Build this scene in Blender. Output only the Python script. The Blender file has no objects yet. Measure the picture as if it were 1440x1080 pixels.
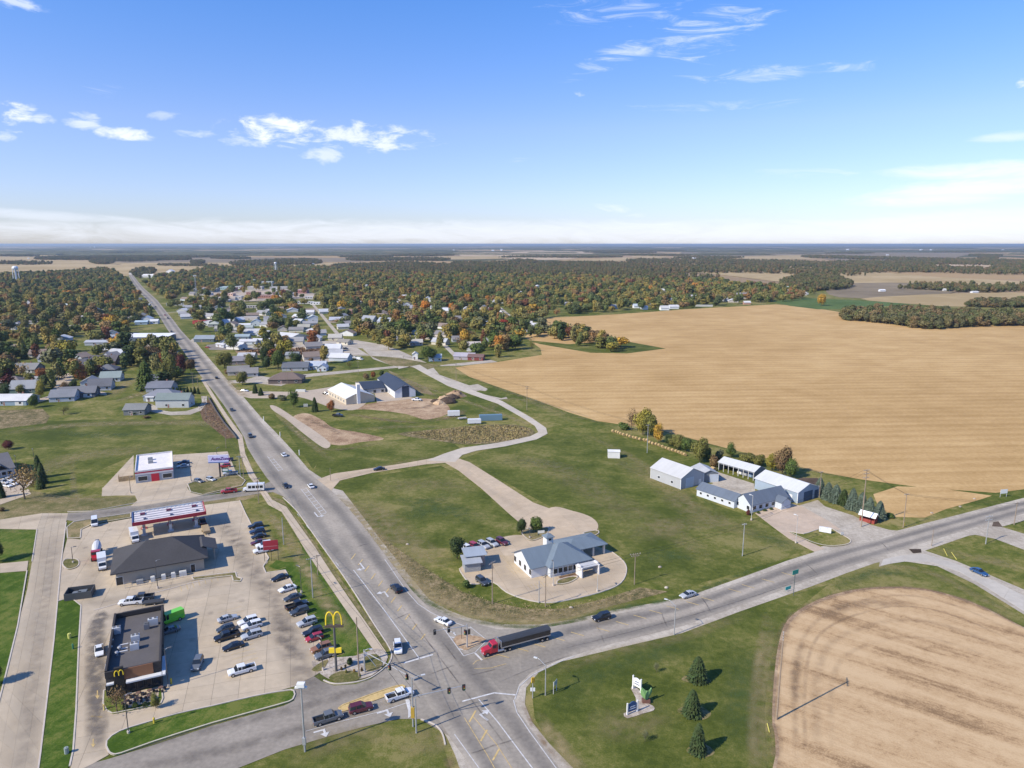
import bpy, bmesh, math, random
from mathutils import Vector, Matrix, noise
R = math.radians
random.seed(7)
scn = bpy.context.scene
col = scn.collection
# ------------------------------------------------------------ camera
CAMH = 92.0; FPX = 1000.0
PITCH = math.atan(197.0 / 1000.0)
CP, SP = math.cos(PITCH), math.sin(PITCH)
cam_d = bpy.data.cameras.new('camera'); cam = bpy.data.objects.new('camera', cam_d); col.objects.link(cam)
cam.location = (0,0, CAMH); cam.rotation_euler = (R(90) - PITCH, 0,0)
cam_d.sensor_width = 36.0; cam_d.lens = 25.0; cam_d.clip_start = 1.0; cam_d.clip_end = 400000.0
scn.camera = cam
# ------------------------------------------------------------ sky + sun
SUN_EL = R(37.7); SHADOW = Vector((0.848,0.530))
SUN_AZ = math.atan2(-SHADOW.x, -SHADOW.y)
world = bpy.data.worlds.new('World'); scn.world = world; world.use_nodes = True
def build_world():
    nt = world.node_tree; nt.nodes.clear(); N = nt.nodes.new; L = nt.links.new
    out = N('ShaderNodeOutputWorld'); bg = N('ShaderNodeBackground'); L(bg.outputs[0], out.inputs[0])
    sky = N('ShaderNodeTexSky'); sky.sky_type = 'NISHITA'; sky.sun_disc = False
    sky.sun_elevation = SUN_EL; sky.sun_rotation = SUN_AZ
    sky.altitude = 250; sky.air_density = 1.0; sky.dust_density = 0.4; sky.ozone_density = 2.5
    tc = N('ShaderNodeTexCoord'); sep = N('ShaderNodeSeparateXYZ'); L(tc.outputs['Generated'], sep.inputs[0])
    def m(op, a, b=None, c=None):
        n = N('ShaderNodeMath'); n.operation = op
        for i, v in enumerate((a, b, c)):
            if v is None: continue
            if hasattr(v, 'links'): L(v, n.inputs[i])
            else: n.inputs[i].default_value = v
        return n.outputs[0]
    az = m('ARCTAN2', sep.outputs[0], sep.outputs[1]); el = m('ARCSINE', sep.outputs[2])
    cmb = N('ShaderNodeCombineXYZ'); L(az, cmb.inputs[0]); L(m('MULTIPLY', el, 2.6), cmb.inputs[1])
    def nz(scale, det, rough, dist=0.0, vec=None):
        n = N('ShaderNodeTexNoise'); n.inputs['Scale'].default_value = scale; n.inputs['Detail'].default_value = det
        n.inputs['Roughness'].default_value = rough; n.inputs['Distortion'].default_value = dist
        L(vec or cmb.outputs[0], n.inputs['Vector']); return n.outputs['Fac']
    puff = nz(26,7,0.62,0.4)
    cmb2 = N('ShaderNodeCombineXYZ'); L(m('ADD', az, m('MULTIPLY', el, 1.2)), cmb2.inputs[0]); L(m('MULTIPLY', el, 5.5), cmb2.inputs[1])
    wisp = nz(11,7,0.66,1.2, cmb2.outputs[0])
    total = None
    def direction(px, py):
        x = (px - 720) / FPX; v = (py - 540) / FPX
        d = Vector((x, CP - v * SP, -(v * CP + SP))).normalized()
        return math.atan2(d.x, d.y), math.asin(d.z)
    # real clouds of the view: centre, half sizes in photo pixels, tilt, opacity, kind
    clouds = [(395,184,82,24,0,1.0,0),(525,192,92,22,0,.8,0),(455,218,34,12,0,.6,0),(345,200,40,8,0,.5,0),
              (18,163,34,22,0,1.0,0),(118,170,32,15,0,.65,0),(172,188,44,12,0,.9,0),(60,167,22,8,0,.6,0),
              (278,188,34,7,0,.45,0),(233,163,30,7,0,.35,0),(150,128,40,12,0,.3,1),(4,192,18,8,0,.6,0),
              (720,328,900,20,0,.55,2),(60,303,220,9,.05,.4,2),(1300,318,300,22,-.03,.6,2),
              (1350,268,190,20,-.08,.9,2),(1390,240,170,15,.03,.8,2),(1420,192,60,9,0,.5,2),
              (1000,40,90,46,-.2,.62,1),(870,80,80,18,-.25,.6,1),(880,12,130,26,0,.5,1),(945,70,30,16,0,.6,1),
              (1090,103,150,12,0,.42,1),(1010,148,130,10,0,.35,1),(875,296,40,9,.25,.6,1),
              (817,132,12,7,0,.7,0),(738,226,26,6,0,.4,1),(20,4,60,10,0,.6,0),(1437,117,10,8,0,.8,0),
              (1110,245,110,8,0,.35,1)]
    for (px, py, wx, wy, tilt, op, kind) in clouds:
        a0, e0 = direction(px, py); a1, _ = direction(px + 1, py); _, e1 = direction(px, py - 1)
        sx = abs(a1 - a0) * wx; sy = abs(e1 - e0) * wy
        dx = m('SUBTRACT', az, a0); dy = m('SUBTRACT', el, e0)
        if tilt: dy = m('ADD', dy, m('MULTIPLY', dx, tilt))
        u = m('MULTIPLY', dx, 1 / sx); v = m('MULTIPLY', dy, 1 / sy)
        r2 = m('ADD', m('MULTIPLY', u, u), m('MULTIPLY', v, v))
        f = m('SUBTRACT', 1.0, r2)                                   # 1 at the centre, falls through 0 at the rim
        n_, k, bias = ((puff, 4.2,-.50),(wisp, 3.4,-.53),(wisp, 1.6,-.42))[kind]
        f = m('ADD', m('MULTIPLY', f, .8 if kind != 1 else .45), m('MULTIPLY', m('ADD', n_, bias), k))
        mm = N('ShaderNodeMapRange'); mm.interpolation_type = 'SMOOTHSTEP'
        L(f, mm.inputs[0]); mm.inputs[1].default_value = .05 if kind != 2 else 0.0; mm.inputs[2].default_value = 1.15 if kind == 0 else 1.1
        mm.inputs[3].default_value = 0; mm.inputs[4].default_value = op
        # nothing outside twice the ellipse
        g = N('ShaderNodeMapRange'); L(r2, g.inputs[0]); g.inputs[1].default_value = .9; g.inputs[2].default_value = 2.0
        g.inputs[3].default_value = 1; g.inputs[4].default_value = 0
        val = m('MULTIPLY', mm.outputs[0], g.outputs[0])
        total = val if total is None else m('MAXIMUM', total, val)
    hsv = N('ShaderNodeHueSaturation'); hsv.inputs['Hue'].default_value = SKY_HUE; hsv.inputs['Saturation'].default_value = SKY_SAT; hsv.inputs['Value'].default_value = SKY_VAL
    L(sky.outputs[0], hsv.inputs['Color'])
    def ramp3(f, a, b, lo, hi):
        r = N('ShaderNodeMapRange'); L(f, r.inputs[0]); r.inputs[1].default_value = lo; r.inputs[2].default_value = hi
        q = N('ShaderNodeMix'); q.data_type = 'RGBA'; L(r.outputs[0], q.inputs['Factor'])
        for s_, v in (('A', a),('B', b)):
            if hasattr(v, 'links'): L(v, q.inputs[s_])
            else: q.inputs[s_].default_value = v
        return q.outputs['Result']
    tint = ramp3(el, ramp3(el, SKY_T[0], SKY_T[1],0,.15), SKY_T[2],.15,.33)
    tm = N('ShaderNodeMix'); tm.data_type = 'RGBA'; tm.blend_type = 'MULTIPLY'; tm.inputs['Factor'].default_value = 1; L(hsv.outputs[0], tm.inputs['A']); L(tint, tm.inputs['B'])
    mix = N('ShaderNodeMix'); mix.data_type = 'RGBA'; L(total, mix.inputs['Factor']); L(tm.outputs['Result'], mix.inputs['A'])
    mix.inputs['B'].default_value = CLOUD_COL
    L(mix.outputs['Result'], bg.inputs[0]); bg.inputs[1].default_value = SKY_STR
    world.cycles.sampling_method = 'MANUAL'; world.cycles.sample_map_resolution = 512
SKY_HUE, SKY_SAT, SKY_VAL, SKY_STR = 0.5,1.15,1.0,0.12
CLOUD_COL = (7.3,7.7,8.7,1)
SKY_T = ((.80,.84,1.2,1),(1.1,1.0,1.28,1),(.78,1.06,1.5,1))
build_world()
sl = bpy.data.lights.new('sun', 'SUN'); sun = bpy.data.objects.new('sun', sl); col.objects.link(sun)
sl.energy = 4.8; sl.angle = R(0.53); sl.color = (1.0,0.905,0.74)
sdir = Vector((SHADOW.x * math.cos(SUN_EL), SHADOW.y * math.cos(SUN_EL),-math.sin(SUN_EL)))
sun.rotation_euler = sdir.to_track_quat('-Z', 'Y').to_euler(); sun.location = (-200,-150,300)
vs = scn.view_settings; vs.view_transform = 'Standard'; vs.look = 'None'; vs.exposure = 0.27; vs.gamma = 1.0; vs.use_curve_mapping = False
scn.cycles.max_bounces = 5; scn.cycles.diffuse_bounces = 2; scn.cycles.glossy_bounces = 2; scn.cycles.transmission_bounces = 2
scn.cycles.volume_bounces = 0; scn.cycles.caustics_reflective = False; scn.cycles.caustics_refractive = False
scn.cycles.use_denoising = True
# ------------------------------------------------------------ helpers
def G(px, py, z=0.0):
    """the spot of the place, at height z, that the photograph shows at this pixel"""
    v = (py - 540) / FPX; zc = (CAMH - z) / (v * CP + SP)
    return Vector(((px - 720) / FPX * zc, (CP - v * SP) * zc, z))
def project(p):
    zc = p[1] * CP + (CAMH - p[2]) * SP
    return 720 + FPX * p[0] / zc, 540 + FPX * ((CAMH - p[2]) * CP - p[1] * SP) / zc
def height_of(base, top):
    b = G(*base); v = (top[1] - 540) / FPX; zc = b.y / (CP - v * SP)
    return CAMH - (v * CP + SP) * zc
class MB:
    """collects faces for one mesh"""
    def __init__(s): s.v = []; s.f = []; s.m = []
    def quad(s, *p, mi=0):
        n = len(s.v); s.v += [tuple(q) for q in p]; s.f.append(tuple(range(n, n + len(p)))); s.m.append(mi)
    def box(s, x0, x1, y0, y1, z0, z1, mi=0, rot=0.0, o=(0,0,0)):
        n = len(s.v); c, k = math.cos(rot), math.sin(rot)
        for z in (z0, z1):
            for x, y in ((x0, y0),(x1, y0),(x1, y1),(x0, y1)):
                s.v.append((x * c - y * k + o[0], x * k + y * c + o[1], z + o[2]))
        for f in ((3,2,1,0),(4,5,6,7),(0,1,5,4),(1,2,6,5),(2,3,7,6),(3,0,4,7)):
            s.f.append(tuple(n + i for i in f)); s.m.append(mi)
    def tube(s, a, b, r0, r1=None, n=8, mi=0, cap=True):
        r1 = r0 if r1 is None else r1
        a = Vector(a); b = Vector(b); d = (b - a).normalized()
        u = d.cross(Vector((0,0,1)) if abs(d.z) < .9 else Vector((1,0,0))).normalized(); w = d.cross(u)
        k = len(s.v)
        for q, r in ((a, r0),(b, r1)):
            for i in range(n):
                t = 2 * math.pi * i / n; s.v.append(tuple(q + u * r * math.cos(t) + w * r * math.sin(t)))
        for i in range(n):
            j = (i + 1) % n; s.f.append((k + i, k + n + i, k + n + j, k + j)); s.m.append(mi)
        if cap:
            s.f.append(tuple(k + i for i in range(n))); s.m.append(mi)
            s.f.append(tuple(k + n + i for i in reversed(range(n)))); s.m.append(mi)
    def prism(s, pts, z0, z1, mi=0, bottom=False):
        n = len(s.v); k = len(pts)
        s.v += [(p[0], p[1], z0) for p in pts] + [(p[0], p[1], z1) for p in pts]
        s.f.append(tuple(n + k + i for i in range(k))); s.m.append(mi)
        if bottom: s.f.append(tuple(n + i for i in reversed(range(k)))); s.m.append(mi)
        for i in range(k):
            j = (i + 1) % k; s.f.append((n + i, n + j, n + k + j, n + k + i)); s.m.append(mi)
    def loft(s, rings, mi=0, cap=True):
        n = len(s.v); k = len(rings[0])
        for r in rings: s.v += [tuple(p) for p in r]
        for a in range(len(rings) - 1):
            for i in range(k):
                j = (i + 1) % k; s.f.append((n + a * k + i, n + a * k + j, n + (a + 1) * k + j, n + (a + 1) * k + i)); s.m.append(mi)
        if cap:
            s.f.append(tuple(n + i for i in reversed(range(k)))); s.m.append(mi)
            e = n + (len(rings) - 1) * k; s.f.append(tuple(e + i for i in range(k))); s.m.append(mi)
    def mesh(s, name, mats):
        me = bpy.data.meshes.new(name); me.from_pydata(s.v, [], s.f)
        for mt in (mats if isinstance(mats, (list, tuple)) else [mats]): me.materials.append(mt)
        if any(s.m): me.polygons.foreach_set('material_index', s.m)
        me.update(); return me
def link(name, data, parent=None, loc=(0,0,0), rot=0.0, color=None, label=None):
    o = bpy.data.objects.new(name, data); col.objects.link(o)
    o.location = loc; o.rotation_euler[2] = rot
    if parent is not None: o.parent = parent
    if color: o.color = (*color[:3],1)
    if label: o['label'] = label
    return o
def part(name, mb, mats, parent, color=None, label=None, loc=(0,0,0), rot=0.0):
    data = mb.mesh(name, mats) if isinstance(mb, MB) else mb
    return link(name, data, parent, loc, rot, color, label)
ALL = []
def tag(o, label, cat, group=None):
    o['label'] = label; o['category'] = cat
    if group: o['group'] = group
    ALL.append(o); return o
def thing(name, label, cat, loc=(0,0,0), rot=0.0, group=None):
    return tag(link(name, None, None, loc, rot), label, cat, group)
def solo(name, mb, mats, label, cat, loc=(0,0,0), rot=0.0, group=None, color=None):
    return tag(part(name, mb, mats, None, color, None, loc, rot), label, cat, group)
def copy_tree(o, parent=None):
    c = o.copy(); col.objects.link(c)
    if parent is not None: c.parent = parent
    for ch in o.children: copy_tree(ch, c)
    return c
def recolor(root, frm, to):
    for ch in [root] + list(root.children_recursive):
        if tuple(round(x, 3) for x in ch.color[:3]) == tuple(round(x, 3) for x in frm): ch.color = (*to, 1)
# ------------------------------------------------------------ materials
def mat(name, color=None, rough=0.7, metal=0.0, objcol=False, noise_amt=0.0, scale=1.0, noise2=0.0, scale2=.1, bump=0.0, bscale=20,
        spec=0.3, emit=None, ribs=None, streak=None):
    m = bpy.data.materials.new(name); m.use_nodes = True; nt = m.node_tree; N = nt.nodes.new; L = nt.links.new
    b = nt.nodes['Principled BSDF']; b.inputs['Roughness'].default_value = rough; b.inputs['Metallic'].default_value = metal
    b.inputs['Specular IOR Level'].default_value = spec
    if objcol:
        oi = N('ShaderNodeObjectInfo'); c = oi.outputs['Color']
    else:
        rgb = N('ShaderNodeRGB'); rgb.outputs[0].default_value = (*color, 1); c = rgb.outputs[0]
    geo = N('ShaderNodeNewGeometry')
    def modulate(c, amt, sc, vec=None, det=4, rough_=.6):
        n = N('ShaderNodeTexNoise'); n.inputs['Scale'].default_value = sc; n.inputs['Detail'].default_value = det; n.inputs['Roughness'].default_value = rough_
        L(vec or geo.outputs['Position'], n.inputs['Vector'])
        r = N('ShaderNodeMapRange'); L(n.outputs['Fac'], r.inputs[0]); r.inputs[1].default_value = .28; r.inputs[2].default_value = .72
        r.inputs[3].default_value = 1 - amt; r.inputs[4].default_value = 1 + amt
        mx = N('ShaderNodeVectorMath'); mx.operation = 'SCALE'; L(c, mx.inputs[0]); L(r.outputs[0], mx.inputs['Scale']); return mx.outputs[0]
    if noise_amt: c = modulate(c, noise_amt, scale)
    if noise2: c = modulate(c, noise2, scale2)
    if streak:
        tc = N('ShaderNodeTexCoord'); mp = N('ShaderNodeMapping'); mp.inputs['Scale'].default_value = streak[1]; L(tc.outputs['Object'], mp.inputs[0])
        c = modulate(c, streak[0],1.0, mp.outputs[0])
    L(c, b.inputs['Base Color'])
    bv = None
    if bump:
        n = N('ShaderNodeTexNoise'); n.inputs['Scale'].default_value = bscale; n.inputs['Detail'].default_value = 4; L(geo.outputs['Position'], n.inputs['Vector'])
        bp = N('ShaderNodeBump'); bp.inputs['Strength'].default_value = bump; bp.inputs['Distance'].default_value = .05; L(n.outputs['Fac'], bp.inputs['Height']); bv = bp
    if ribs:
        tc = N('ShaderNodeTexCoord'); w = N('ShaderNodeTexWave'); w.bands_direction = ribs[0]; w.inputs['Scale'].default_value = ribs[1]; L(tc.outputs['Object'], w.inputs['Vector'])
        bp = N('ShaderNodeBump'); bp.inputs['Strength'].default_value = .5; bp.inputs['Distance'].default_value = .04; L(w.outputs['Fac'], bp.inputs['Height'])
        if bv: L(bv.outputs[0], bp.inputs['Normal'])
        bv = bp
    if bv: L(bv.outputs[0], b.inputs['Normal'])
    if emit: b.inputs['Emission Color'].default_value = (*color, 1); b.inputs['Emission Strength'].default_value = emit
    return m
def ground_mat(name, cols_, scales=(.02,.15,1.2), weights=(.5,.3,.2), rough=.95, rows=None, bump=.25, lo=.43, hi=.57, gain=1.0, wave=None):
    """soil or turf: a colour ramp driven by layered noise; rows = (angle, along scale, across scale, amount)"""
    cols = [(p_, (c_[0] * gain * (.93 if gain != 1 else 1), c_[1] * gain, c_[2] * gain * (.85 if gain != 1 else 1))) for p_, c_ in cols_]
    m = bpy.data.materials.new(name); m.use_nodes = True; nt = m.node_tree; N = nt.nodes.new; L = nt.links.new
    b = nt.nodes['Principled BSDF']; b.inputs['Roughness'].default_value = rough; b.inputs['Specular IOR Level'].default_value = .1
    geo = N('ShaderNodeNewGeometry'); acc = None
    def mth(op, a, c):
        n = N('ShaderNodeMath'); n.operation = op
        for i, v in enumerate((a, c)):
            if hasattr(v, 'links'): L(v, n.inputs[i])
            else: n.inputs[i].default_value = v
        return n.outputs[0]
    for i, (sc, w) in enumerate(zip(scales, weights)):
        n = N('ShaderNodeTexNoise'); n.inputs['Scale'].default_value = sc; n.inputs['Detail'].default_value = 5; n.inputs['Roughness'].default_value = .62
        n.inputs['Distortion'].default_value = .3; L(geo.outputs['Position'], n.inputs['Vector'])
        t = mth('MULTIPLY', n.outputs['Fac'], w); acc = t if acc is None else mth('ADD', acc, t)
    for (ang, sa, sc_, amt) in (rows or []):
        mp = N('ShaderNodeMapping'); mp.vector_type = 'TEXTURE'; mp.inputs['Rotation'].default_value = (0,0, ang)
        mp2 = N('ShaderNodeMapping'); mp2.inputs['Scale'].default_value = (sa, sc_, 1)
        L(geo.outputs['Position'], mp.inputs[0]); L(mp.outputs[0], mp2.inputs[0])
        n = N('ShaderNodeTexNoise'); n.inputs['Scale'].default_value = 1; n.inputs['Detail'].default_value = 4; n.inputs['Roughness'].default_value = .7
        L(mp2.outputs[0], n.inputs['Vector'])
        acc = mth('ADD', acc, mth('MULTIPLY', mth('SUBTRACT', n.outputs['Fac'],.5), amt))
    for (ang, period, amt) in (wave or []):
        mp = N('ShaderNodeMapping'); mp.vector_type = 'TEXTURE'; mp.inputs['Rotation'].default_value = (0,0, ang); L(geo.outputs['Position'], mp.inputs[0])
        w = N('ShaderNodeTexWave'); w.bands_direction = 'Y'; w.inputs['Scale'].default_value = .314 / period; w.inputs['Distortion'].default_value = 1.2; w.inputs['Detail'].default_value = 3; w.inputs['Detail Scale'].default_value = 1.5; L(mp.outputs[0], w.inputs['Vector'])
        acc = mth('ADD', acc, mth('MULTIPLY', mth('SUBTRACT', w.outputs['Fac'],.5), amt))
    r = N('ShaderNodeMapRange'); L(acc, r.inputs[0]); r.inputs[1].default_value = lo; r.inputs[2].default_value = hi
    ramp = N('ShaderNodeValToRGB'); L(r.outputs[0], ramp.inputs[0]); el = ramp.color_ramp.elements
    while len(el) > 1: el.remove(el[-1])
    for i, (p, c) in enumerate(cols):
        e = el[0] if i == 0 else el.new(p); e.position = p; e.color = (*c, 1)
    L(ramp.outputs[0], b.inputs['Base Color'])
    if bump:
        n = N('ShaderNodeTexNoise'); n.inputs['Scale'].default_value = 3.0; n.inputs['Detail'].default_value = 4; L(geo.outputs['Position'], n.inputs['Vector'])
        bp = N('ShaderNodeBump'); bp.inputs['Strength'].default_value = bump; bp.inputs['Distance'].default_value = .25; L(n.outputs['Fac'], bp.inputs['Height']); L(bp.outputs[0], b.inputs['Normal'])
    return m
M = {}
M['grass'] = ground_mat('rough_grass', [(0,(.062,.078,.014)),(.35,(.105,.112,.026)),(.62,(.16,.145,.045)),(1,(.26,.20,.095))], scales=(.013,.06,.5,3.0), weights=(.3,.3,.22,.18), rows=[(.45,.05,.5,.1)], gain=1.12)
M['lawn'] = ground_mat('mown_lawn', [(0,(.042,.076,.010)),(.5,(.072,.108,.018)),(1,(.14,.145,.04))], scales=(.05,.4,3.0), weights=(.4,.3,.3), rows=[(1.35,.03,.55,.22)], gain=1.1)
M['meadow'] = ground_mat('green_meadow', [(0,(.053,.066,.013)),(.4,(.088,.096,.022)),(.72,(.132,.125,.038)),(1,(.20,.165,.07))], scales=(.016,.07,.6,3.0), weights=(.34,.28,.2,.18), rows=[(-.3,.02,.14,.12)], gain=1.16)
M['dry'] = ground_mat('dry_grass', [(0,(.10,.105,.032)),(.5,(.185,.16,.07)),(1,(.30,.23,.125))], scales=(.03,.3,2.0), weights=(.4,.3,.3))
M['weeds'] = ground_mat('weedy_ditch', [(0,(.055,.062,.02)),(.4,(.14,.12,.055)),(.7,(.25,.19,.1)),(1,(.36,.28,.17))], scales=(.1,.5,2.0), weights=(.3,.4,.3), lo=.40, hi=.60)
M['stubble'] = ground_mat('corn_stubble', [(0,(.378,.238,.094)),(.5,(.482,.313,.135)),(1,(.595,.408,.192))], scales=(.004,.03,.6), weights=(.34,.33,.33), rows=[(.06,.0015,.09,.16),(.06,.01,.45,.22),(.75,.0006,.03,.2)], lo=.36, hi=.64, wave=[(.06,9.5,.065),(.06,19,.03)])
M['stubble_near'] = ground_mat('raked_stubble', [(0,(.25,.16,.085)),(.25,(.35,.23,.122)),(.48,(.47,.318,.172)),(1,(.56,.40,.23))], scales=(.05,.5,3.0), weights=(.36,.32,.32), rows=[(-.64,.012,.2,.5),(-.64,.1,1.4,.22)], lo=.33, hi=.60, wave=[(-.64,9,.10)])
M['soil'] = ground_mat('bare_soil', [(0,(.22,.14,.085)),(.5,(.38,.26,.16)),(1,(.50,.37,.24))], scales=(.03,.2,1.5), weights=(.4,.3,.3))
M['dark_soil'] = ground_mat('dark_soil', [(0,(.055,.04,.03)),(1,(.13,.095,.07))])
M['gravel'] = ground_mat('limestone_gravel', [(0,(.34,.295,.235)),(.5,(.42,.37,.30)),(1,(.52,.465,.38))], scales=(.08,.8,6.0), weights=(.4,.3,.3))
M['green_crop'] = ground_mat('green_crop', [(0,(.07,.115,.03)),(1,(.11,.16,.05))], rows=[(0,.01,.2,.2)])
M['mulch'] = ground_mat('bark_mulch', [(0,(.10,.06,.035)),(1,(.22,.14,.09))], scales=(.5,3.0), weights=(.5,.5))
M['rock_bed'] = ground_mat('pale_rock_bed', [(0,(.30,.25,.20)),(1,(.52,.46,.39))], scales=(.5,4.0), weights=(.5,.5))
# joint bed that lies under the concrete slabs
M['joint'] = mat('joint_bed', (.15,.125,.10),.95)
M['concrete'] = mat('concrete_slab', objcol=True, rough=.85, noise_amt=.10, scale=.35, noise2=.10, scale2=.06, bump=.15, bscale=8)
M['concrete_plain'] = mat('concrete_plain', (.46,.375,.28),.85, noise_amt=.12, scale=.5, noise2=.08, scale2=.05)
M['kerb'] = mat('kerb_concrete', (.52,.46,.39),.85, noise_amt=.12, scale=.7)
M['white_mark'] = mat('white_road_paint', (.56,.55,.53),.6, noise_amt=.25, scale=1.4)
M['yellow_mark'] = mat('yellow_road_paint', (.55,.40,.17),.6, noise_amt=.25, scale=1.4)
M['paint'] = mat('car_paint', objcol=True, rough=.32, spec=.5); M['paint'].node_tree.nodes['Principled BSDF'].inputs['Coat Weight'].default_value = .7
M['glass'] = mat('dark_glass', (.018,.024,.032),.12, spec=.6)
M['tyre'] = mat('tyre_rubber', (.02,.02,.02),.8)
M['chrome'] = mat('bright_metal', (.55,.56,.58),.3, metal=.8)
M['lamp_clear'] = mat('clear_lens', (.7,.72,.75),.15, spec=.6)
M['lamp_red'] = mat('red_lens', (.35,.02,.02),.2)
M['solid'] = mat('painted_surface', objcol=True, rough=.65, noise_amt=.07, scale=.4)
M['siding'] = mat('lap_siding', objcol=True, rough=.7, noise_amt=.06, scale=.3, ribs=('Z', 6.0))
M['steel_wall'] = mat('ribbed_steel_wall', objcol=True, rough=.5, noise_amt=.05, scale=.2, ribs=('X', 1.6))
M['steel_roof'] = mat('ribbed_steel_roof', objcol=True, rough=.45, noise_amt=.07, scale=.15, ribs=('X', 1.1), streak=(.06,(1.5,.1,.1)))
M['shingle'] = mat('asphalt_shingle', objcol=True, rough=.9, noise_amt=.12, scale=2.2, noise2=.10, scale2=.15, bump=.3, bscale=5)
M['flat_roof'] = mat('membrane_roof', objcol=True, rough=.8, noise_amt=.09, scale=.25, noise2=.08, scale2=1.5)
M['galv'] = mat('galvanised_steel', (.42,.43,.44),.45, metal=.35, noise_amt=.08, scale=1)
M['wood_pole'] = mat('weathered_pole', (.28,.22,.165),.9, noise_amt=.2, scale=3)
M['bark'] = mat('bark', (.095,.075,.055),.95, noise_amt=.3, scale=4)
def leaf_mat(name, ramp=None):
    m = bpy.data.materials.new(name); m.use_nodes = True; nt = m.node_tree; N = nt.nodes.new; L = nt.links.new
    b = nt.nodes['Principled BSDF']; b.inputs['Roughness'].default_value = .75; b.inputs['Specular IOR Level'].default_value = .15
    oi = N('ShaderNodeObjectInfo'); geo = N('ShaderNodeNewGeometry')
    c = oi.outputs['Color']
    if ramp:
        r = N('ShaderNodeValToRGB'); r.color_ramp.interpolation = 'CONSTANT'; L(oi.outputs['Random'], r.inputs[0]); el = r.color_ramp.elements
        while len(el) > 1: el.remove(el[-1])
        for i, (p, cc) in enumerate(ramp):
            e = el[0] if i == 0 else el.new(p); e.position = p; e.color = (*cc, 1)
        c = r.outputs[0]
    n = N('ShaderNodeTexNoise'); n.inputs['Scale'].default_value = .8; n.inputs['Detail'].default_value = 3; L(geo.outputs['Position'], n.inputs['Vector'])
    hs = N('ShaderNodeHueSaturation'); L(c, hs.inputs['Color'])
    a = N('ShaderNodeMapRange'); L(n.outputs['Fac'], a.inputs[0]); a.inputs[1].default_value = .3; a.inputs[2].default_value = .7; a.inputs[3].default_value = .62; a.inputs[4].default_value = 1.45; L(a.outputs[0], hs.inputs['Value'])
    a2 = N('ShaderNodeMapRange'); L(n.outputs['Color'], a2.inputs[0]); a2.inputs[1].default_value = .3; a2.inputs[2].default_value = .7; a2.inputs[3].default_value = .475; a2.inputs[4].default_value = .525; L(a2.outputs[0], hs.inputs['Hue'])
    L(hs.outputs[0], b.inputs['Base Color']); return m
M['leaf'] = leaf_mat('leaves')
LEAFCOL = {k_: tuple(min(.6, v_ * (1.75,1.62,1.4)[i_]) for i_, v_ in enumerate(c_)) for k_, c_ in {'olive': (.088,.092,.028), 'green': (.05,.075,.022), 'dark green': (.028,.045,.018), 'yellow-green': (.14,.13,.028), 'tan': (.17,.12,.055),
           'orange': (.30,.12,.022), 'rust': (.15,.062,.026), 'red': (.13,.022,.018), 'maroon': (.06,.02,.02), 'golden': (.24,.155,.03), 'grey-green': (.075,.085,.05),
           'brown': (.095,.068,.038), 'blue-green': (.06,.085,.07)}.items()}
M['leaf_mix'] = leaf_mat('mixed_autumn_leaves', [(p_, (c_[0] * 2.2, c_[1] * 2.0, c_[2] * 1.7)) for p_, c_ in [(0,(.06,.072,.026)),(.2,(.10,.095,.032)),(.38,(.036,.05,.022)),(.5,(.085,.085,.036)),(.62,(.13,.11,.034)),(.72,(.105,.075,.038)),(.8,(.055,.075,.028)),(.92,(.13,.078,.034)),(.972,(.075,.035,.022)),(.99,(.2,.10,.025))]])
M['wood_mix'] = leaf_mat('far_wood_leaves', [(p_, (c_[0] * 2.1, c_[1] * 1.9, c_[2] * 1.7)) for p_, c_ in [(0,(.052,.062,.026)),(.3,(.072,.07,.034)),(.55,(.085,.068,.036)),(.8,(.048,.054,.028))]])
# ------------------------------------------------------------ the ground and what lies flat on it
def flat(name, pts, z, m, world_pts=False, kind='structure', parent=None, color=None):
    P = [Vector((p[0], p[1], z)) if world_pts else G(p[0], p[1], z) for p in pts]
    a = sum(P[i].x * P[(i + 1) % len(P)].y - P[(i + 1) % len(P)].x * P[i].y for i in range(len(P)))
    if a < 0: P.reverse()
    me = bpy.data.meshes.new(name); me.from_pydata([tuple(p) for p in P],[],[tuple(range(len(P)))]); me.materials.append(m); me.update()
    o = link(name, me, parent, color=color)
    if kind and parent is None: o['kind'] = kind
    return o
def smooth(pts, n=6, closed=True):
    out = []; k = len(pts)
    for i in range(k if closed else k - 1):
        p0, p1, p2, p3 = (Vector(pts[(i + j - 1) % k] if closed else pts[min(max(i + j - 1,0), k - 1)]) for j in range(4))
        for q in range(n):
            t = q / n
            out.append(tuple(.5 * ((2 * p1) + (p2 - p0) * t + (2 * p0 - 5 * p1 + 4 * p2 - p3) * t * t + (3 * p1 - p0 - 3 * p2 + p3) * t ** 3)))
    if not closed: out.append(tuple(pts[-1]))
    return out
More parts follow.
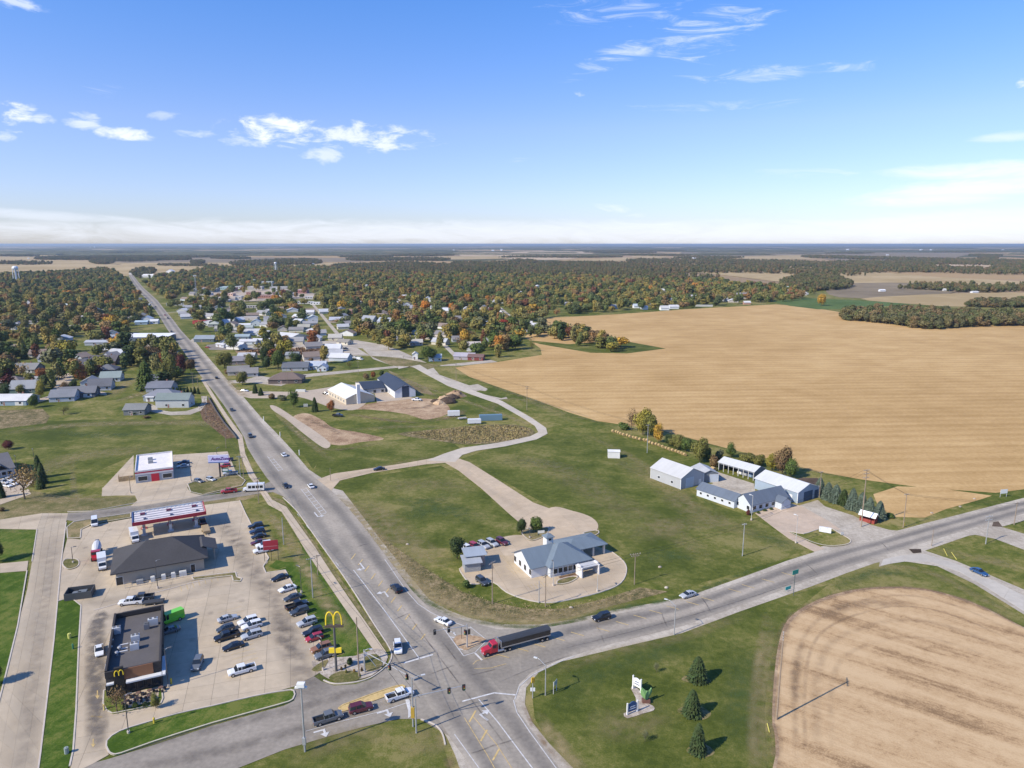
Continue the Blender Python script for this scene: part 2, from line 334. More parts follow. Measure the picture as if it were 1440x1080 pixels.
# far land: wood and farmland too far to tell apart
def far_land_mat():
    m = bpy.data.materials.new('far_farmland'); m.use_nodes = True; nt = m.node_tree; N = nt.nodes.new; L = nt.links.new
    b = nt.nodes['Principled BSDF']; b.inputs['Roughness'].default_value = 1; b.inputs['Specular IOR Level'].default_value = 0
    geo = N('ShaderNodeNewGeometry')
    mp = N('ShaderNodeMapping'); mp.inputs['Scale'].default_value = (1,.75,1); L(geo.outputs['Position'], mp.inputs[0])
    v = N('ShaderNodeTexVoronoi'); v.distance = 'CHEBYCHEV'; v.inputs['Scale'].default_value = .0011; v.inputs['Randomness'].default_value = .7; L(mp.outputs[0], v.inputs['Vector'])
    sep = N('ShaderNodeSeparateColor'); L(v.outputs['Color'], sep.inputs[0])
    r = N('ShaderNodeValToRGB'); L(sep.outputs[0], r.inputs[0]); r.color_ramp.interpolation = 'CONSTANT'
    el = r.color_ramp.elements; el[0].color = (.38,.27,.15,1); el[1].position = .3; el[1].color = (.30,.22,.14,1)
    for p, c in ((.5,(.43,.32,.19)),(.66,(.25,.19,.13)),(.8,(.13,.14,.06)),(.9,(.36,.26,.16))):
        e = el.new(p); e.color = (*c, 1)
    n = N('ShaderNodeTexNoise'); n.inputs['Scale'].default_value = .00042; n.inputs['Detail'].default_value = 8; n.inputs['Roughness'].default_value = .6; L(geo.outputs['Position'], n.inputs['Vector'])
    # woods get denser with distance from the town, as the land rises to the horizon
    ln = N('ShaderNodeVectorMath'); ln.operation = 'LENGTH'; L(geo.outputs['Position'], ln.inputs[0])
    d = N('ShaderNodeMapRange'); L(ln.outputs['Value'], d.inputs[0]); d.inputs[1].default_value = 2500; d.inputs[2].default_value = 9000; d.inputs[3].default_value = .56; d.inputs[4].default_value = .50
    gt = N('ShaderNodeMath'); gt.operation = 'GREATER_THAN'; L(n.outputs['Fac'], gt.inputs[0]); L(d.outputs[0], gt.inputs[1])
    mx = N('ShaderNodeMix'); mx.data_type = 'RGBA'; L(gt.outputs[0], mx.inputs['Factor']); L(r.outputs[0], mx.inputs['A']); mx.inputs['B'].default_value = (.11,.11,.062,1)
    L(mx.outputs['Result'], b.inputs['Base Color']); return m
flat('ground', [(-90000,-20000),(90000,-20000),(90000,95000),(-90000,95000)],-.6, far_land_mat(), True)
grassland = flat('grassland', [(-520,-40),(620,-40),(900,560),(1200,900),(1000,1300),(-200,1500),(-900,1500),(-1100,600)],0, M['grass'], True)
town = flat('town_ground', [(0,545),(60,560),(190,545),(330,470),(560,510),(640,510),(757,500),(735,470),(765,447),(1090,427),(1200,420),(1250,405),(900,397),(300,378),(180,380),(-40,388),(-300,400),(-300,545)],.02, M['grass'])
# crop fields
flat('stubble_field', [(640,517),(657,514),(700,509),(762,499),(760,490),(738,474),(770,447),(850,443),(980,434),(1090,428),(1130,431),(1190,440),(1440,452),(1900,470),(1900,560),(1440,688),(1400,693),(1300,686),(1210,674),(1150,663),(1080,645),(990,622),(930,605),(880,598),(840,592),(800,580),(750,561),(700,544),(660,530)],.04, M['stubble'])
flat('stubble_patch', [(1228,695),(1262,684),(1310,685),(1395,697),(1380,702),(1330,716),(1300,728),(1258,727),(1235,712)],.047, M['stubble'])
flat('grass_wedge', [(738,478),(800,484),(870,478),(936,490),(882,497),(830,496),(760,484)],.06, M['meadow'])
flat('green_field', [(1085,424),(1130,419),(1200,422),(1288,427),(1240,431),(1212,434),(1150,435),(1110,430)],.08, M['green_crop'])
FAR = {'a': ground_mat('far_stubble', [(0,(.36,.265,.13)),(1,(.46,.35,.19))], scales=(.003,.02), weights=(.6,.4), bump=0),
       'b': ground_mat('far_ploughed', [(0,(.19,.15,.095)),(1,(.27,.215,.14))], scales=(.003,.02), weights=(.6,.4), bump=0),
       'c': ground_mat('far_pale_field', [(0,(.42,.32,.2)),(1,(.52,.40,.26))], scales=(.003,.02), weights=(.6,.4), bump=0)}
z = .12
for k, pts in [('a', [(-200,368),(120,370),(175,376),(178,388),(60,388),(0,386),(-200,388)]),
               ('a', [(-200,358),(170,361),(172,371),(-200,372)]),
               ('b', [(178,362),(500,363),(500,368),(180,370)]),('a', [(180,370),(470,371),(560,376),(545,379),(200,385)]),
               ('a', [(420,369),(690,374),(640,381),(430,378)]),
               ('b', [(1165,405),(1240,403),(1345,410),(1270,418),(1180,418)]),('a', [(1210,420),(1330,413),(1440,412),(1440,428),(1350,431),(1290,428)]),
               ('a', [(940,380),(1060,378),(1160,377),(1260,385),(1360,394),(1250,399),(1120,398),(1010,386)]),
               ('a', [(1255,388),(1440,396),(1440,404),(1300,400)]),('b', [(1180,399),(1290,398),(1340,407),(1200,407)]),
               ('b', [(1120,352),(1360,353),(1300,368),(1180,367)]),('c', [(1365,366),(1420,365),(1400,375),(1340,373)]),
               ('c', [(727,354),(832,353),(800,365),(700,363)]),('c', [(650,357),(700,355),(705,359),(655,361)]),('a', [(560,362),(700,360),(700,364),(570,365)]),
               ('a', [(897,358),(940,358),(930,363),(890,362)]),('a', [(800,366),(880,362),(890,366),(830,367)]),('b', [(960,354),(1110,352),(1120,360),(1000,361)]),
               ('c', [(1200,369),(1360,372),(1290,376),(1190,374)]),('a', [(1000,362),(1160,358),(1170,363),(1020,366)])]:
    flat('field', smooth(pts, 3), z, FAR[k]); z += .02
# mown and green ground near the roads
for nm, pts, zz, mm in [
    ('mown_lawn', [(-120,743),(48,742),(51,748),(43,786),(38,790),(-120,793)],.04, 'lawn'),
    ('mown_lawn', [(-120,807),(38,804),(25,870),(8,950),(0,966),(-120,1120)],.04, 'lawn'),
    ('mown_lawn', [(82,846),(98,840),(113,851),(111,900),(107,1000),(103,1055),(98,1075),(85,1100),(50,1100),(62,1020),(73,940),(80,862)],.12, 'lawn'),
    ('dry_grass', [(0,700),(45,690),(100,700),(150,700),(188,698),(193,704),(175,711),(120,719),(60,722),(0,738),(-150,750),(-150,700)],.03, 'dry'),
    ('meadow', [(-60,600),(120,590),(250,590),(320,592),(342,625),(350,645),(300,640),(240,632),(188,640),(120,670),(40,640),(-60,640)],.03, 'meadow'),
    ('meadow', [(462,690),(480,676),(620,655),(640,665),(700,705),(745,735),(720,752),(650,770),(600,772),(540,760),(505,735)],.03, 'meadow'),
    ('meadow', [(646,646),(700,628),(780,610),(860,608),(930,640),(980,700),(1050,725),(1140,770),(1090,790),(950,830),(885,812),(878,785),(842,757),(842,738),(815,724),(780,716),(700,672)],.03, 'meadow'),
    ('lawn', [(745,950),(790,930),(900,897),(1000,872),(1100,840),(1165,822),(1110,865),(1085,920),(1075,1000),(1080,1100),(800,1100),(752,1010)],.03, 'meadow'),
    ('meadow', [(1170,805),(1230,790),(1270,788),(1340,812),(1440,868),(1500,900),(1500,925),(1380,855),(1290,825),(1180,830)],.03, 'meadow'),
    ('verge', [(378,797),(400,804),(418,842),(432,870),(452,908),(475,935),(540,900),(490,860),(440,790),(420,760)],.03, 'lawn'),
    ('verge', [(410,1050),(470,1033),(560,1013),(600,1016),(620,1040),(640,1100),(300,1100)],.03, 'meadow'),
    ('verge', [(385,580),(420,572),(470,620),(440,660),(400,600)],.03, 'meadow'),
    ('verge', [(455,632),(520,622),(620,612),(650,632),(620,645),(480,664),(440,665)],.035, 'meadow'),
    ('ditch', [(500,735),(520,752),(560,800),(605,842),(650,862),(700,872),(760,874),(800,868),(860,852),(940,832),(900,826),(850,842),(790,856),(740,856),(690,846),(650,832),(600,800),(550,765),(515,735)],.05, 'weeds'),
    ('soil_patch', smooth([(412,587),(430,581),(452,590),(470,602),(505,608),(540,617),(505,622),(480,626),(458,622),(430,600)]),.05, 'soil'),
    ('soil_patch', smooth([(485,576),(530,566),(585,560),(622,565),(632,580),(600,590),(570,582),(520,576)]),.05, 'soil'),
    ('soil_patch', [(545,520),(600,545),(610,555),(585,552),(560,538)],.05, 'dry'),
    ('weedy_strip', smooth([(560,610),(620,603),(690,597),(735,599),(752,609),(728,619),(660,625),(610,619)]),.06, 'weeds'),
    ('scrub', [(0,577),(60,575),(70,585),(65,595),(0,603),(-80,604),(-80,577)],.05, 'weeds'),
    ('bank', [(297,560),(312,585),(332,615),(318,617),(285,590),(278,570)],.05, 'mulch'),
    ('dark_soil_patch', [(1125,672),(1150,672),(1152,680),(1128,684),(1110,680)],.07, 'dark_soil'),
    ('tree_mulch', smooth([(958,955),(985,963),(1000,957),(980,946)]),.045, 'dry'),('tree_mulch', smooth([(952,1000),(985,1012),(1000,1003),(975,990)]),.045, 'dry'),('tree_mulch', smooth([(965,1055),(985,1066),(1005,1058),(985,1044)]),.045, 'dry'),
    ('lower_stubble_field', smooth([(1102,1300),(1096,1060),(1090,1015),(1092,960),(1098,912),(1110,878),(1135,856),(1175,839),(1230,828),(1300,830),(1370,850),(1440,884),(1600,960),(1800,1300)]),.05, 'stubble_near'),
    ('bare_field_edge', smooth([(1098,1310),(1091,1060),(1086,1015),(1088,960),(1094,910),(1106,874),(1133,852),(1175,835),(1230,826),(1300,828),(1370,848),(1440,882),(1600,957),(1815,1310)]),.045, 'soil'),
]:
    flat(nm, pts, zz, M[mm])
# ---- gravel shoulders and tracks
for nm, pts in [
    ('gravel_yard', [(1010,664),(1060,680),(1062,690),(1050,699),(1000,690),(985,684),(1003,680),(990,665)]),
    ('gravel_drive', [(1105,708),(1120,712),(1150,703),(1160,712),(1200,725),(1225,738),(1250,745),(1270,747),(1240,760),(1180,772),(1150,780),(1140,772),(1190,760),(1175,745),(1130,722),(1108,716)]),
    ('gravel_drive', [(540,485),(560,492),(600,510),(585,516),(560,517),(525,505),(510,490),(470,486),(330,492),(330,487),(440,480),(500,478)]),
    ('trail', [(330,548),(350,550),(410,551),(400,560),(352,560),(334,556)]),
    ('trail', smooth([(380,570),(392,573),(418,590),(440,604),(464,623),(456,630),(430,612),(403,590),(384,577)])),
    ('driveway', [(212,568),(207,574),(212,579),(240,584),(268,583),(283,577),(291,567),(291,557),(283,557),(284,566),(278,573),(262,578),(240,579),(222,576),(220,571)]),
    ('church_lot', smooth([(400,553),(440,548),(490,541),(515,545),(520,560),(500,576),(470,574),(446,566),(428,560)])),
    ('church_lot', [(525,545),(548,552),(585,560),(530,566)]),
    ('pale_drive', [(590,513),(606,513),(618,527),(660,542),(686,548),(682,550),(645,545),(612,532),(600,524)]),
    ('pale_drive', [(645,544),(672,540),(686,547),(664,551),(705,560),(712,558),(714,561),(700,562),(655,549)]),
    ('gravel_drive', [(632,512),(690,506),(700,509),(650,514),(610,515)]),
]:
    flat(nm, pts, .06 + random.uniform(0,.004), M['gravel'] if 'trail' not in nm and 'church' not in nm else M['concrete_plain'])
# ------------------------------------------------------------ highways with worn lanes
def lerp_list(lst, key, val, ki):
    """value of the other axis at key along a world polyline sorted on axis ki"""
    for a, b in zip(lst, lst[1:]):
        if (a[ki] - key) * (b[ki] - key) <= 0 and a[ki] != b[ki]:
            t = (key - a[ki]) / (b[ki] - a[ki]); return a[1 - ki] + t * (b[1 - ki] - a[1 - ki])
    return (lst[0] if abs(lst[0][ki] - key) < abs(lst[-1][ki] - key) else lst[-1])[1 - ki]
def asphalt_mat():
    m = bpy.data.materials.new('worn_asphalt'); m.use_nodes = True; nt = m.node_tree; N = nt.nodes.new; L = nt.links.new
    b = nt.nodes['Principled BSDF']; b.inputs['Roughness'].default_value = .85; b.inputs['Specular IOR Level'].default_value = .25
    at = N('ShaderNodeAttribute'); at.attribute_name = 'wear'; sp = N('ShaderNodeSeparateColor'); L(at.outputs['Color'], sp.inputs[0])
    geo = N('ShaderNodeNewGeometry')
    n = N('ShaderNodeTexNoise'); n.inputs['Scale'].default_value = .06; n.inputs['Detail'].default_value = 6; n.inputs['Roughness'].default_value = .65; L(geo.outputs['Position'], n.inputs['Vector'])
    n2 = N('ShaderNodeTexNoise'); n2.inputs['Scale'].default_value = 1.2; n2.inputs['Detail'].default_value = 5; L(geo.outputs['Position'], n2.inputs['Vector'])
    def mx(f, a, c, blend='MIX'):
        q = N('ShaderNodeMix'); q.data_type = 'RGBA'; q.blend_type = blend
        for s_, v in (('Factor', f),('A', a),('B', c)):
            if hasattr(v, 'links'): L(v, q.inputs[s_])
            else: q.inputs[s_].default_value = v if s_ == 'Factor' else (*v, 1)
        return q.outputs['Result']
    c = mx(sp.outputs[0],(.315,.278,.225),(.192,.172,.146))
    c = mx(sp.outputs[1], c, (.36,.31,.25))
    for nn, lo, hi in ((n, .8,1.22),(n2,.88,1.12)):
        r = N('ShaderNodeMapRange'); L(nn.outputs['Fac'], r.inputs[0]); r.inputs[1].default_value = .3; r.inputs[2].default_value = .7; r.inputs[3].default_value = lo; r.inputs[4].default_value = hi
        q = N('ShaderNodeVectorMath'); q.operation = 'SCALE'; L(c, q.inputs[0]); L(r.outputs[0], q.inputs['Scale']); c = q.outputs[0]
    L(c, b.inputs['Base Color'])
    bp = N('ShaderNodeBump'); bp.inputs['Strength'].default_value = .15; bp.inputs['Distance'].default_value = .03; L(n2.outputs['Fac'], bp.inputs['Height']); L(bp.outputs[0], b.inputs['Normal'])
    return m
M['asphalt'] = asphalt_mat()
def bandf(u, spec):
    s = 0
    for c, w, a in spec: s = max(s, a * max(0.0,1 - (abs(u - c) / w) ** 2))
    return min(s, 1)
def road_strip(name, A, B, ki, keys, z, wear, tan, cols=22):
    """A, B: world polylines of the two edges; stations at constant y (ki=1) or constant x (ki=0)"""
    v = []; f = []; c = []
    for kx in keys:
        a = lerp_list(A, kx, 0, ki); b_ = lerp_list(B, kx, 0, ki)
        for i in range(cols + 1):
            u = i / cols; o = a + (b_ - a) * u
            v.append((o, kx, z) if ki == 1 else (kx, o, z))
            c.append((bandf(u, wear(kx)), bandf(u, tan(kx)),0,1))
    n = cols + 1
    for r in range(len(keys) - 1):
        for i in range(cols): f.append((r * n + i, r * n + i + 1,(r + 1) * n + i + 1,(r + 1) * n + i))
    me = bpy.data.meshes.new(name); me.from_pydata(v, [], f); me.materials.append(M['asphalt'])
    if me.polygons[0].normal.z < 0: me.flip_normals()
    at = me.color_attributes.new('wear', 'FLOAT_COLOR', 'POINT'); at.data.foreach_set('color', [x for q in c for x in q])
    o = link(name, me); o['kind'] = 'structure'; return o
LP = [(755,1220),(690,1120),(664,1080),(632,1036),(600,987),(575,951),(550,913),(528,880),(500,835),(480,805),(462,780),(430,735),(415,715),(398,698),(375,672),(360,650),(348,630),(343,615),(333,598),(317,573),(300,550),(283,530),(262,500),(243,474),(235,463),(220,438),(206,421),(193,408),(186,397),(180,386),(174,376),(167,366)]
RP = [(900,1220),(818,1120),(785,1080),(732,1006),(700,967),(650,906),(610,862),(580,832),(541,780),(515,745),(490,715),(468,692),(448,676),(430,662),(408,637),(383,612),(365,592),(352,577),(335,557),(320,541),(305,523),(292,508),(278,491),(268,479),(254,464),(243,449),(232,436),(221,422),(211,413),(202,405),(195,397),(188,388),(181,377),(173,366)]
LW = [G(*p) for p in LP]; RW = [G(*p) for p in RP]
def wear_ns(y):
    if y < 128: return [(.22,.13,.95),(.86,.13,.9),(.6,.12,.25)]
    if y < 215: return [(.16,.14,.85),(.42,.1,.35),(.80,.14,1)] if y > 148 else [(.2,.16,.7),(.84,.14,1),(.55,.2,.2)]
    if y < 330: return [(.22,.15,.8),(.78,.13,.9),(.5,.1,.1)]
    return [(.25,.17,.8),(.75,.17,.8)]
def tan_ns(y):
    if y < 128: return [(.46,.07,.55),(0,.05,.5)]
    if y < 148: return [(.55,.1,.15)]
    if y < 215: return [(.595,.08,.7),(1,.07,.6),(0,.04,.6)]
    return [(.5,.14,.45),(1,.06,.6),(0,.05,.6)]
keys = [89 + 3 * i for i in range(93)] + [370 + 10 * i for i in range(50)] + [880 + 60 * i for i in range(45)]
main_road = road_strip('highway', LW, RW, 1, keys, .105, wear_ns, tan_ns)
TP = [(590,900),(640,900),(700,889),(760,884),(810,876),(860,865),(960,847),(1040,819),(1110,794),(1140,784),(1190,770),(1240,758),(1300,741),(1440,704),(1750,622)]
BP = [(590,1020),(640,1000),(700,972),(745,946),(808,919),(870,903),(956,882),(1040,852),(1140,815),(1200,795),(1280,769),(1360,745),(1440,722),(1750,637)]
TW = [G(*p) for p in TP]; BW = [G(*p) for p in BP]
def wear_ew(x): return [(.24,.17,.85),(.76,.16,1)] if x > 12 else [(.3,.4,.5)]
def tan_ew(x): return [(.5,.12,.65),(0,.06,.5),(1,.06,.5)] if x > 12 else [(.5,.1,.1)]
cross_road = road_strip('cross_highway', BW, TW, 0,[2 + 4 * i for i in range(85)],.09, wear_ew, tan_ew)
def grey_flat(name, pts, z, wear=.3, tan=0.0, world_pts=False):
    o = flat(name, pts, z, M['asphalt'], world_pts); me = o.data
    at = me.color_attributes.new('wear', 'FLOAT_COLOR', 'POINT'); at.data.foreach_set('color', [x for _ in me.vertices for x in (wear, tan, 0,1)]); return o
grey_flat('intersection', [(575,826),(590,842),(612,856),(640,868),(672,878),(700,885),(760,884),(775,925),(747,945),(730,962),(722,985),(727,1003),(745,1025),(800,1100),(700,1100),(664,1080),(632,1036),(616,1019),(592,1010),(560,1008),(540,980),(545,935),(552,915),(560,900)],.075,.25)
grey_flat('side_road', [(552,913),(549,930),(540,942),(522,955),(500,962),(470,964),(452,958),(440,950),(413,968),(414,985),(400,992),(300,1020),(215,1048),(150,1068),(118,1076),(85,1120),(260,1120),(330,1082),(400,1054),(470,1033),(520,1020),(560,1011),(590,1011),(640,1040),(620,960)],.07,.55,.25)
grey_flat('side_road', [(382,676),(365,684),(330,692),(270,699),(193,709),(150,716),(120,720),(95,721),(92,731),(105,733),(130,728),(185,722),(285,706),(340,698),(372,693),(384,692),(398,698),(410,700)],.068,.55,.1)
grey_flat('town_street', [(236,474),(225,476),(180,480),(130,482),(128,486),(190,486),(250,484),(262,490)],.05,.2,.3)
# shoulders
shz = [.048]
def shoulder(name, outer, inner):
    shz[0] += .003; return flat(name, outer + inner[::-1], shz[0], M['gravel'])
shoulder('gravel_shoulder', [(462,676),(452,672),(434,660),(412,634),(388,608),(368,588),(356,574),(338,553),(322,537),(308,520),(295,505),(271,476)],[(470,695),(448,680),(430,666),(408,641),(383,616),(365,596),(352,581),(335,561),(320,545),(303,525),(290,510),(266,480)])
shoulder('gravel_shoulder', [(466,686),(482,690),(500,713),(530,752),(556,785),(582,817),(604,843),(630,858),(660,869),(705,878),(760,878),(812,870),(862,858),(960,841),(1040,813),(1108,788),(1140,778),(1190,764),(1240,752),(1300,736),(1440,700),(1750,617)],[(466,700),(488,720),(512,748),(538,784),(576,835),(600,858),(640,872),(700,890),(760,890),(812,880),(862,868),(960,851),(1040,823),(1110,798),(1140,788),(1190,774),(1240,762),(1300,745),(1440,708),(1750,626)])
shoulder('gravel_shoulder', [(840,1120),(806,1080),(772,1045),(748,1015),(738,990),(740,967),(757,946),(790,930),(812,925),(870,911),(960,890),(1040,860),(1140,825),(1190,806),(1230,792),(1290,778),(1360,754),(1440,732),(1750,648)],[(810,1120),(780,1080),(738,1022),(725,1002),(722,985),(728,962),(745,942),(790,922),(812,915),(870,899),(960,878),(1040,848),(1140,811),(1200,791),(1240,780),(1280,765),(1360,741),(1440,718),(1750,633)])
shoulder('gravel_shoulder', [(655,1110),(648,1085),(640,1062),(628,1036),(616,1018)],[(690,1115),(668,1083),(655,1062),(636,1038),(620,1018)])
shoulder('gravel_shoulder', [(1238,786),(1262,780),(1300,774),(1345,789),(1400,812),(1440,829),(1560,880)],[(1236,797),(1250,793),(1270,789),(1318,796),(1370,821),(1440,864),(1560,920)])
shoulder('gravel_shoulder', [(1330,749),(1395,738),(1412,742),(1445,752),(1560,780)],[(1330,757),(1372,752),(1400,758),(1440,773),(1560,810)])
flat('patch', [(1278,772),(1295,772),(1296,777),(1284,778)],.11, M['dark_soil']); flat('patch', [(1397,734),(1404,733),(1410,741),(1395,740)],.11, M['dark_soil'])
# ------------------------------------------------------------ concrete laid in slabs
slab_n = 0
def slab(parent, poly, z, th, base, var=.035):
    """one concrete slab, its joint left open round it"""
    global slab_n; slab_n += 1
    g = 1 + random.uniform(-var, var); w = random.uniform(-.004,.004)
    mb = MB(); mb.prism(poly, z - th, z)
    o = part('slab', mb, M['concrete'], parent, color=(base[0] * g + w, base[1] * g, base[2] * g - w)); return o
def clip(poly, nx, ny, d):
    out = []
    for i in range(len(poly)):
        a, b = poly[i], poly[(i + 1) % len(poly)]; da = a[0] * nx + a[1] * ny - d; db = b[0] * nx + b[1] * ny - d
        if da <= 0: out.append(a)
        if (da < 0) != (db < 0) and da != db:
            t = da / (da - db); out.append((a[0] + (b[0] - a[0]) * t, a[1] + (b[1] - a[1]) * t))
    return out
def area(p): return .5 * sum(p[i][0] * p[(i + 1) % len(p)][1] - p[(i + 1) % len(p)][0] * p[i][1] for i in range(len(p)))
def slab_lot(name, pts, size, ang, base=(.42,.36,.30), z=.10, sm=0, gap=.05):
    if sm: pts = smooth(pts, sm)
    W = [tuple(G(*p)[:2]) for p in pts]
    if area(W) < 0: W.reverse()
    root = flat(name, W, z - .03, M['joint'], True)
    c, s = math.cos(ang), math.sin(ang)
    us = [p[0] * c + p[1] * s for p in W]; vs_ = [-p[0] * s + p[1] * c for p in W]
    nu = int((max(us) - min(us)) / size) + 1; nv = int((max(vs_) - min(vs_)) / size) + 1
    for i in range(nu):
        u0 = min(us) + i * size; p1 = clip(clip(W, -c, -s, -(u0 + gap / 2)), c, s, u0 + size - gap / 2)
        if len(p1) < 3: continue
        for j in range(nv):
            v0 = min(vs_) + j * size; p2 = clip(clip(p1, s, -c, -(v0 + gap / 2)),-s, c, v0 + size - gap / 2)
            if len(p2) >= 3 and area(p2) > .4: slab(root, p2, z, .06, base)
    return root
def slab_strip(name, Lp, Rp, step, base=(.42,.36,.30), z=.10, lanes=1, px=True, gap=.05):
    A = [G(*p) for p in Lp] if px else [Vector(p) for p in Lp]; B = [G(*p) for p in Rp] if px else [Vector(p) for p in Rp]
    root = flat(name, [p[:2] for p in A] + [p[:2] for p in B[::-1]], z - .03, M['joint'], True)
    for a0, a1, b0, b1 in zip(A, A[1:], B, B[1:]):
        n = max(1, round(((a1 - a0).length + (b1 - b0).length) / 2 / step))
        for i in range(n):
            t0, t1 = i / n, (i + 1) / n; e = gap / 2 / max((a1 - a0).length, 1)
            for k in range(lanes):
                l0, l1 = k / lanes, (k + 1) / lanes; ge = gap / 2 / max((b0 - a0).length, 1)
                l0 += ge; l1 -= ge
                q = [a0.lerp(a1, t0 + e).lerp(b0.lerp(b1, t0 + e), l0), a0.lerp(a1, t0 + e).lerp(b0.lerp(b1, t0 + e), l1), a0.lerp(a1, t1 - e).lerp(b0.lerp(b1, t1 - e), l1), a0.lerp(a1, t1 - e).lerp(b0.lerp(b1, t1 - e), l0)]
                q = [tuple(x[:2]) for x in q]
                if area(q) < 0: q.reverse()
                slab(root, q, z, .06, base)
    return root
CON = (.475,.39,.28)
lot = slab_lot('parking_lot', [(95,757),(113,759),(113,746),(130,739),(185,729),(290,710),(337,704),(345,722),(357,745),(368,768),(378,783),(376,792),(369,797),(374,805),(401,802),(414,826),(428,858),(441,886),(454,910),(462,928),(452,945),(440,952),(413,966),(395,971),(300,992),(250,1002),(200,1017),(172,1026),(155,1037),(151,1050),(153,1062),(130,1075),(98,1090),(103,1055),(106,1000),(109,940),(112,880),(114,852),(99,841),(82,846),(86,790)],5.2,.3, CON, z=.11)
slab_strip('concrete_street', [(60,722),(52,745),(45,790),(38,830),(25,880),(8,950),(0,975),(-25,1100),(-50,1220)],[(96,722),(93,735),(86,790),(81,846),(76,900),(66,985),(57,1060),(50,1110),(36,1220)],5.5,(.44,.365,.265), z=.105, lanes=4)
slab_strip('concrete_street', [(-60,737),(0,731),(60,722)],[(-60,748),(0,744),(52,745)],5, CON, z=.107, lanes=2)
slab_strip('alley', [(-60,794),(0,793),(40,789)],[(-60,806),(0,806),(38,803)],5, CON, z=.107)
slab_lot('parking_lot', [(143,698),(144,686),(160,681),(188,674),(214,668),(243,660),(243,640),(320,635),(326,650),(332,664),(322,667),(290,676),(272,677),(264,681),(264,687),(268,693),(285,697),(260,702),(195,712),(184,712),(193,704),(190,697),(165,697)],5.2,.3, CON, z=.10)
slab_lot('concrete_pad', [(188,640),(188,674),(143,688),(143,680),(180,668)][:3],4,.3, CON, z=.06)
slab_strip('access_road', [(442,676),(470,666),(520,659),(560,653),(600,646),(630,640),(660,650),(700,675),(750,707),(775,716),(800,719)],[(466,690),(478,676),(524,665),(562,659),(600,653),(626,651),(645,662),(678,688),(715,722),(742,745),(762,752)],5,(.49,.385,.265), z=.10, lanes=2)
slab_lot('turning_circle', smooth([(745,738),(775,714),(806,719),(830,727),(841,738),(836,749),(815,758),(785,760),(755,756)],5),5,.3,(.49,.385,.265), z=.115)
slab_lot('parking_lot', smooth([(646,800),(658,789),(655,772),(680,763),(715,754),(742,752),(790,745),(815,757),(830,766),(860,776),(877,790),(881,803),(872,820),(845,832),(800,843),(768,847),(738,842),(712,832),(693,818),(664,822),(650,808)],3),5.0,.3,(.49,.39,.27), z=.11)
slab_lot('parking_lot', [(1062,722),(1080,716),(1110,708),(1127,712),(1165,733),(1182,745),(1160,744),(1145,747),(1125,752),(1135,761),(1160,772),(1145,776),(1110,758),(1088,742)],5.0,.3,(.49,.385,.285), z=.10)
slab_strip('curved_drive', [(600,648),(625,638),(650,630),(700,623),(745,614),(757,608),(752,599),(735,588),(700,568),(660,554),(630,543),(600,527),(580,516),(560,515)],[(640,650),(650,640),(670,634),(710,628),(755,618),(770,610),(768,602),(748,588),(706,564),(668,550),(636,538),(608,524),(590,513),(560,519)],6,(.50,.44,.355), z=.12)
slab_strip('frontage_road', [(1242,787),(1254,784),(1270,781),(1300,779),(1345,793),(1400,818),(1440,838),(1560,892)],[(1238,796),(1252,793),(1272,790),(1310,791),(1350,805),(1385,825),(1440,860),(1560,915)],6,(.47,.43,.365), z=.09)
SWC = (.49,.40,.29)
slab_strip('pavement', [(357,679),(368,696),(377,710),(396,720),(412,745),(430,775),(450,805),(480,849),(505,885),(527,917)],[(363,677),(376,693),(383,703),(403,713),(422,740),(442,768),(464,802),(492,843),(518,880),(543,917)],2.6, SWC, z=.10, gap=.04)
slab_strip('pavement', [(282,533),(297,558),(316,588),(334,615),(338,640),(350,670),(358,680)],[(286,532),(302,557),(321,586),(341,613),(345,638),(357,665),(365,678)],3.5, SWC, z=.10, gap=.04)
slab_strip('pavement', [(475,935),(500,925),(530,912)],[(480,942),(505,930),(535,918)],2.6, SWC, z=.11)
flat('corner_bed', smooth([(438,930),(462,925),(500,922),(530,912),(545,920),(540,935),(522,950),(495,957),(470,957),(450,947)],3),.13, M['rock_bed'])
for pts in [[(462,953),(478,944),(500,944),(508,950),(500,957),(478,960)],[(512,925),(530,920),(538,936),(516,944)],[(438,942),(450,932),(462,928),(452,943)]]:
    flat('grass_island', smooth(pts, 3),.19, M['dry'])
# kerbed islands of grass standing in the paving
def kerb(pts, closed=True, z0=0.0, h=.2, w=.28, sm=3, parent=None, mt='kerb'):
    P = [G(*p) for p in (smooth(pts, sm, closed) if sm else pts)]; mb = MB(); n = len(P)
    for i in range(n if closed else n - 1):
        a, b = P[i], P[(i + 1) % n]
        if (b - a).length < .05: continue
        d = (b - a).normalized(); q = Vector((-d.y, d.x, 0)) * (w / 2)
        mb.prism([tuple((a + q)[:2]), tuple((a - q)[:2]), tuple((b - q)[:2]), tuple((b + q)[:2])], z0, h + .0005 * (i % 2))
    o = part('kerb', mb, M[mt], parent); o['kind'] = 'structure' if parent is None else 'structure'; return o
def island(pts, mt='lawn', sm=3, h=.22):
    p = smooth(pts, sm) if sm else pts
    o = flat('grass_island', p, h, M[mt]); k = kerb(pts, True, 0, h + .03, sm=sm); return o
island([(152,1056),(150,1043),(168,1029),(205,1017),(250,1004),(300,993),(360,979),(400,972),(413,972),(412,984),(390,992),(300,1017),(215,1044),(170,1060),(158,1061)], sm=2)
island([(95,757),(94,742),(104,734),(128,730),(184,722),(184,728),(130,737),(114,745),(113,757)], 'dry', sm=0)
island([(88,794),(92,787),(105,786),(111,790),(109,797),(96,801)], 'dry')
island([(264,681),(272,678),(292,677),(332,666),(345,676),(340,683),(310,690),(285,696),(268,692)], 'dry', sm=0)
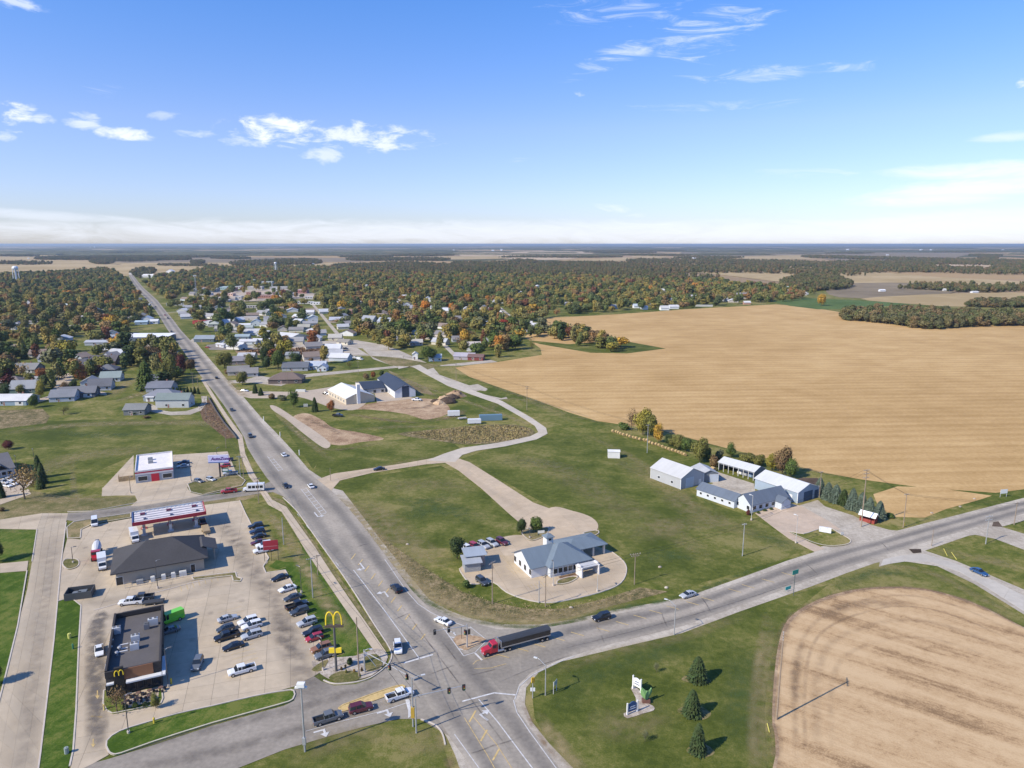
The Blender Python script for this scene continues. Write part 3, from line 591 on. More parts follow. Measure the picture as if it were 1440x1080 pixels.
island([(145,990),(146,972),(160,965),(226,955),(229,983),(226,990),(180,1000),(158,1004),(150,1000)], sm=0)
island([(1110,748),(1130,751),(1150,745),(1165,742),(1180,750),(1196,760),(1190,766),(1165,768),(1140,762)], 'grass')
island([(735,752),(738,745),(770,742),(768,752),(755,759),(745,760)], 'dry')
island([(724,781),(738,778),(745,790),(735,790)], 'dry'); island([(784,822),(800,820),(812,813),(806,811),(786,816)], 'dry'); island([(820,750),(832,754),(842,750),(838,746)], 'dry')
island([(270,812),(331,805),(333,812),(340,814),(338,818),(328,817),(326,810),(272,816)], 'dry', sm=0)
flat('verge', [(186,729),(184,722),(285,706),(345,697),(372,694),(356,700),(342,704),(337,703),(290,709)],.05, M['dry'])
flat('verge', [(345,700),(370,697),(395,722),(425,770),(420,790),(400,790),(378,785),(360,745)],.045, M['grass'])
flat('verge', [(380,697),(398,703),(430,745),(462,790),(548,910),(543,915),(518,878),(464,800),(422,738),(403,711),(385,703)],.06, M['dry'])
kerb([(398,700),(415,716),(430,736),(462,781),(480,806),(500,836),(528,881),(549,914),(549,930),(538,942),(520,954),(498,960),(470,962),(455,957)], False)
kerb([(337,704),(345,722),(357,745),(368,768),(378,785),(370,797),(374,806),(401,802),(414,826),(428,858),(441,886),(454,910),(463,930)], False, sm=0)
kerb([(93,735),(86,790),(81,846),(76,900),(66,985),(57,1060),(50,1110)], False, sm=0); kerb([(52,745),(45,790)], False, sm=0); kerb([(38,803),(25,880),(8,950),(-30,1100)], False, sm=0)
kerb([(81,846),(99,840),(114,852),(111,900),(107,1000),(103,1055),(98,1078)], False, sm=0)
kerb([(132,859),(160,851),(200,839),(270,820),(335,806)], False, sm=0)
kerb([(592,1012),(612,1020),(622,1032),(626,1048)], False); kerb([(95,720),(130,719),(193,707),(285,697),(345,686),(362,680)], False, sm=0)
kerb([(646,800),(650,808),(664,822),(693,819),(712,833),(738,843),(768,848),(800,844),(845,833),(872,821),(881,804),(877,790),(860,776)], False)
def stain_mat(nm='tyre_stain', colr=(.15,.13,.11)):
    m = bpy.data.materials.new(nm); m.use_nodes = True; nt = m.node_tree; N = nt.nodes.new; L = nt.links.new
    b = nt.nodes['Principled BSDF']; b.inputs['Base Color'].default_value = (*colr, 1); b.inputs['Roughness'].default_value = .8
    at = N('ShaderNodeAttribute'); at.attribute_name = 'soft'; geo = N('ShaderNodeNewGeometry'); n = N('ShaderNodeTexNoise'); n.inputs['Scale'].default_value = .35; n.inputs['Detail'].default_value = 6; L(geo.outputs['Position'], n.inputs['Vector'])
    q = N('ShaderNodeMath'); q.operation = 'MULTIPLY'; L(at.outputs['Fac'], q.inputs[0]); r = N('ShaderNodeMapRange'); L(n.outputs['Fac'], r.inputs[0]); r.inputs[1].default_value = .3; r.inputs[2].default_value = .65; L(r.outputs[0], q.inputs[1]); L(q.outputs[0], b.inputs['Alpha']); return m
M['stain'] = stain_mat()
def stain(pts, w, amt, z=.135, sm=4, mt='stain', nm='tyre_stain', par=None):
    """a worn, oily track along pts (photo pixels), w metres wide, fading out at its sides"""
    P = [G(*p, z) for p in smooth(pts, sm, False)]; v = []; f = []; a = []; K = 7
    for i, p in enumerate(P):
        d = (P[min(i + 1, len(P) - 1)] - P[max(i - 1,0)]).normalized(); q = Vector((-d.y, d.x, 0)); e = min(1, min(i, len(P) - 1 - i) / 3)
        for k in range(K): u = k / (K - 1) * 2 - 1; v.append(tuple(p + q * u * w / 2)); a.append((amt * .62 if mt == 'stain' else amt) * e * (1 - u * u) ** 1.5 * (1 if abs(u) < .99 else 0))
    for i in range(len(P) - 1):
        for k in range(K - 1): f.append((i * K + k, i * K + k + 1,(i + 1) * K + k + 1,(i + 1) * K + k))
    amt_ = 1; me = bpy.data.meshes.new(nm); me.from_pydata(v, [], f); me.materials.append(M[mt])
    if me.polygons[0].normal.z < 0: me.flip_normals()
    at = me.attributes.new('soft', 'FLOAT', 'POINT'); at.data.foreach_set('value', a); o = link(nm, me, par or main_road); return o
stain([(300,720),(330,760),(345,790),(372,820),(395,870),(415,920),(428,950),(450,980)],9,.75); stain([(152,861),(142,866),(136,880),(134,930),(136,1000),(135,1066)],4.6,1.5,.1385); stain([(330,800),(280,830),(240,845),(180,858),(140,880),(137,940),(138,1030)],7,.45,.137); stain([(392,865),(400,895),(412,925)],5,.6,.139)
stain([(72,735),(62,800),(52,870),(40,950),(25,1060),(18,1110)],6,.35); stain([(84,735),(76,800),(66,870),(56,950),(44,1060),(38,1110)],5,.3,.137); stain([(130,1060),(250,1035),(400,1000),(470,980),(520,965),(560,950)],4,.6); stain([(160,1085),(290,1060),(400,1032),(480,1008),(560,985)],4,.6,.137)
stain([(110,760),(130,800),(130,840),(160,845),(230,828),(320,800)],7,.4); stain([(690,770),(700,790),(715,812),(760,830),(820,825),(860,805),(865,788)],7,.3); stain([(760,745),(720,760),(690,780)],6,.3,.137)
stain([(0,740),(60,728),(130,724),(270,704),(380,686)],5,.5); stain([(180,700),(240,688),(300,668),(310,645)],7,.3); stain([(450,683),(520,662),(620,650)],4,.25); stain([(630,650),(690,690),(760,735)],4,.2)
for pt in [(296,862),(270,900),(300,925),(250,945),(340,845),(215,985),(155,745),(120,770),(320,740),(330,760),(240,820),(375,870),(400,930)]: stain([(pt[0] - 5, pt[1] + 1), pt, (pt[0] + 5, pt[1] - 1)],2.2,.5,.141)
# ------------------------------------------------------------ painted markings
def mark(pts, m, parent, z=.112, name='painted_line'):
    o = flat(name, pts, z, M[m], parent=parent); return o
def line(a, b, wpx_m, m, parent, z=.125, dash=None):
    A, B = G(*a), G(*b); d = (B - A); Ln = d.length; d.normalize(); q = Vector((-d.y, d.x, 0)) * (wpx_m / 2)
    segs = [(0, Ln)] if not dash else [(t, min(t + dash[0], Ln)) for t in [i * (dash[0] + dash[1]) for i in range(int(Ln / (dash[0] + dash[1])) + 1)]]
    for t0, t1 in segs:
        P = [A + d * t0 + q, A + d * t0 - q, A + d * t1 - q, A + d * t1 + q]
        flat('painted_line', [p[:2] for p in P], z, M[m], True, parent=parent)
def pline(pts, w, m, parent, z=.125, dash=None):
    for a, b in zip(pts, pts[1:]): line(a, b, w, m, parent, z, dash)
pline([(497,802),(540,858),(590,927)],.22, 'white_mark', main_road)
pline([(418,723),(455,770),(482,803)],.16, 'white_mark', main_road, dash=(3,9))
pline([(541,787),(572,832),(588,850),(606,862),(628,872),(662,884)],.16, 'white_mark', main_road)
pline([(673,984),(700,1016),(748,1080),(765,1104)],.22, 'white_mark', main_road)
pline([(639,1033),(673,1080),(690,1105)],.16, 'white_mark', main_road)
pline([(722,985),(727,1003),(745,1030),(780,1078),(800,1104)],.16, 'white_mark', main_road)
pline([(808,923),(780,934),(748,950),(730,966),(724,984)],.16, 'white_mark', main_road)
pline([(665,1008),(698,1047),(719,1080),(735,1106)],.14, 'yellow_mark', main_road)
pline([(653,1010),(685,1062),(706,1100)],.14, 'yellow_mark', main_road)
pline([(650,987),(695,975),(725,978)],.4, 'white_mark', main_road)
pline([(568,933),(609,921)],.5, 'white_mark', main_road)
pline([(668,919),(678,929)],.45, 'white_mark', main_road)
pline([(623,883),(652,923),(668,918),(684,902)],.18, 'white_mark', main_road)
pline([(661,882),(684,900)],.18, 'white_mark', main_road)
for a, b in [((627,888),(640,890)),((633,896),(646,899)),((640,904),(652,907)),((646,913),(655,915)),((636,889),(641,894)),((663,893),(671,899))]: line(a, b, .3, 'white_mark', main_road)
flat('traffic_island', smooth([(638,901),(645,893),(662,893),(684,899),(664,910),(652,914)],3),.16, M['soil'])
for x, y in [(497,783),(507,791),(516,800),(525,811),(535,821),(544,832),(553,844),(562,856),(573,868),(583,882),(595,896)]:
    line((x - 3, y + 4),(x + 3, y - 4),.3, 'yellow_mark', main_road, z=.128)
for x, y in [(665,1008),(681,1035),(698,1062)]: line((x - 5, y + 8),(x + 4, y - 8),.35, 'yellow_mark', main_road, z=.128)
for x, y in [(707,923),(734,914),(758,908),(785,899),(812,892),(848,886),(875,877),(900,868),(922,861),(946,855),(974,849),(995,843),(1033,831),(1052,825),(1080,817),(1108,808)]:
    line((x - 9, y - 2.5),(x + 9, y + 2.5),.22, 'yellow_mark', cross_road)
pline([(665,935),(670,930),(700,922)],.14, 'yellow_mark', cross_road, z=.13); pline([(667,941),(690,940),(712,934)],.14, 'yellow_mark', cross_road, z=.13)
# ladder marking of the turn lane further up the highway
for a, b in [((423,688),(452,724)),((430,686),(459,721)),((376,642),(392,663)),((384,645),(398,661))]: line(a, b, .16, 'white_mark', main_road)
for i in range(9):
    t = i / 8; x0, y0 = 424 + 28 * t, 690 + 34 * t; line((x0, y0),(x0 + 6.5, y0 - 2.5),.3, 'white_mark', main_road, z=.128)
for i in range(6):
    t = i / 5; x0, y0 = 377 + 14 * t, 644 + 18 * t; line((x0, y0),(x0 + 7, y0 - 1.5),.3, 'white_mark', main_road, z=.128)
def turn_arrow(tip, tail, side, parent, s=1.0, m='white_mark'):
    """painted arrow: a shaft from tail to tip and a bent head"""
    A, B = G(*tail), G(*tip); d = (B - A).normalized(); q = Vector((-d.y, d.x, 0)) * side; w = .22 * s
    P = [A + q * w, A - q * w, B - q * w - d * .3, B + q * 1.1 * s - d * .1, B + q * 1.1 * s - d * .75 * s, B + q * 2.4 * s + d * .35, B + q * 1.1 * s + d * 1.3 * s, B + q * 1.1 * s + d * .45, B - q * w + d * .25, B - q * w * 2.4]
    P = [A + q * w, A - q * w, B - q * w + d * .3, B + q * 1.0 * s + d * .3, B + q * 1.0 * s + d * .95, B + q * 2.3 * s + d * .05, B + q * 1.0 * s - d * .85, B + q * 1.0 * s - d * .15, B + q * w - d * .15]
    W = [p[:2] for p in P]
    flat('painted_arrow', W, .14, M[m], True, parent=parent)
turn_arrow((676,1006),(686,1014),-1, main_road); turn_arrow((541,833),(546,840),1, main_road); turn_arrow((512,800),(506,792),-1, main_road)
turn_arrow((455,1027),(441,1031),-1, main_road); turn_arrow((544,1000),(530,1004),-1, main_road); turn_arrow((447,727),(442,721),1, main_road)
for ax, ay in ((131,1046),(137,978)):
    flat('painted_arrow', [(ax - .8, ay - 7),(ax + .8, ay - 7),(ax + .8, ay),(ax + 3.2, ay),(ax, ay + 5),(ax - 3.2, ay),(ax - .8, ay)],.145, M['yellow_mark'], parent=lot)
# side road: solid line, stop line, raised yellow median
pline([(430,1029),(480,1015),(540,1000),(572,989)],.18, 'white_mark', main_road, z=.12)
flat('stop_line', [(570,984),(576,983),(579,1006),(574,1010),(574,1000)],.13, M['white_mark'], parent=main_road)
flat('median_island', smooth([(479,998),(482,992),(545,969),(566,964),(568,969),(548,977),(484,1000)],2),.2, M['yellow_mark'])
kerb([(479,998),(482,992),(545,969),(566,964),(568,969),(548,977),(484,1000)], True, 0,.19, mt='yellow_mark', sm=2)
pline([(128,1008),(144,1009)],.35, 'yellow_mark', lot, z=.13)
# parking bay lines
for i in range(9): line((233 + 8.5 * i + 20,828 - 2.5 * i - 5),(236 + 8.5 * i + 20,837 - 2.5 * i - 5),.12, 'yellow_mark', lot, z=.13)
for i in range(12):
    x, y = 306 + 2.1 * i, 862 + 6.6 * i; line((x, y),(x + 34, y - 9),.1, 'yellow_mark', lot, z=.13)
for i in range(21):
    x, y = 372 + 4.3 * i, 807 + 6.4 * i; line((x + 6, y - 1),(x + 30, y - 9),.1, 'yellow_mark', lot, z=.13)
for i in range(9):
    x, y = 703 + 3.1 * i, 785 + 0.0 * i; line((x, 781 + i * .2),(x + 13,795 + i * .2),.1, 'yellow_mark', lot, z=.13)
for i in range(8):
    x = 712 + 4 * i; line((x, 797 - .6 * i),(x + 12,808 - .6 * i),.1, 'yellow_mark', lot, z=.13)
for i in range(6): line((757 + 4.5 * i - 15,823 - 1.0 * i),(757 + 4.5 * i - 9,830 - 1.0 * i),.1, 'yellow_mark', lot, z=.13)
M['dry_soft'] = stain_mat('dry_patch', (.36,.28,.13)); M['green_soft'] = stain_mat('green_patch', (.075,.115,.02)); M['earth_soft'] = stain_mat('earth_patch', (.27,.18,.10))
def patch(mt, pts, w, amt, z=.075): stain(pts, w, amt, z + random.uniform(0,.004),4, mt, {'dry_soft': 'dry_patch', 'green_soft': 'green_patch', 'earth_soft': 'earth_patch'}[mt], grassland)
for p, w, a in [([(474,694),(500,725),(540,772),(580,815),(625,848),(690,868),(780,870),(900,840)],9,.8),([(470,670),(540,655),(620,640)],5,.5),([(500,700),(540,730),(580,770),(640,800)],16,.5),([(520,690),(600,680),(680,690)],18,.35),([(860,640),(930,680),(980,720),(1080,760)],16,.4),([(700,640),(780,660),(850,700),(900,740)],22,.3),
        ([(880,760),(940,740),(1030,735)],16,.4),([(820,610),(900,650),(1000,730)],6,.4),([(650,610),(720,560),(820,600)],8,.4),([(750,1000),(790,1050),(830,1100)],4,.9),([(760,950),(850,920),(960,895),(1060,860)],5,.4),([(1080,860),(1065,940),(1058,1020),(1062,1090)],3,.8),([(1090,870),(1078,940),(1072,1020),(1075,1090)],3,.5),([(820,1010),(880,1020),(940,990)],12,.4),([(400,1070),(480,1040),(560,1030)],8,.5),([(560,1060),(600,1040),(630,1060)],8,.6),
        ([(0,680),(60,660),(120,640),(260,630)],20,.45),([(0,610),(100,598),(260,594),(320,600)],14,.6),([(30,705),(100,700),(170,702)],10,.6),([(100,640),(104,690),(106,720)],3,.5),([(360,705),(400,750),(430,800),(460,850),(500,900)],5,.8),([(350,712),(375,760),(395,790)],6,.7),([(85,850),(83,900),(78,930)],5,.9),([(100,850),(98,890)],4,.7),([(0,745),(45,747)],4,.6),([(390,580),(420,610),(470,650)],5,.7),([(1220,800),(1290,800),(1360,830),(1430,870)],5,.4),([(1300,770),(1400,790),(1440,800)],8,.5),([(150,560),(170,545),(190,530)],12,.8),([(215,545),(195,555),(160,565)],10,.8),([(880,700),(960,760),(1000,790)],12,.3),([(310,520),(330,545),(350,560)],6,.7),([(540,522),(600,545),(700,580),(750,600)],5,.6),([(480,605),(560,600),(640,600)],8,.5),([(700,545),(760,565),(840,590)],4,.6)]: patch('dry_soft', p, w, a)
for p, w, a in [([(560,735),(610,715),(680,735)],18,.7),([(540,700),(600,705),(650,690)],10,.5),([(700,650),(760,650),(840,670)],12,.5),([(900,790),(940,780),(980,790)],12,.6),([(1040,740),(1090,760),(1130,775)],10,.5),([(780,1000),(830,950),(900,925),(1000,900)],10,.5),([(1050,900),(1040,980),(1045,1070)],10,.6),([(1160,830),(1230,805),(1300,810)],6,.7),([(505,745),(545,795),(585,835),(640,868)],2.5,.9),([(60,605),(150,612),(250,605)],14,.5),([(290,640),(325,650),(348,680)],5,.7),([(380,745),(400,790)],3,.7),([(385,585),(420,615)],4,.6),([(640,870),(760,882),(860,858),(960,838),(1100,785)],2.5,.8),([(860,640),(890,660)],8,.5),([(600,590),(520,590)],8,.4),([(980,690),(1020,725)],5,.6)]: patch('green_soft', p, w, a)
for p, w, a in [([(1094,1100),(1089,1015),(1090,960),(1096,911),(1108,876),(1134,854),(1175,837),(1230,827),(1300,829),(1370,849),(1440,883)],3.0,.6),([(1150,870),(1200,850),(1290,848)],5,.6),([(1120,1000),(1118,950),(1130,900)],3,.5),([(645,521),(700,546),(752,564),(800,583),(880,603)],3,.35),([(1120,655),(1160,666),(1200,671)],3,.3),([(630,1060),(640,1090)],3,.9),([(735,985),(755,1030),(790,1075)],1.6,.8),([(620,560),(600,572),(560,575)],6,.8),([(600,592),(640,585),(650,575)],8,.8),([(480,580),(540,590),(600,596)],6,.7),([(420,586),(460,600),(480,612)],5,.9),([(545,530),(590,548),(620,560)],6,.6),([(440,630),(480,632),(540,622)],4,.5)]: patch('earth_soft', p, w, a)
for a_, b_ in [((470,812),(505,806)),((552,872),(575,862)),((500,770),(520,764)),((452,762),(470,757)),((600,950),(640,935)),((640,1000),(668,990)),((690,1050),(735,1036)),((430,700),(450,694)),((850,905),(840,880)),((1000,862),(985,838)),((940,885),(930,860)),((1150,808),(1130,790)),((1250,775),(1235,760)),((560,800),(545,805)),((660,1060),(700,1045)),((620,900),(650,940)),((660,950),(700,940))]:
    patch_ = stain([a_, ((a_[0] + b_[0]) / 2 + random.uniform(-2,2),(a_[1] + b_[1]) / 2 + random.uniform(-1,1)), b_],.5,1.3,.142)
for pts_ in ([(505,855),(530,885),(560,930),(600,985)],[(560,845),(600,900),(660,980),(720,1060)],[(455,770),(490,820),(520,860)],[(780,915),(900,885),(1040,845),(1200,790)],[(700,960),(760,935),(850,908)]): stain(pts_, .45,1.0,.1425)
EB = [(1120,1078),(1118,1015),(1118,962),(1124,916),(1138,884),(1166,862),(1205,847),(1245,838),(1300,840),(1360,858),(1440,895)]
for f_, a_, w_ in ((0,.24,1.6),(.09,.3,1.2),(.2,.2,2.6),(.34,.16,1.8)): patch('earth_soft', [(x + (1330 - x) * f_ * .7, y + (1010 - y) * f_) for x, y in EB], w_, a_)
# ------------------------------------------------------------ trees and bushes
rng = random.Random(11)
def crown_mb(n_leaf, lobes, leaf, seed, shape='round', inner=True):
    """foliage on unit size: width about 2 (x, y in -1..1), height 0..2; many leaf clumps over uneven lobes"""
    r = random.Random(seed); mb = MB(); L_ = []
    if shape == 'round':
        for i in range(lobes):
            a = r.uniform(0,6.28); rad = r.uniform(.1,.52) if i else 0; zz = r.uniform(.62,1.5) if i else 1.08
            L_.append((Vector((math.cos(a) * rad, math.sin(a) * rad, zz)), r.uniform(.34,.58) if i else .72))
    elif shape == 'tall':
        for i in range(lobes):
            a = r.uniform(0,6.28); rad = r.uniform(.05,.35); zz = r.uniform(.4,1.75); L_.append((Vector((math.cos(a) * rad, math.sin(a) * rad, zz)), r.uniform(.3,.5) * (1.15 - .3 * abs(zz - 1))))
    elif shape == 'bush':
        for i in range(lobes):
            a = r.uniform(0,6.28); rad = r.uniform(0,.5); L_.append((Vector((math.cos(a) * rad, math.sin(a) * rad, r.uniform(.4,.9))), r.uniform(.4,.6)))
    if inner:
        for c, q in L_:                                           # twiggy mass inside each lobe keeps the crown from being see-through
            k = len(mb.v); q2 = q * .72
            pts = [Vector((0,0,1)), Vector((0,0,-1))] + [Vector((math.cos(t * 1.047 + .3), math.sin(t * 1.047 + .3),.1 * (-1) ** t)) for t in range(6)]
            mb.v += [tuple(c + p * q2 * r.uniform(.85,1.1)) for p in pts]
            for t in range(6):
                j = (t + 1) % 6; mb.f += [(k, k + 2 + t, k + 2 + j),(k + 1, k + 2 + j, k + 2 + t)]; mb.m += [0,0]
    for i in range(n_leaf):
        c, q = L_[r.randrange(len(L_))]
        d = Vector((r.gauss(0,1), r.gauss(0,1), r.gauss(.25,1))).normalized(); p = c + d * q * r.uniform(.72,1.08)
        u = (d.cross(Vector((r.gauss(0,1), r.gauss(0,1), r.gauss(0,1)))).normalized() + d * r.uniform(-.7,.7)).normalized()
        w = (d.cross(u) + d * r.uniform(-.6,.6)).normalized(); s = leaf * r.uniform(.6,1.35)
        mb.quad(p - u * s - w * s * .5, p + u * s * .2 - w * s * .8, p + u * s + w * s * .5, p - u * s * .2 + w * s * .8)
    return mb
def conifer_mb(n, seed, leaf=.1):
    r = random.Random(seed); mb = MB()
    k = len(mb.v); mb.v += [(0,0,1.9)] + [(.55 * math.cos(t * .785),.55 * math.sin(t * .785),.12) for t in range(8)]
    for t in range(8): mb.f.append((k, k + 1 + t, k + 1 + (t + 1) % 8)); mb.m.append(0)
    tiers = 11
    for i in range(n):
        t = (r.random() ** 1.25); tier = int(t * tiers) / tiers; z_ = .08 + 1.85 * t
        rad = (1 - t) ** .62 * r.uniform(.5,1.08) * (1.05 - .35 * ((t * tiers) % 1)) + .02
        a = r.uniform(0,6.28) ; a = round(a * 2.2) / 2.2 + r.uniform(-.16,.16); p = Vector((rad * math.cos(a), rad * math.sin(a), z_ - rad * .16))
        o = Vector((math.cos(a), math.sin(a),-.35)).normalized(); q = Vector((-math.sin(a), math.cos(a), r.uniform(-.3,.3))).normalized(); s = leaf * r.uniform(.7,1.4)
        mb.quad(p - o * s, p + q * s * .55 + o * s * .2, p + o * s * 1.3, p - q * s * .55 + o * s * .2)
    return mb
def limbs(mb, seed, r0=.045, top=1.25, n=6, mi=0, spread=.55):
    r = random.Random(seed); mb.tube((0,0,0),(r.uniform(-.03,.03), r.uniform(-.03,.03),.55), r0, r0 * .75,7, mi)
    mb.tube((0,0,.5),(.03,0, top), r0 * .75, r0 * .25,6, mi)
    for i in range(n):
        a = i * 6.28 / n + r.uniform(-.3,.3); z0 = r.uniform(.4,.8); e = Vector((math.cos(a) * spread, math.sin(a) * spread, z0 + r.uniform(.4,.75)))
        mb.tube((0,0, z0), e, r0 * .5, r0 * .16,5, mi)
def trunk_mesh(seed): m_ = MB(); limbs(m_, seed); return m_.mesh('trunk', M['bark'])
TRUNKS = [trunk_mesh(i) for i in range(3)]
CROWNS = [crown_mb(3200,11,.052, s).mesh('crown', M['leaf']) for s in (1,2,3)]
CROWN_TALL = [crown_mb(2600,10,.055, s, 'tall').mesh('crown', M['leaf']) for s in (4,5)]
CROWN_THIN = [crown_mb(900,10,.04, s, inner=False).mesh('crown', M['leaf']) for s in (6,7)]
CROWN_BUSH = [crown_mb(900,6,.09, s, 'bush').mesh('foliage', M['leaf']) for s in (8,9)]
CONES = [conifer_mb(3000, s, .12).mesh('crown', M['leaf']) for s in (10,11)]
def small_tree(seed, shape):
    mb = conifer_mb(420, seed, .17) if shape == 'cone' else crown_mb(620 if shape != 'bush' else 300,9,.115, seed, shape)
    mb.tube((0,0,0),(0,0,.75),.05,.03,6,1); return mb
TOWN = [small_tree(20 + i, 'round').mesh('tree_mesh', [M['leaf'], M['bark']]) for i in range(5)] + [small_tree(30 + i, 'tall').mesh('tree_mesh', [M['leaf'], M['bark']]) for i in range(2)] + [small_tree(40, 'cone').mesh('tree_mesh', [M['leaf'], M['bark']])]
def bare_tree(seed): mb = crown_mb(170,9,.10, seed, inner=False); limbs(mb, seed, .04,1.5,8,1); return mb
TOWN.append(bare_tree(44).mesh('tree_mesh', [M['leaf'], M['bark']]))
TREES = []
def near_tree(px, base_py, wpx, hpx, colname, label, kind='round', name='broadleaf_tree', cat='tree', group=None):
    """base_py: ground line of the trunk; wpx, hpx: crown width and total height in photo pixels"""
    b = G(px, base_py); zc = b.y * CP + CAMH * SP
    w = wpx / FPX * zc / 2; v = (base_py - 540) / FPX; h = hpx / FPX * zc / (CP - v * SP * 0 - .0) * 1.0
    h = height_of((px, base_py),(px, base_py - hpx))
    h = max(1.0, h - w * .35 if kind != 'cone' else h - w * .2)
    t = thing(name, label, cat, b, rng.uniform(0,6.28), group)
    if kind == 'bush': cr = rng.choice(CROWN_BUSH); sc = (w, w, h / 1.35)
    elif kind == 'cone': cr = rng.choice(CONES); sc = (w * 1.1, w * 1.1, h / 1.98)
    elif kind == 'tall': cr = rng.choice(CROWN_TALL); sc = (w * 1.35, w * 1.35, h / 2.05)
    elif kind == 'thin': cr = rng.choice(CROWN_THIN); sc = (w, w, h / 1.95)
    else: cr = rng.choice(CROWNS); sc = (w, w, h / 1.9)
    c = part('crown' if kind != 'bush' else 'foliage', cr, None, t, LEAFCOL[colname]); c.scale = sc
    if kind != 'bush':
        k = part('trunk', rng.choice(TRUNKS), None, t); k.scale = (sc[0] * (1 if kind != 'cone' else .6), sc[1] * (1 if kind != 'cone' else .6), sc[2])
        if kind == 'cone': k.scale = (.5 * w, .5 * w, sc[2] * .9)
    return t
NT = near_tree
NT(981,957,27,37, 'dark green', 'dark spruce on the corner lawn, topmost of the three', 'cone', 'spruce_tree')
NT(973,1005,26,38, 'dark green', 'dark spruce on the corner lawn, middle of the three', 'cone', 'spruce_tree')
NT(981,1058,24,44, 'dark green', 'dark slim spruce on the corner lawn, lowest of the three', 'cone', 'spruce_tree')
NT(923,946,12,17, 'grey-green', 'bare grey sapling just above the pair of white welcome signs', 'thin', 'sapling')
NT(907,1043,14,20, 'grey-green', 'bare grey sapling below the blue welcome sign', 'thin', 'sapling')
NT(165,1002,42,44, 'brown', 'brown thin-leaved tree in front of the fast food restaurant', 'thin')
NT(219,996,16,22, 'olive', 'small olive tree at the patio corner of the restaurant', 'round')
NT(643,786,26,36, 'dark green', 'dark dense tree at the west end of the bank car row', 'tall', 'dark_tree')
NT(733,752,17,26, 'dark green', 'left of two trees by the bank driveway', 'round')
NT(754,748,22,27, 'green', 'right and wider of two trees by the bank driveway', 'round')
NT(655,827,17,14, 'green', 'round green shrub beside the small grey kiosk', 'bush', 'shrub', 'shrub')
NT(35,702,50,62, 'tan', 'large bronze thin-leaved tree beside the left edge car park', 'thin')
NT(55,672,14,34, 'dark green', 'dark conifer behind the bronze tree, furthest of three', 'cone', 'conifer')
NT(60,680,14,32, 'dark green', 'dark conifer behind the bronze tree, middle of three', 'cone', 'conifer')
NT(58,687,12,26, 'dark green', 'dark low conifer behind the bronze tree, nearest of three', 'cone', 'conifer')
NT(12,632,17,17, 'maroon', 'small maroon tree behind the long grey-roofed office', 'round')
NT(-6,790,26,40, 'dark green', 'dark tree at the left edge of the picture above the alley', 'round')
NT(-8,962,26,40, 'dark green', 'dark tree at the left edge of the picture on the lower lawn', 'round')
NT(2,700,12,26, 'dark green', 'dark conifer at the left edge beside parked cars', 'cone', 'conifer')
NT(3,719,12,8, 'brown', 'low brown shrub below the office driveway', 'bush', 'shrub', 'shrub')
NT(492,935,13,12, 'dark green', 'dark juniper shrub on the rock bed under the arches sign', 'bush', 'shrub', 'shrub')
for i, (x, y, c) in enumerate([(480,943, 'brown'),(487,947, 'olive'),(498,946, 'tan'),(509,944, 'brown'),(486,940, 'tan')]):
    NT(x, y, 5,3, c, ['brown', 'olive', 'tan', 'brown', 'small tan'][i] + ' low clump on the rock bed, ' + ['leftmost', 'second from left', 'middle', 'rightmost', 'closest to the juniper'][i], 'bush', 'shrub', 'shrub', 'low clumps on the rock bed')
for i, (x, y, w, h, c) in enumerate([(176,997,12,9, 'dark green'),(190,995,12,9, 'green'),(204,993,12,8, 'dark green'),(216,985,9,9, 'dark green')]):
    NT(x, y, w, h, c, ['left', 'second', 'third', 'corner'][i] + ' evergreen bush in the restaurant planting bed', 'bush', 'shrub', 'shrub', 'bushes round the restaurant patio')
# hedgerow behind the round bales and the sheds
for x, y, w, h, c, k, l in [(888,606,22,40, 'brown', 'thin', 'tall grey-brown thin tree at the left of the bale row'),(904,612,30,42, 'yellow-green', 'round', 'large yellow-green tree behind the bale row'),
        (913,614,26,40, 'olive', 'round', 'large olive tree right of the yellow-green one'),(926,622,18,28, 'golden', 'round', 'golden tree in the hedgerow behind the bales'),
        (876,604,22,14, 'green', 'bush', 'low green bush at the left end of the bale row'),(940,628,14,22, 'dark green', 'round', 'dark green tree in the hedgerow behind the bales'),
        (952,632,26,24, 'olive', 'round', 'broad olive tree in the middle of the hedgerow'),(965,635,20,24, 'green', 'round', 'green tree in the hedgerow before the big olive one'),
        (984,650,28,38, 'olive', 'round', 'big olive tree behind the double grey shed'),(993,650,18,26, 'dark green', 'round', 'dark tree beside the big olive tree behind the sheds'),
        (1003,656,18,20, 'brown', 'bush', 'brown brush left of the open pole shed'),(1012,645,16,16, 'grey-green', 'bush', 'grey brush behind the open pole shed'),
        (1028,643,18,22, 'green', 'round', 'green tree behind the open pole shed'),(1050,652,32,22, 'olive', 'round', 'wide olive tree right behind the open pole shed'),
        (1068,656,22,22, 'olive', 'round', 'olive tree behind the right end of the pole shed'),(1085,662,20,26, 'yellow-green', 'round', 'yellow-green tree behind the white-roofed shed'),
        (1100,668,28,44, 'brown', 'round', 'tall dark brown tree behind the white-roofed shed'),(1112,672,22,34, 'green', 'round', 'green tree at the right end of the shed hedgerow')]:
    NT(x, y, w, h, c, l, k, 'hedgerow_tree' if k != 'bush' else 'shrub', 'tree' if k != 'bush' else 'shrub', 'trees of the hedgerow behind the sheds' if k != 'bush' else None)
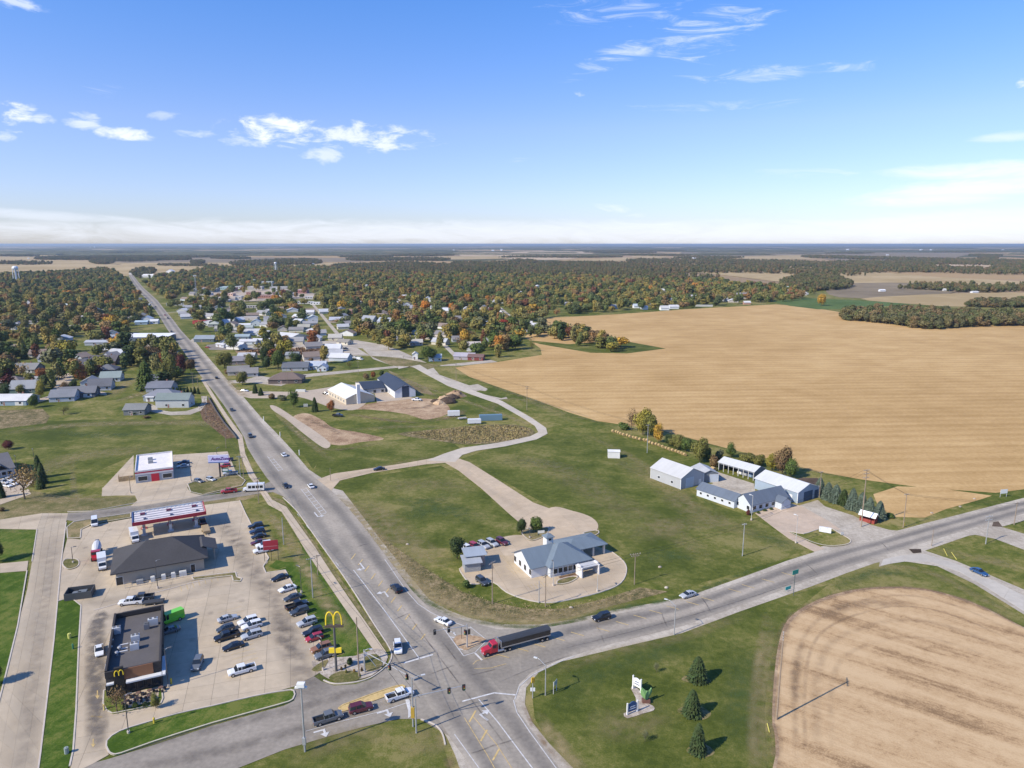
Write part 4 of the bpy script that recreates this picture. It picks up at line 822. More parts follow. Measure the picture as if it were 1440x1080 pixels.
for i, (x, y, h) in enumerate([(1152,697,28),(1164,702,26),(1175,706,27),(1186,710,24),(1198,716,32),(1211,720,30),(1222,724,27),(1236,730,28)]):
    NT(x, y, 17 + (i % 3), h, 'blue-green' if i != 3 else 'dark green', 'blue spruce of the row beside the white-roofed shed, ' + ['first', 'second', 'third', 'fourth and greenest', 'fifth and tallest', 'sixth', 'seventh', 'last'][i] + ' from the shed', 'cone', 'blue_spruce', 'tree', 'blue spruces in a row')
NT(1251,727,18,9, 'green', 'low green brush right of the blue spruces', 'bush', 'shrub', 'shrub')
NT(1052,724,9,9, 'maroon', 'round maroon bush at the office corner by the lamp post', 'bush', 'shrub', 'shrub')
for i, (x, y) in enumerate([(1066,722),(1076,719),(1084,717)]): NT(x, y, 7,5, 'dark green', 'small dark bush along the office front, ' + ['left', 'middle', 'right'][i] + ' one', 'bush', 'shrub', 'shrub', 'bushes along the office front')
for x, y, w, h, c, k, l in [(413,573,17,26, 'green', 'round', 'green tree on the corner of the church drive'),(443,579,10,22, 'dark green', 'cone', 'slim dark conifer beside the church sign'),(466,579,14,18, 'rust', 'round', 'rust-red tree at the near end of the church lot'),
        (359,553,8,15, 'dark green', 'cone', 'left of two small dark conifers before the brown-roofed house'),(367,556,8,12, 'dark green', 'cone', 'right of two small dark conifers before the brown-roofed house'),
        (382,561,14,10, 'brown', 'bush', 'brown bush left of the church corner tree'),(396,563,17,11, 'grey-green', 'bush', 'grey-green bush left of the church corner tree'),(341,541,20,24, 'olive', 'round', 'olive tree at the driveway of the house beside the highway'),
        (316,518,28,30, 'olive', 'round', 'broad olive tree nearest the highway right of the road'),(321,526,12,10, 'brown', 'bush', 'brown bush under the broad olive tree'),(352,517,24,26, 'olive', 'round', 'olive tree between two houses right of the highway'),
        (375,519,16,20, 'dark green', 'round', 'dark tree in the yard row right of the highway'),(391,520,23,32, 'green', 'round', 'large rounded dense green tree in the yard row'),(372,512,14,26, 'dark green', 'round', 'dark tree behind the yard row'),
        (416,514,22,22, 'dark green', 'round', 'dark tree behind the grey-roofed ranch house'),(438,510,10,9, 'brown', 'bush', 'brown bush by the equipment yard'),(492,518,15,14, 'olive', 'thin', 'lone small tree on the green triangle lawn'),
        (420,537,9,8, 'dark green', 'bush', 'dark bush right of the brown-roofed house'),(515,534,12,12, 'brown', 'round', 'brown tree behind the dark-roofed hall wing'),(525,532,8,12, 'rust', 'round', 'rust tree behind the dark-roofed hall'),(537,528,10,9, 'dark green', 'bush', 'dark bush behind the dark-roofed hall'),
        (602,508,28,26, 'green', 'round', 'large dark green tree over the white outbuilding at the road end'),(748,494,11,22, 'olive', 'thin', 'lone thin tree standing in the edge of the big stubble field'),
        (90,583,22,17, 'olive', 'thin', 'thin olive tree in front of the long blue-grey house'),(48,573,17,22, 'green', 'round', 'round green tree right of the pale-roofed blue house'),(58,560,14,28, 'yellow-green', 'round', 'yellow-green tree above the round green one'),
        (103,550,14,18, 'dark green', 'round', 'dark tree behind the long blue-grey house'),(92,553,16,18, 'brown', 'round', 'brown tree behind the long blue-grey house'),(116,537,22,26, 'rust', 'round', 'rust-coloured tree at the end of the close'),
        (206,548,28,44, 'green', 'cone', 'big green conifer left of the hidden grey houses'),(190,583,12,9, 'dark green', 'bush', 'dark bush by the small grey barn'),(206,588,16,6, 'brown', 'bush', 'brown brush right of the small grey barn'),
        (270,566,10,6, 'maroon', 'bush', 'maroon bush inside the loop driveway'),(1155,430,14,21, 'golden', 'round', 'golden lone tree at the edge of the green field'),
        (255,528,18,32, 'maroon', 'round', 'dark maroon tree beside the highway shadowing the road'),(268,522,17,22, 'brown', 'round', 'brown tree closest to the highway edge'),(240,540,26,44, 'olive', 'round', 'tall olive tree behind the shaded grey house'),
        (60,536,22,24, 'rust', 'round', 'rust tree in the close, left of the green lawn'),(68,534,12,18, 'dark green', 'round', 'dark tree left of the bright green lawn'),(12,533,16,20, 'maroon', 'round', 'maroon tree near the left edge behind the houses'),
        (42,543,18,22, 'olive', 'round', 'olive tree between the two left houses'),(30,553,16,14, 'olive', 'round', 'olive tree in front of the grey house at left'),(8,560,18,24, 'dark green', 'round', 'dark green tree at the left edge by the houses'),
        (9,548,12,20, 'dark green', 'cone', 'dark conifer at the left edge above the pale-roofed house'),(133,520,18,10, 'maroon', 'round', 'low maroon tree before the dark-roofed house'),(232,518,26,32, 'rust', 'round', 'big rust tree left of the tall olive one'),(215,512,30,30, 'brown', 'round', 'broad brown tree above the big green conifer')]:
    NT(x, y, w, h, c, l, k, {'bush': 'shrub', 'cone': 'conifer'}.get(k, 'broadleaf_tree'), 'shrub' if k == 'bush' else 'tree')
for i, x in enumerate(range(244,284,5)):
    NT(x, 553 + (i % 2),5,10, 'dark green', 'upright dark arborvitae in the screen behind the loop driveway, ' + ['first', 'second', 'third', 'fourth', 'fifth', 'sixth', 'seventh', 'eighth'][i] + ' from the left', 'cone', 'arborvitae', 'tree', 'screen of arborvitae')
# ------------------------------------------------------------ the town trees: a scatter over the leafy quarters
def inside(p, poly):
    c = False; n = len(poly)
    for i in range(n):
        x1, y1 = poly[i]; x2, y2 = poly[(i + 1) % n]
        if (y1 > p[1]) != (y2 > p[1]) and p[0] < (x2 - x1) * (p[1] - y1) / (y2 - y1) + x1: c = not c
    return c
QUARTERS = [  # photo-pixel outlines of leafy ground, trees per hectare, palette bias, height range
    ([(-200,560),(-200,392),(60,386),(150,380),(165,385),(182,400),(192,418),(204,432),(214,446),(226,466),(200,474),(110,488),(118,500),(60,512),(60,520),(20,528),(0,560)],62,0),
    ([(60,512),(150,494),(190,494),(205,505),(188,510),(150,500),(95,516),(70,520)],90,0),
    ([(150,492),(236,492),(252,505),(262,522),(252,536),(215,548),(206,520),(190,512)],110,0),([(272,426),(276,404),(420,399),(470,410),(460,426),(400,432),(345,430)],13,0),([(295,476),(480,470),(500,492),(330,498)],24,0),
    ([(-200,560),(-5,560),(-5,530),(-200,520)],40,0),([(0,556),(70,548),(170,528),(190,512),(60,520),(0,528)],85,0),([(240,470),(300,462),(340,470),(340,480),(290,474)],30,0),([(300,535),(330,500),(480,496),(480,506),(440,526),(360,532)],16,0),
    ([(200,400),(215,393),(290,378),(430,376),(500,380),(560,386),(500,402),(480,412),(400,404),(280,408),(255,414),(240,424),(226,424)],58,0),
    ([(232,430),(275,425),(345,436),(340,450),(300,462),(262,452),(246,446)],60,0),
    ([(345,436),(400,428),(440,440),(440,460),(395,470),(345,462)],36,0),
    ([(440,440),(480,410),(560,386),(700,388),(860,392),(1000,398),(1110,408),(1150,414),(1120,423),(1085,425),(1030,429),(960,434),(900,436),(780,445),(778,444),(755,455),(730,468),(640,468),(560,470),(500,470),(470,460)],56,0),
    ([(500,466),(560,466),(640,466),(720,468),(745,488),(700,503),(668,502),(640,496),(620,498),(560,498),(520,486)],62,0),
    ([(730,470),(768,462),(800,466),(872,488),(880,497),(840,494),(800,482),(745,474)],130,0),
]
KEEP = [([(185,458),(236,456),(240,480),(180,484)]),([(340,452),(360,450),(372,470),(345,474)]),
        ([(105,476),(128,478),(130,488),(104,490)]),([(66,518),(104,516),(106,527),(68,529)])]
AVOID = []    # (centre, radius) of buildings, filled by the builders
def scatter(outline, per_ha, rg):
    W = [tuple(G(*p)[:2]) for p in outline]; A = abs(area(W)); n = int(A / 10000 * per_ha); out = []
    x0, x1 = min(p[0] for p in W), max(p[0] for p in W); y0, y1 = min(p[1] for p in W), max(p[1] for p in W); cell = {}
    tries = 0
    while len(out) < n and tries < n * 14:
        tries += 1; p = (rg.uniform(x0, x1), rg.uniform(y0, y1))
        if not inside(p, W): continue
        k = (int(p[0] // 7), int(p[1] // 7))
        if cell.get(k): continue
        cell[k] = 1; out.append(p)
    return out
def near_road(p, d=9):
    if 330 < p[1] < 2600:
        a, b = lerp_list(LW, p[1],0,1), lerp_list(RW, p[1],0,1); e = d * 1.15
        if a - e < p[0] < b + e: return True
    return False
# avenues seen between the trees
STREETS = [((128,470),(170,472),8),((440,428),(500,500),6),((560,420),(640,500),4),((300,430),(500,418),8),((230,440),(440,425),8),((20,470),(215,440),8),((20,430),(190,415),8),((700,430),(745,468),8),((480,440),(720,425),9),((620,400),(900,412),9)]
SW_ = [(G(*a), G(*b), w) for a, b, w in STREETS]
for a, b, w in SW_:
    d = (b - a).normalized(); q = Vector((-d.y, d.x, 0)) * 2.2; flat('town_street', [(a + q)[:2],(a - q)[:2],(b - q)[:2],(b + q)[:2]],.045 + .003 * SW_.index((a, b, w)), M['gravel'], True)
def near_street(p):
    for a, b, w in SW_:
        ab = (b - a).xy; t = max(0, min(1,(Vector(p) - a.xy).dot(ab) / ab.length_squared))
        if (a.xy + ab * t - Vector(p)).length < w: return True
    return False
def scatter_town():
    rg = random.Random(5); pts = []
    for outline, dens, _ in QUARTERS: pts += scatter(outline, dens * .56, rg)
    KW = [[tuple(G(*q)[:2]) for q in k] for k in KEEP]; out = []
    for p in pts:
        if near_road(p) or near_street(p) or any(inside(p, k) for k in KW): continue
        if any((p[0] - c[0]) ** 2 + (p[1] - c[1]) ** 2 < r * r for c, r in AVOID): continue
        out.append(p)
    out.sort(key=lambda p: p[1]); return out
def instance_cloud(name, pts, protos, label, cat='wood', mset=None):
    """one object: many copies of a few tree meshes on points (x, y, z, yaw, sx, sz, which)"""
    me = bpy.data.meshes.new(name); me.from_pydata([p[:3] for p in pts],[],[])
    a = me.attributes.new('rot', 'FLOAT_VECTOR', 'POINT'); a.data.foreach_set('vector', [v for p in pts for v in (0,0, p[3])])
    a = me.attributes.new('scl', 'FLOAT_VECTOR', 'POINT'); a.data.foreach_set('vector', [v for p in pts for v in (p[4], p[4], p[5])])
    a = me.attributes.new('idx', 'INT', 'POINT'); a.data.foreach_set('value', [p[6] for p in pts])
    o = link(name, me); o['kind'] = 'stuff'; o['label'] = label; o['category'] = cat
    pc = bpy.data.collections.new(name + '_models')
    for i, pm in enumerate(protos):
        q = bpy.data.objects.new('m%02d' % i, pm); pc.objects.link(q)
    ng = bpy.data.node_groups.new(name, 'GeometryNodeTree'); ng.interface.new_socket('Geometry', in_out='INPUT', socket_type='NodeSocketGeometry'); ng.interface.new_socket('Geometry', in_out='OUTPUT', socket_type='NodeSocketGeometry')
    N = ng.nodes.new; L = ng.links.new; gi = N('NodeGroupInput'); go = N('NodeGroupOutput'); ip = N('GeometryNodeInstanceOnPoints'); ci = N('GeometryNodeCollectionInfo')
    ci.inputs['Collection'].default_value = pc; ci.inputs['Separate Children'].default_value = True; ci.inputs['Reset Children'].default_value = True
    def na(nm, ty):
        n = N('GeometryNodeInputNamedAttribute'); n.data_type = ty; n.inputs['Name'].default_value = nm; return n.outputs['Attribute']
    L(gi.outputs[0], ip.inputs['Points']); L(ci.outputs[0], ip.inputs['Instance']); ip.inputs['Pick Instance'].default_value = True
    L(na('idx', 'INT'), ip.inputs['Instance Index']); L(na('rot', 'FLOAT_VECTOR'), ip.inputs['Rotation']); L(na('scl', 'FLOAT_VECTOR'), ip.inputs['Scale']); L(ip.outputs[0], go.inputs[0])
    md = o.modifiers.new('trees', 'NODES'); md.node_group = ng; return o
def with_mat(me, m_):
    c = me.copy(); c.materials.clear(); c.materials.append(m_)
    if len(me.materials) > 1: c.materials.append(me.materials[1])
    return c
PAL = [('olive', 20),('green', 16),('dark green', 17),('yellow-green', 8),('tan', 7),('orange', 1.2),('rust', 3),('red', .5),('maroon', 2),('golden', 2),('grey-green', 13),('brown', 11)]
FIXED_TREES = [(167,487, 'orange', 9,9),(150,480, 'olive', 10,11),(125,440, 'orange', 10,12),(595,483, 'green', 8,10),(722,447, 'orange', 9,9),(712,449, 'red', 7,8),(733,445, 'golden', 9,9),(765,435, 'maroon', 9,11),(572,440, 'maroon', 8,9),(700,430, 'golden', 8,9),(955,432, 'maroon', 9,11),(935,410, 'red', 9,9),(578,449, 'orange', 7,7),(590,433, 'golden', 8,8),(465,427, 'rust', 8,9),(500,445, 'golden', 7,7),(509,397, 'red', 8,9)]
def build_town_trees():
    pts = scatter_town(); rg = random.Random(9); names = [n for n, _ in PAL]; wts = [w for _, w in PAL]
    ind = []
    for p in pts:
        ind.append([p[0], p[1], rg.choices(names, wts)[0], rg.uniform(4.2,9.6), rg.uniform(7.5,16.5)])
    for (px, py, c, w, h) in FIXED_TREES:
        g = G(px, py); ind.append([g.x, g.y, c, w * .62, h + 2])
    # the ones that show largest stay single things
    def vis(t): 
        px, py = project((t[0], t[1],5)); return t[3] / t[1] if -20 < px < 1460 else 0
    ind.sort(key=vis, reverse=True); near, rest = ind[:150], ind[150:]
    for c in [t for t in rest if t[2] in ('orange', 'red', 'golden')][:10]: near.append(c)
    rest = [t for t in rest if t not in near]
    for t in near:
        sh = rg.choice([0,1,2,3,4,5,6,8]) if t[2] not in ('dark green',) else rg.choice([0,1,5,6,7]); w = t[3]; h = t[4]
        kind = {7: 'conifer', 5: 'tall tree', 6: 'tall tree'}.get(sh, 'broadleaf tree'); nm = {7: 'conifer', 5: 'tall_tree', 6: 'tall_tree'}.get(sh, 'broadleaf_tree')
        o = link(nm, TOWN[sh], None, (t[0], t[1],0), rg.uniform(0,6.28), LEAFCOL[t[2]]); o.scale = (w if sh != 7 else w * .6, w if sh != 7 else w * .6, h / 1.95 if sh < 5 else h / 1.9)
        TREES.append((o, t[2], kind, w, h))
    protos = [with_mat(m_, M['leaf_mix']) for m_ in TOWN]
    cloud = [(t[0], t[1],0, rg.uniform(0,6.28), t[3] * 1.05, t[4] / 1.95, rg.choices(range(9),[5,5,5,5,5,3,3,1,3])[0]) for t in rest if -40 < project((t[0], t[1],5))[0] < 1480]
    instance_cloud('town_trees', cloud, protos, 'autumn trees of the far town quarters behind the nearer ones', 'trees')
    return len(near), len(cloud)
# woods and tree belts out in the farmland (photo-pixel outlines)
WOODS = [([(1185,450),(1200,443),(1260,442),(1330,445),(1440,447),(1560,449),(1560,462),(1440,458),(1350,461),(1300,463),(1250,456),(1205,452)],300,8,13),
         ([(1360,430),(1400,427),(1560,428),(1560,433),(1420,433),(1370,432)],220,7,11),
         ([(1100,398),(1150,388),(1195,400),(1185,407),(1110,410)],120,9,14),([(1255,407),(1300,405),(1440,406),(1560,407),(1560,412),(1440,410),(1380,412),(1300,408)],90,9,14),
         ([(470,378),(560,372),(700,376),(860,382),(1000,392),(990,396),(860,391),(700,388),(560,386),(470,382)],50,9,15),
         ([(640,371),(900,373),(1050,379),(1200,386),(1200,389),(1040,384),(880,387),(700,382)],30,10,16),([(900,366),(1100,368),(1290,376),(1440,381),(1560,383),(1560,387),(1380,386),(1200,378),(1050,373),(900,370)],34,9,14),([(1140,360),(1260,363),(1440,368),(1440,371),(1260,366),(1140,363)],30,9,13),([(1395,371),(1440,370),(1440,377),(1400,376)],30,9,13),([(500,364),(620,364),(620,367),(500,367)],30,9,13),
         ([(60,363),(120,362),(190,362),(192,366),(60,365.5)],60,10,15),([(125,368),(150,366),(160,370),(140,372)],80,8,12),([(190,363.5),(260,363),(262,366),(190,366)],60,9,13),
         ([(330,370),(420,366),(450,368),(440,372),(340,374)],60,9,14),([(230,372),(300,373),(300,374.5),(230,374)],60,5,8),([(270,368),(286,368),(286,371),(270,371)],80,8,12),
         ([(470,374),(500,373),(505,376),(475,377)],60,8,12),([(180,383),(205,378),(220,383),(200,392),(190,390)],30,8,12)]
def build_woods():
    rc_ = random.Random(8)
    for i in range(46):
        y_ = rc_.uniform(353,383); x_ = rc_.uniform(0,1440) if y_ < 372 else rc_.uniform(480,1440); L_ = rc_.uniform(15,90); t_ = (y_ - 343) * rc_.uniform(.03,.09); WOODS.append(([(x_ - L_, y_ + rc_.uniform(-.5,.5)),(x_ - L_ * .3, y_ - t_),(x_ + L_ * .5, y_ - t_ * rc_.uniform(.3,1)),(x_ + L_, y_ + rc_.uniform(-.6,.6)),(x_ + L_ * .2, y_ + t_),(x_ - L_ * .5, y_ + t_ * .5)],34,8,14))
    rg = random.Random(3); pts = []
    for outline, dens, h0, h1 in WOODS:
        for p in scatter(smooth(outline, 3), dens * .9, rg)[:7000]:
            h = rg.uniform(h0 * .8, h1 * 1.15); w = rg.uniform(4,8); pts.append((p[0], p[1],0, rg.uniform(0,6.28), w, h / 1.95, rg.randrange(7)))
    protos = [with_mat(m_, M['wood_mix']) for m_ in TOWN]
    instance_cloud('far_woods', pts, protos, 'tree belts and woods between the far farm fields'); return len(pts)
def build_horizon_belts():
    """low bumpy belts of wood on the far plain, each a closed volume"""
    rg = random.Random(21); mb = MB(); n = 0
    for i in range(110):
        t = rg.random(); y = 5500 * (34000 / 5500) ** (t ** .8); x = rg.uniform(-.85,.85) * y; Lx = rg.uniform(300,2200) * (1 + y / 20000); W = rg.uniform(40,150) * (1 + y / 9000); h = rg.uniform(9,17)
        seg = 14; a = rg.uniform(-.25,.25); top = []; base = []
        f_, b_ = [],[]
        for k in range(seg + 1):
            u = -.5 + k / seg; env = (1 - (2 * u) ** 2) ** .5 if abs(u) < .5 else 0; xx = x + u * Lx; yy = y + u * Lx * a
            hh = h * rg.uniform(.7,1.1); f_.append((xx, yy - W * .5 * env * rg.uniform(.7,1), hh * .8 * (env > 0))); b_.append((xx, yy + W * .5 * env, hh * (env > 0)))
        for k in range(seg):
            p, q = f_[k], f_[k + 1]; r_, s_ = b_[k], b_[k + 1]; g = lambda v: (v[0], v[1],-.5)
            mb.quad(g(p), g(q), q, p); mb.quad(p, q, s_, r_); mb.quad(r_, s_, g(s_), g(r_))
    me = mb.mesh('horizon_woods', mat('far_wood_canopy', (.12,.12,.07),1, noise_amt=.35, scale=.02, spec=0)); o = link('horizon_woods', me); o['kind'] = 'stuff'; o['label'] = 'low dark belts of woodland along the far horizon'; o['category'] = 'wood'
# ------------------------------------------------------------ buildings
WHITE = (.72,.72,.70); OFFW = (.60,.57,.50); GREYR = (.135,.135,.14); DARKR = (.055,.057,.062); BLUEG = (.20,.26,.33); TANW = (.45,.38,.28); BRICK = (.26,.12,.08); PALE_R = (.45,.46,.47); GREENR = (.10,.15,.12); BROWNR = (.15,.095,.07)
def frame_of(A, B, C):
    """A, B: ends of the front side; C: far end of the side next to B (ground points). -> centre, angle, width, depth"""
    a, b, c = A.xy, B.xy, C.xy; d = (b - a); W = d.length; d.normalize(); q = Vector((-d.y, d.x)); D = (c - b).dot(q)
    if D < 0: q = -q; D = -D
    ctr = a + d * W / 2 + q * D / 2; return Vector((ctr.x, ctr.y, 0)), math.atan2(d.y, d.x), W, D
def walls_mb(w, d, h, gable=None, rise=0.0, t=.2, base=0.0):
    """outer wall box of w x d; gable: 'x' = ridge along x (gable walls at +-x), 'y' = ridge along y"""
    mb = MB(); x, y = w / 2, d / 2
    mb.quad((-x, -y, base),(x, -y, base),(x, -y, h),(-x, -y, h)) if gable != 'y' else mb.quad((-x, -y, base),(x, -y, base),(x, -y, h),(0,-y, h + rise),(-x, -y, h))
    mb.quad((x, y, base),(-x, y, base),(-x, y, h),(x, y, h)) if gable != 'y' else mb.quad((x, y, base),(-x, y, base),(-x, y, h),(0, y, h + rise),(x, y, h))
    mb.quad((x, -y, base),(x, y, base),(x, y, h),(x, -y, h)) if gable != 'x' else mb.quad((x, -y, base),(x, y, base),(x, y, h),(x, 0, h + rise),(x, -y, h))
    mb.quad((-x, y, base),(-x, -y, base),(-x, -y, h),(-x, y, h)) if gable != 'x' else mb.quad((-x, y, base),(-x, -y, base),(-x, -y, h),(-x, 0, h + rise),(-x, y, h))
    return mb
def roof_mb(w, d, h, rise, kind, over=.5, th=.16):
    """pitched roof with real thickness"""
    mb = MB(); X, Y = w / 2 + over, d / 2 + over
    if kind in ('x', 'y'):
        sw = (lambda p: p) if kind == 'x' else (lambda p: (p[1], p[0], p[2]))
        if kind == 'y': X, Y = Y, X
        dd = (d if kind == 'x' else w) / 2; e = h - rise * over / dd + .04
        for s in (-1,1):
            P = [(-X, s * Y, e),(X, s * Y, e),(X, 0, h + rise + .04),(-X, 0, h + rise + .04)]; Q = [(p[0], p[1], p[2] + th) for p in P]
            n = len(mb.v); mb.v += [sw(p) for p in P + Q]
            for f in ((0,1,2,3),(4,5,6,7),(0,1,5,4),(1,2,6,5),(3,0,4,7)): mb.f.append(tuple(n + i for i in f)); mb.m.append(0)
        s = X; mb2 = None
    elif kind == 'hip':
        r = min(X, Y); e = h - .02
        ax, ay = (X - r, 0) if X >= Y else (0, Y - r); T = h + rise
        c = [(-X, -Y, e),(X, -Y, e),(X, Y, e),(-X, Y, e)]; c2 = [(p[0], p[1], e + th) for p in c]; r1, r2 = ((-ax, 0, T),(ax, 0, T)) if X >= Y else ((0,-ay, T),(0, ay, T))
        for i in range(4): mb.quad(c[i], c[(i + 1) % 4], c2[(i + 1) % 4], c2[i])
        if X >= Y:
            mb.quad(c2[0], c2[1], r2, r1); mb.quad(c2[1], c2[2], r2); mb.quad(c2[2], c2[3], r1, r2); mb.quad(c2[3], c2[0], r1)
        else:
            mb.quad(c2[0], c2[1], r1); mb.quad(c2[1], c2[2], r2, r1); mb.quad(c2[2], c2[3], r2); mb.quad(c2[3], c2[0], r1, r2)
        mb.quad(*c[::-1])
    elif kind == 'flat':
        p = .6; x, y = w / 2, d / 2; mb.box(-x, x, -y, y, h, h + .1)
    elif kind == 'shed':
        P = [(-X, -Y, h),(X, -Y, h),(X, Y, h + rise),(-X, Y, h + rise)]; Q = [(p[0], p[1], p[2] + th) for p in P]; n = len(mb.v); mb.v += P + Q
        for f in ((3,2,1,0),(4,5,6,7),(0,1,5,4),(1,2,6,5),(2,3,7,6),(3,0,4,7)): mb.f.append(tuple(n + i for i in f)); mb.m.append(0)
    return mb
def opening(parent, side, w, d, u, z0, z1, ww, name='window', m_='glass', frame=True, color=None, proud=.05, fcol=(.7,.7,.68)):
    """a window or door set on a side wall: 'f' front (-y), 'b' back, 'l' left (-x), 'r' right; u along the wall from its middle"""
    ang, off = {'f': (0, d / 2), 'r': (math.pi / 2, w / 2), 'b': (math.pi, d / 2), 'l': (-math.pi / 2, w / 2)}[side]
    fr = MB(); o = link(name, None, parent, (0,0,0), ang); fw = .1
    g = MB(); g.box(u - ww / 2, u + ww / 2,-off - proud, -off + .05, z0, z1)
    if frame:
        fr.box(u - ww / 2 - fw, u + ww / 2 + fw, -off - proud - .04,-off + .04, z1, z1 + fw); fr.box(u - ww / 2 - fw, u + ww / 2 + fw, -off - proud - .06,-off + .04, z0 - fw, z0)
        for s in (-1,1): fr.box(u + s * (ww / 2 + fw / 2) - fw / 2, u + s * (ww / 2 + fw / 2) + fw / 2,-off - proud - .04,-off + .04, z0, z1)
        col.objects.unlink(o); bpy.data.objects.remove(o)
        o = part(name, fr, M['solid'], parent, fcol, rot=ang); part('pane', g, M[m_], o, color)
    else:
        col.objects.unlink(o); bpy.data.objects.remove(o); o = part(name, g, M[m_], parent, color, rot=ang)
    return o
def house(label, px, py, w, d, ang, wall=OFFW, roof=GREYR, kind='x', h=2.9, rise=1.9, name='house', cat='house', wins=2, door=True, chimney=False, group=None, wm='siding', rm='shingle', garage=False, over=.5, pos=None):
    """px, py: the middle of the footprint in the photograph"""
    c = pos if pos is not None else G(px, py); AVOID.append(((c.x, c.y), max(w, d) * .55 + 2))
    t = thing(name, label, cat, c, ang, group)
    part('wall', walls_mb(w, d, h, kind if kind in 'xy' else None, rise), M[wm], t, wall)
    if kind == 'flat':
        part('roof', roof_mb(w, d, h - .6,0, 'flat'), M['flat_roof'], t, roof)
        pm = MB(); x, y = w / 2, d / 2
        pm.box(-x - .05, x + .05,-y - .05,-y + .25, h - .3, h + .12); pm.box(-x - .05, x + .05, y - .25, y + .05, h - .3, h + .12); pm.box(-x - .05,-x + .25,-y + .25, y - .25, h - .3, h + .12); pm.box(x - .25, x + .05,-y + .25, y - .25, h - .3, h + .12)
        part('parapet', pm, M['solid'], t, tuple(min(.8, q * 1.15) for q in wall))
    else:
        r = part('roof', roof_mb(w, d, h, rise, kind, over), M[rm], t, roof)
        if chimney: k = MB(); k.box(-.4,.4,-.4,.4, h + rise * .4, h + rise + .9); part('chimney', k, M['solid'], r, BRICK, loc=(w * .2, d * .12,0))
    for i in range(wins):
        u = (i - (wins - 1) / 2) * w / max(wins, 1) + (0 if not door else w * .08)
        if abs(u) < w / 2 - 1: opening(t, 'f', w, d, u, 1.0,2.2,1.3)
    if wins: opening(t, 'l', w, d, 0,1.0,2.2,1.2); opening(t, 'r', w, d, 0,1.0,2.2,1.2)
    if door: opening(t, 'f', w, d, -w * .12,0.05,2.15,1.0, 'door', 'solid', True, (.25,.12,.1))
    if garage: opening(t, 'f', w, d, w * .3,.05,2.3, min(4.6, w * .36), 'garage_door', 'solid', False, (.62,.62,.6),.04)
    return t
# ---------- metal sheds on the right
def long_building(label, A, B, C, h, rise, wall, roof, kind='x', name='metal_shed', cat='shed', wm='steel_wall', rm='steel_roof', over=.35):
    c, a, w, d = frame_of(A, B, C); AVOID.append(((c.x, c.y), max(w, d) * .5))
    t = thing(name, label, cat, c, a); part('wall', walls_mb(w, d, h, kind if kind in 'xy' else None, rise), M[wm], t, wall); part('roof', roof_mb(w, d, h, rise, kind, over), M[rm], t, roof)
    return t, w, d
sh1, w, d = long_building('big grey metal shed with white roof at the left of the yard', G(915,672.5), G(957,688.5), G(986,679),4.4,2.9,(.40,.41,.42),(.50,.50,.49))
opening(sh1, 'r', w, d, -1.5,.05,3.8,4.2, 'bay_door', 'solid', True, (.52,.56,.6)); opening(sh1, 'f', w, d, -3.5,1.3,2.2,1.1); opening(sh1, 'f', w, d, 3.5,1.3,2.2,1.1); opening(sh1, 'r', w, d, 4.2,.05,2.2,1.1, 'door', 'solid', True, (.65,.65,.63))
def trims(t_, w, d, hh, sx=(-1,1)):
    for s in (-1,1):
        for e in sx: tr = MB(); tr.box(e * w / 2 - .11, e * w / 2 + .12, s * d / 2 - .12, s * d / 2 + .12,0, hh); part('corner_trim', tr, M['solid'], t_, WHITE)
trims(sh1, w, d, 4.4)
wg, w2, d2 = long_building('grey lean-to shed with two bay doors joined behind the big grey shed', G(972,669), G(986,679.2), G(1004,674),3.6,1.4,(.17,.19,.21),(.42,.43,.44))
opening(wg, 'r', w2, d2,-4.4,.05,3.2,3.6, 'bay_door', 'solid', True, (.55,.6,.65)); opening(wg, 'r', w2, d2,1.8,.05,3.2,3.6, 'bay_door', 'solid', True, (.55,.6,.65))
# make the lean-to doors face the yard side too
of1, w, d = long_building('long low white office wing with slate blue metal roof', G(979.6,697), G(1032,715), G(1046,709),2.7,1.9,(.55,.58,.62),(.13,.155,.19), name='office_building', cat='office')
for i in range(5): opening(of1, 'f', w, d, (i - 2) * w / 5.2,1.1,1.9,.9)
of2, w, d = long_building('white gabled office front with slate blue roof facing the forecourt', G(1055,721.5), G(1107,709), G(1091,699),2.9,2.9,(.56,.60,.65),(.13,.155,.19), name='office_building', cat='office')
for i in range(5): opening(of2, 'f', w, d, (i - 2.4) * w / 6,.9,2.2,1.5)
opening(of2, 'l', w, d, -2.5,1,2.3,1.2); opening(of2, 'l', w, d, 2.5,1,2.3,1.2)
pm = MB(); pw, pd = 4.6,3.4; px0 = w * .27
por = link('porch', None, of2,(px0,-d / 2 - pd / 2 + .3,0)); por2 = part('porch_wall', walls_mb(pw, pd, 2.7, 'y', 1.3), M['siding'], por, (.55,.6,.65)); part('porch_roof', roof_mb(pw, pd, 2.7,1.3, 'y', .35), M['steel_roof'], por, (.13,.155,.19))
sh3, w, d = long_building('long white-roofed blue metal shed nearest the spruces', G(1061,687), G(1121,708), G(1151,699.5),4.1,2.2,(.30,.37,.45),(.56,.57,.57))
opening(sh3, 'f', w, d, w * .34,.05,2.6,1.6, 'door', 'solid', False, (.75,.75,.75)); opening(sh3, 'r', w, d, 0,.05,3.6,5, 'bay_door', 'solid', False, (.05,.085,.14)); opening(sh3, 'r', w, d, 5.2,.05,3.2,3, 'bay_door', 'solid', False, (.05,.085,.14))
trims(sh3, w, d, 4.4,(1,))
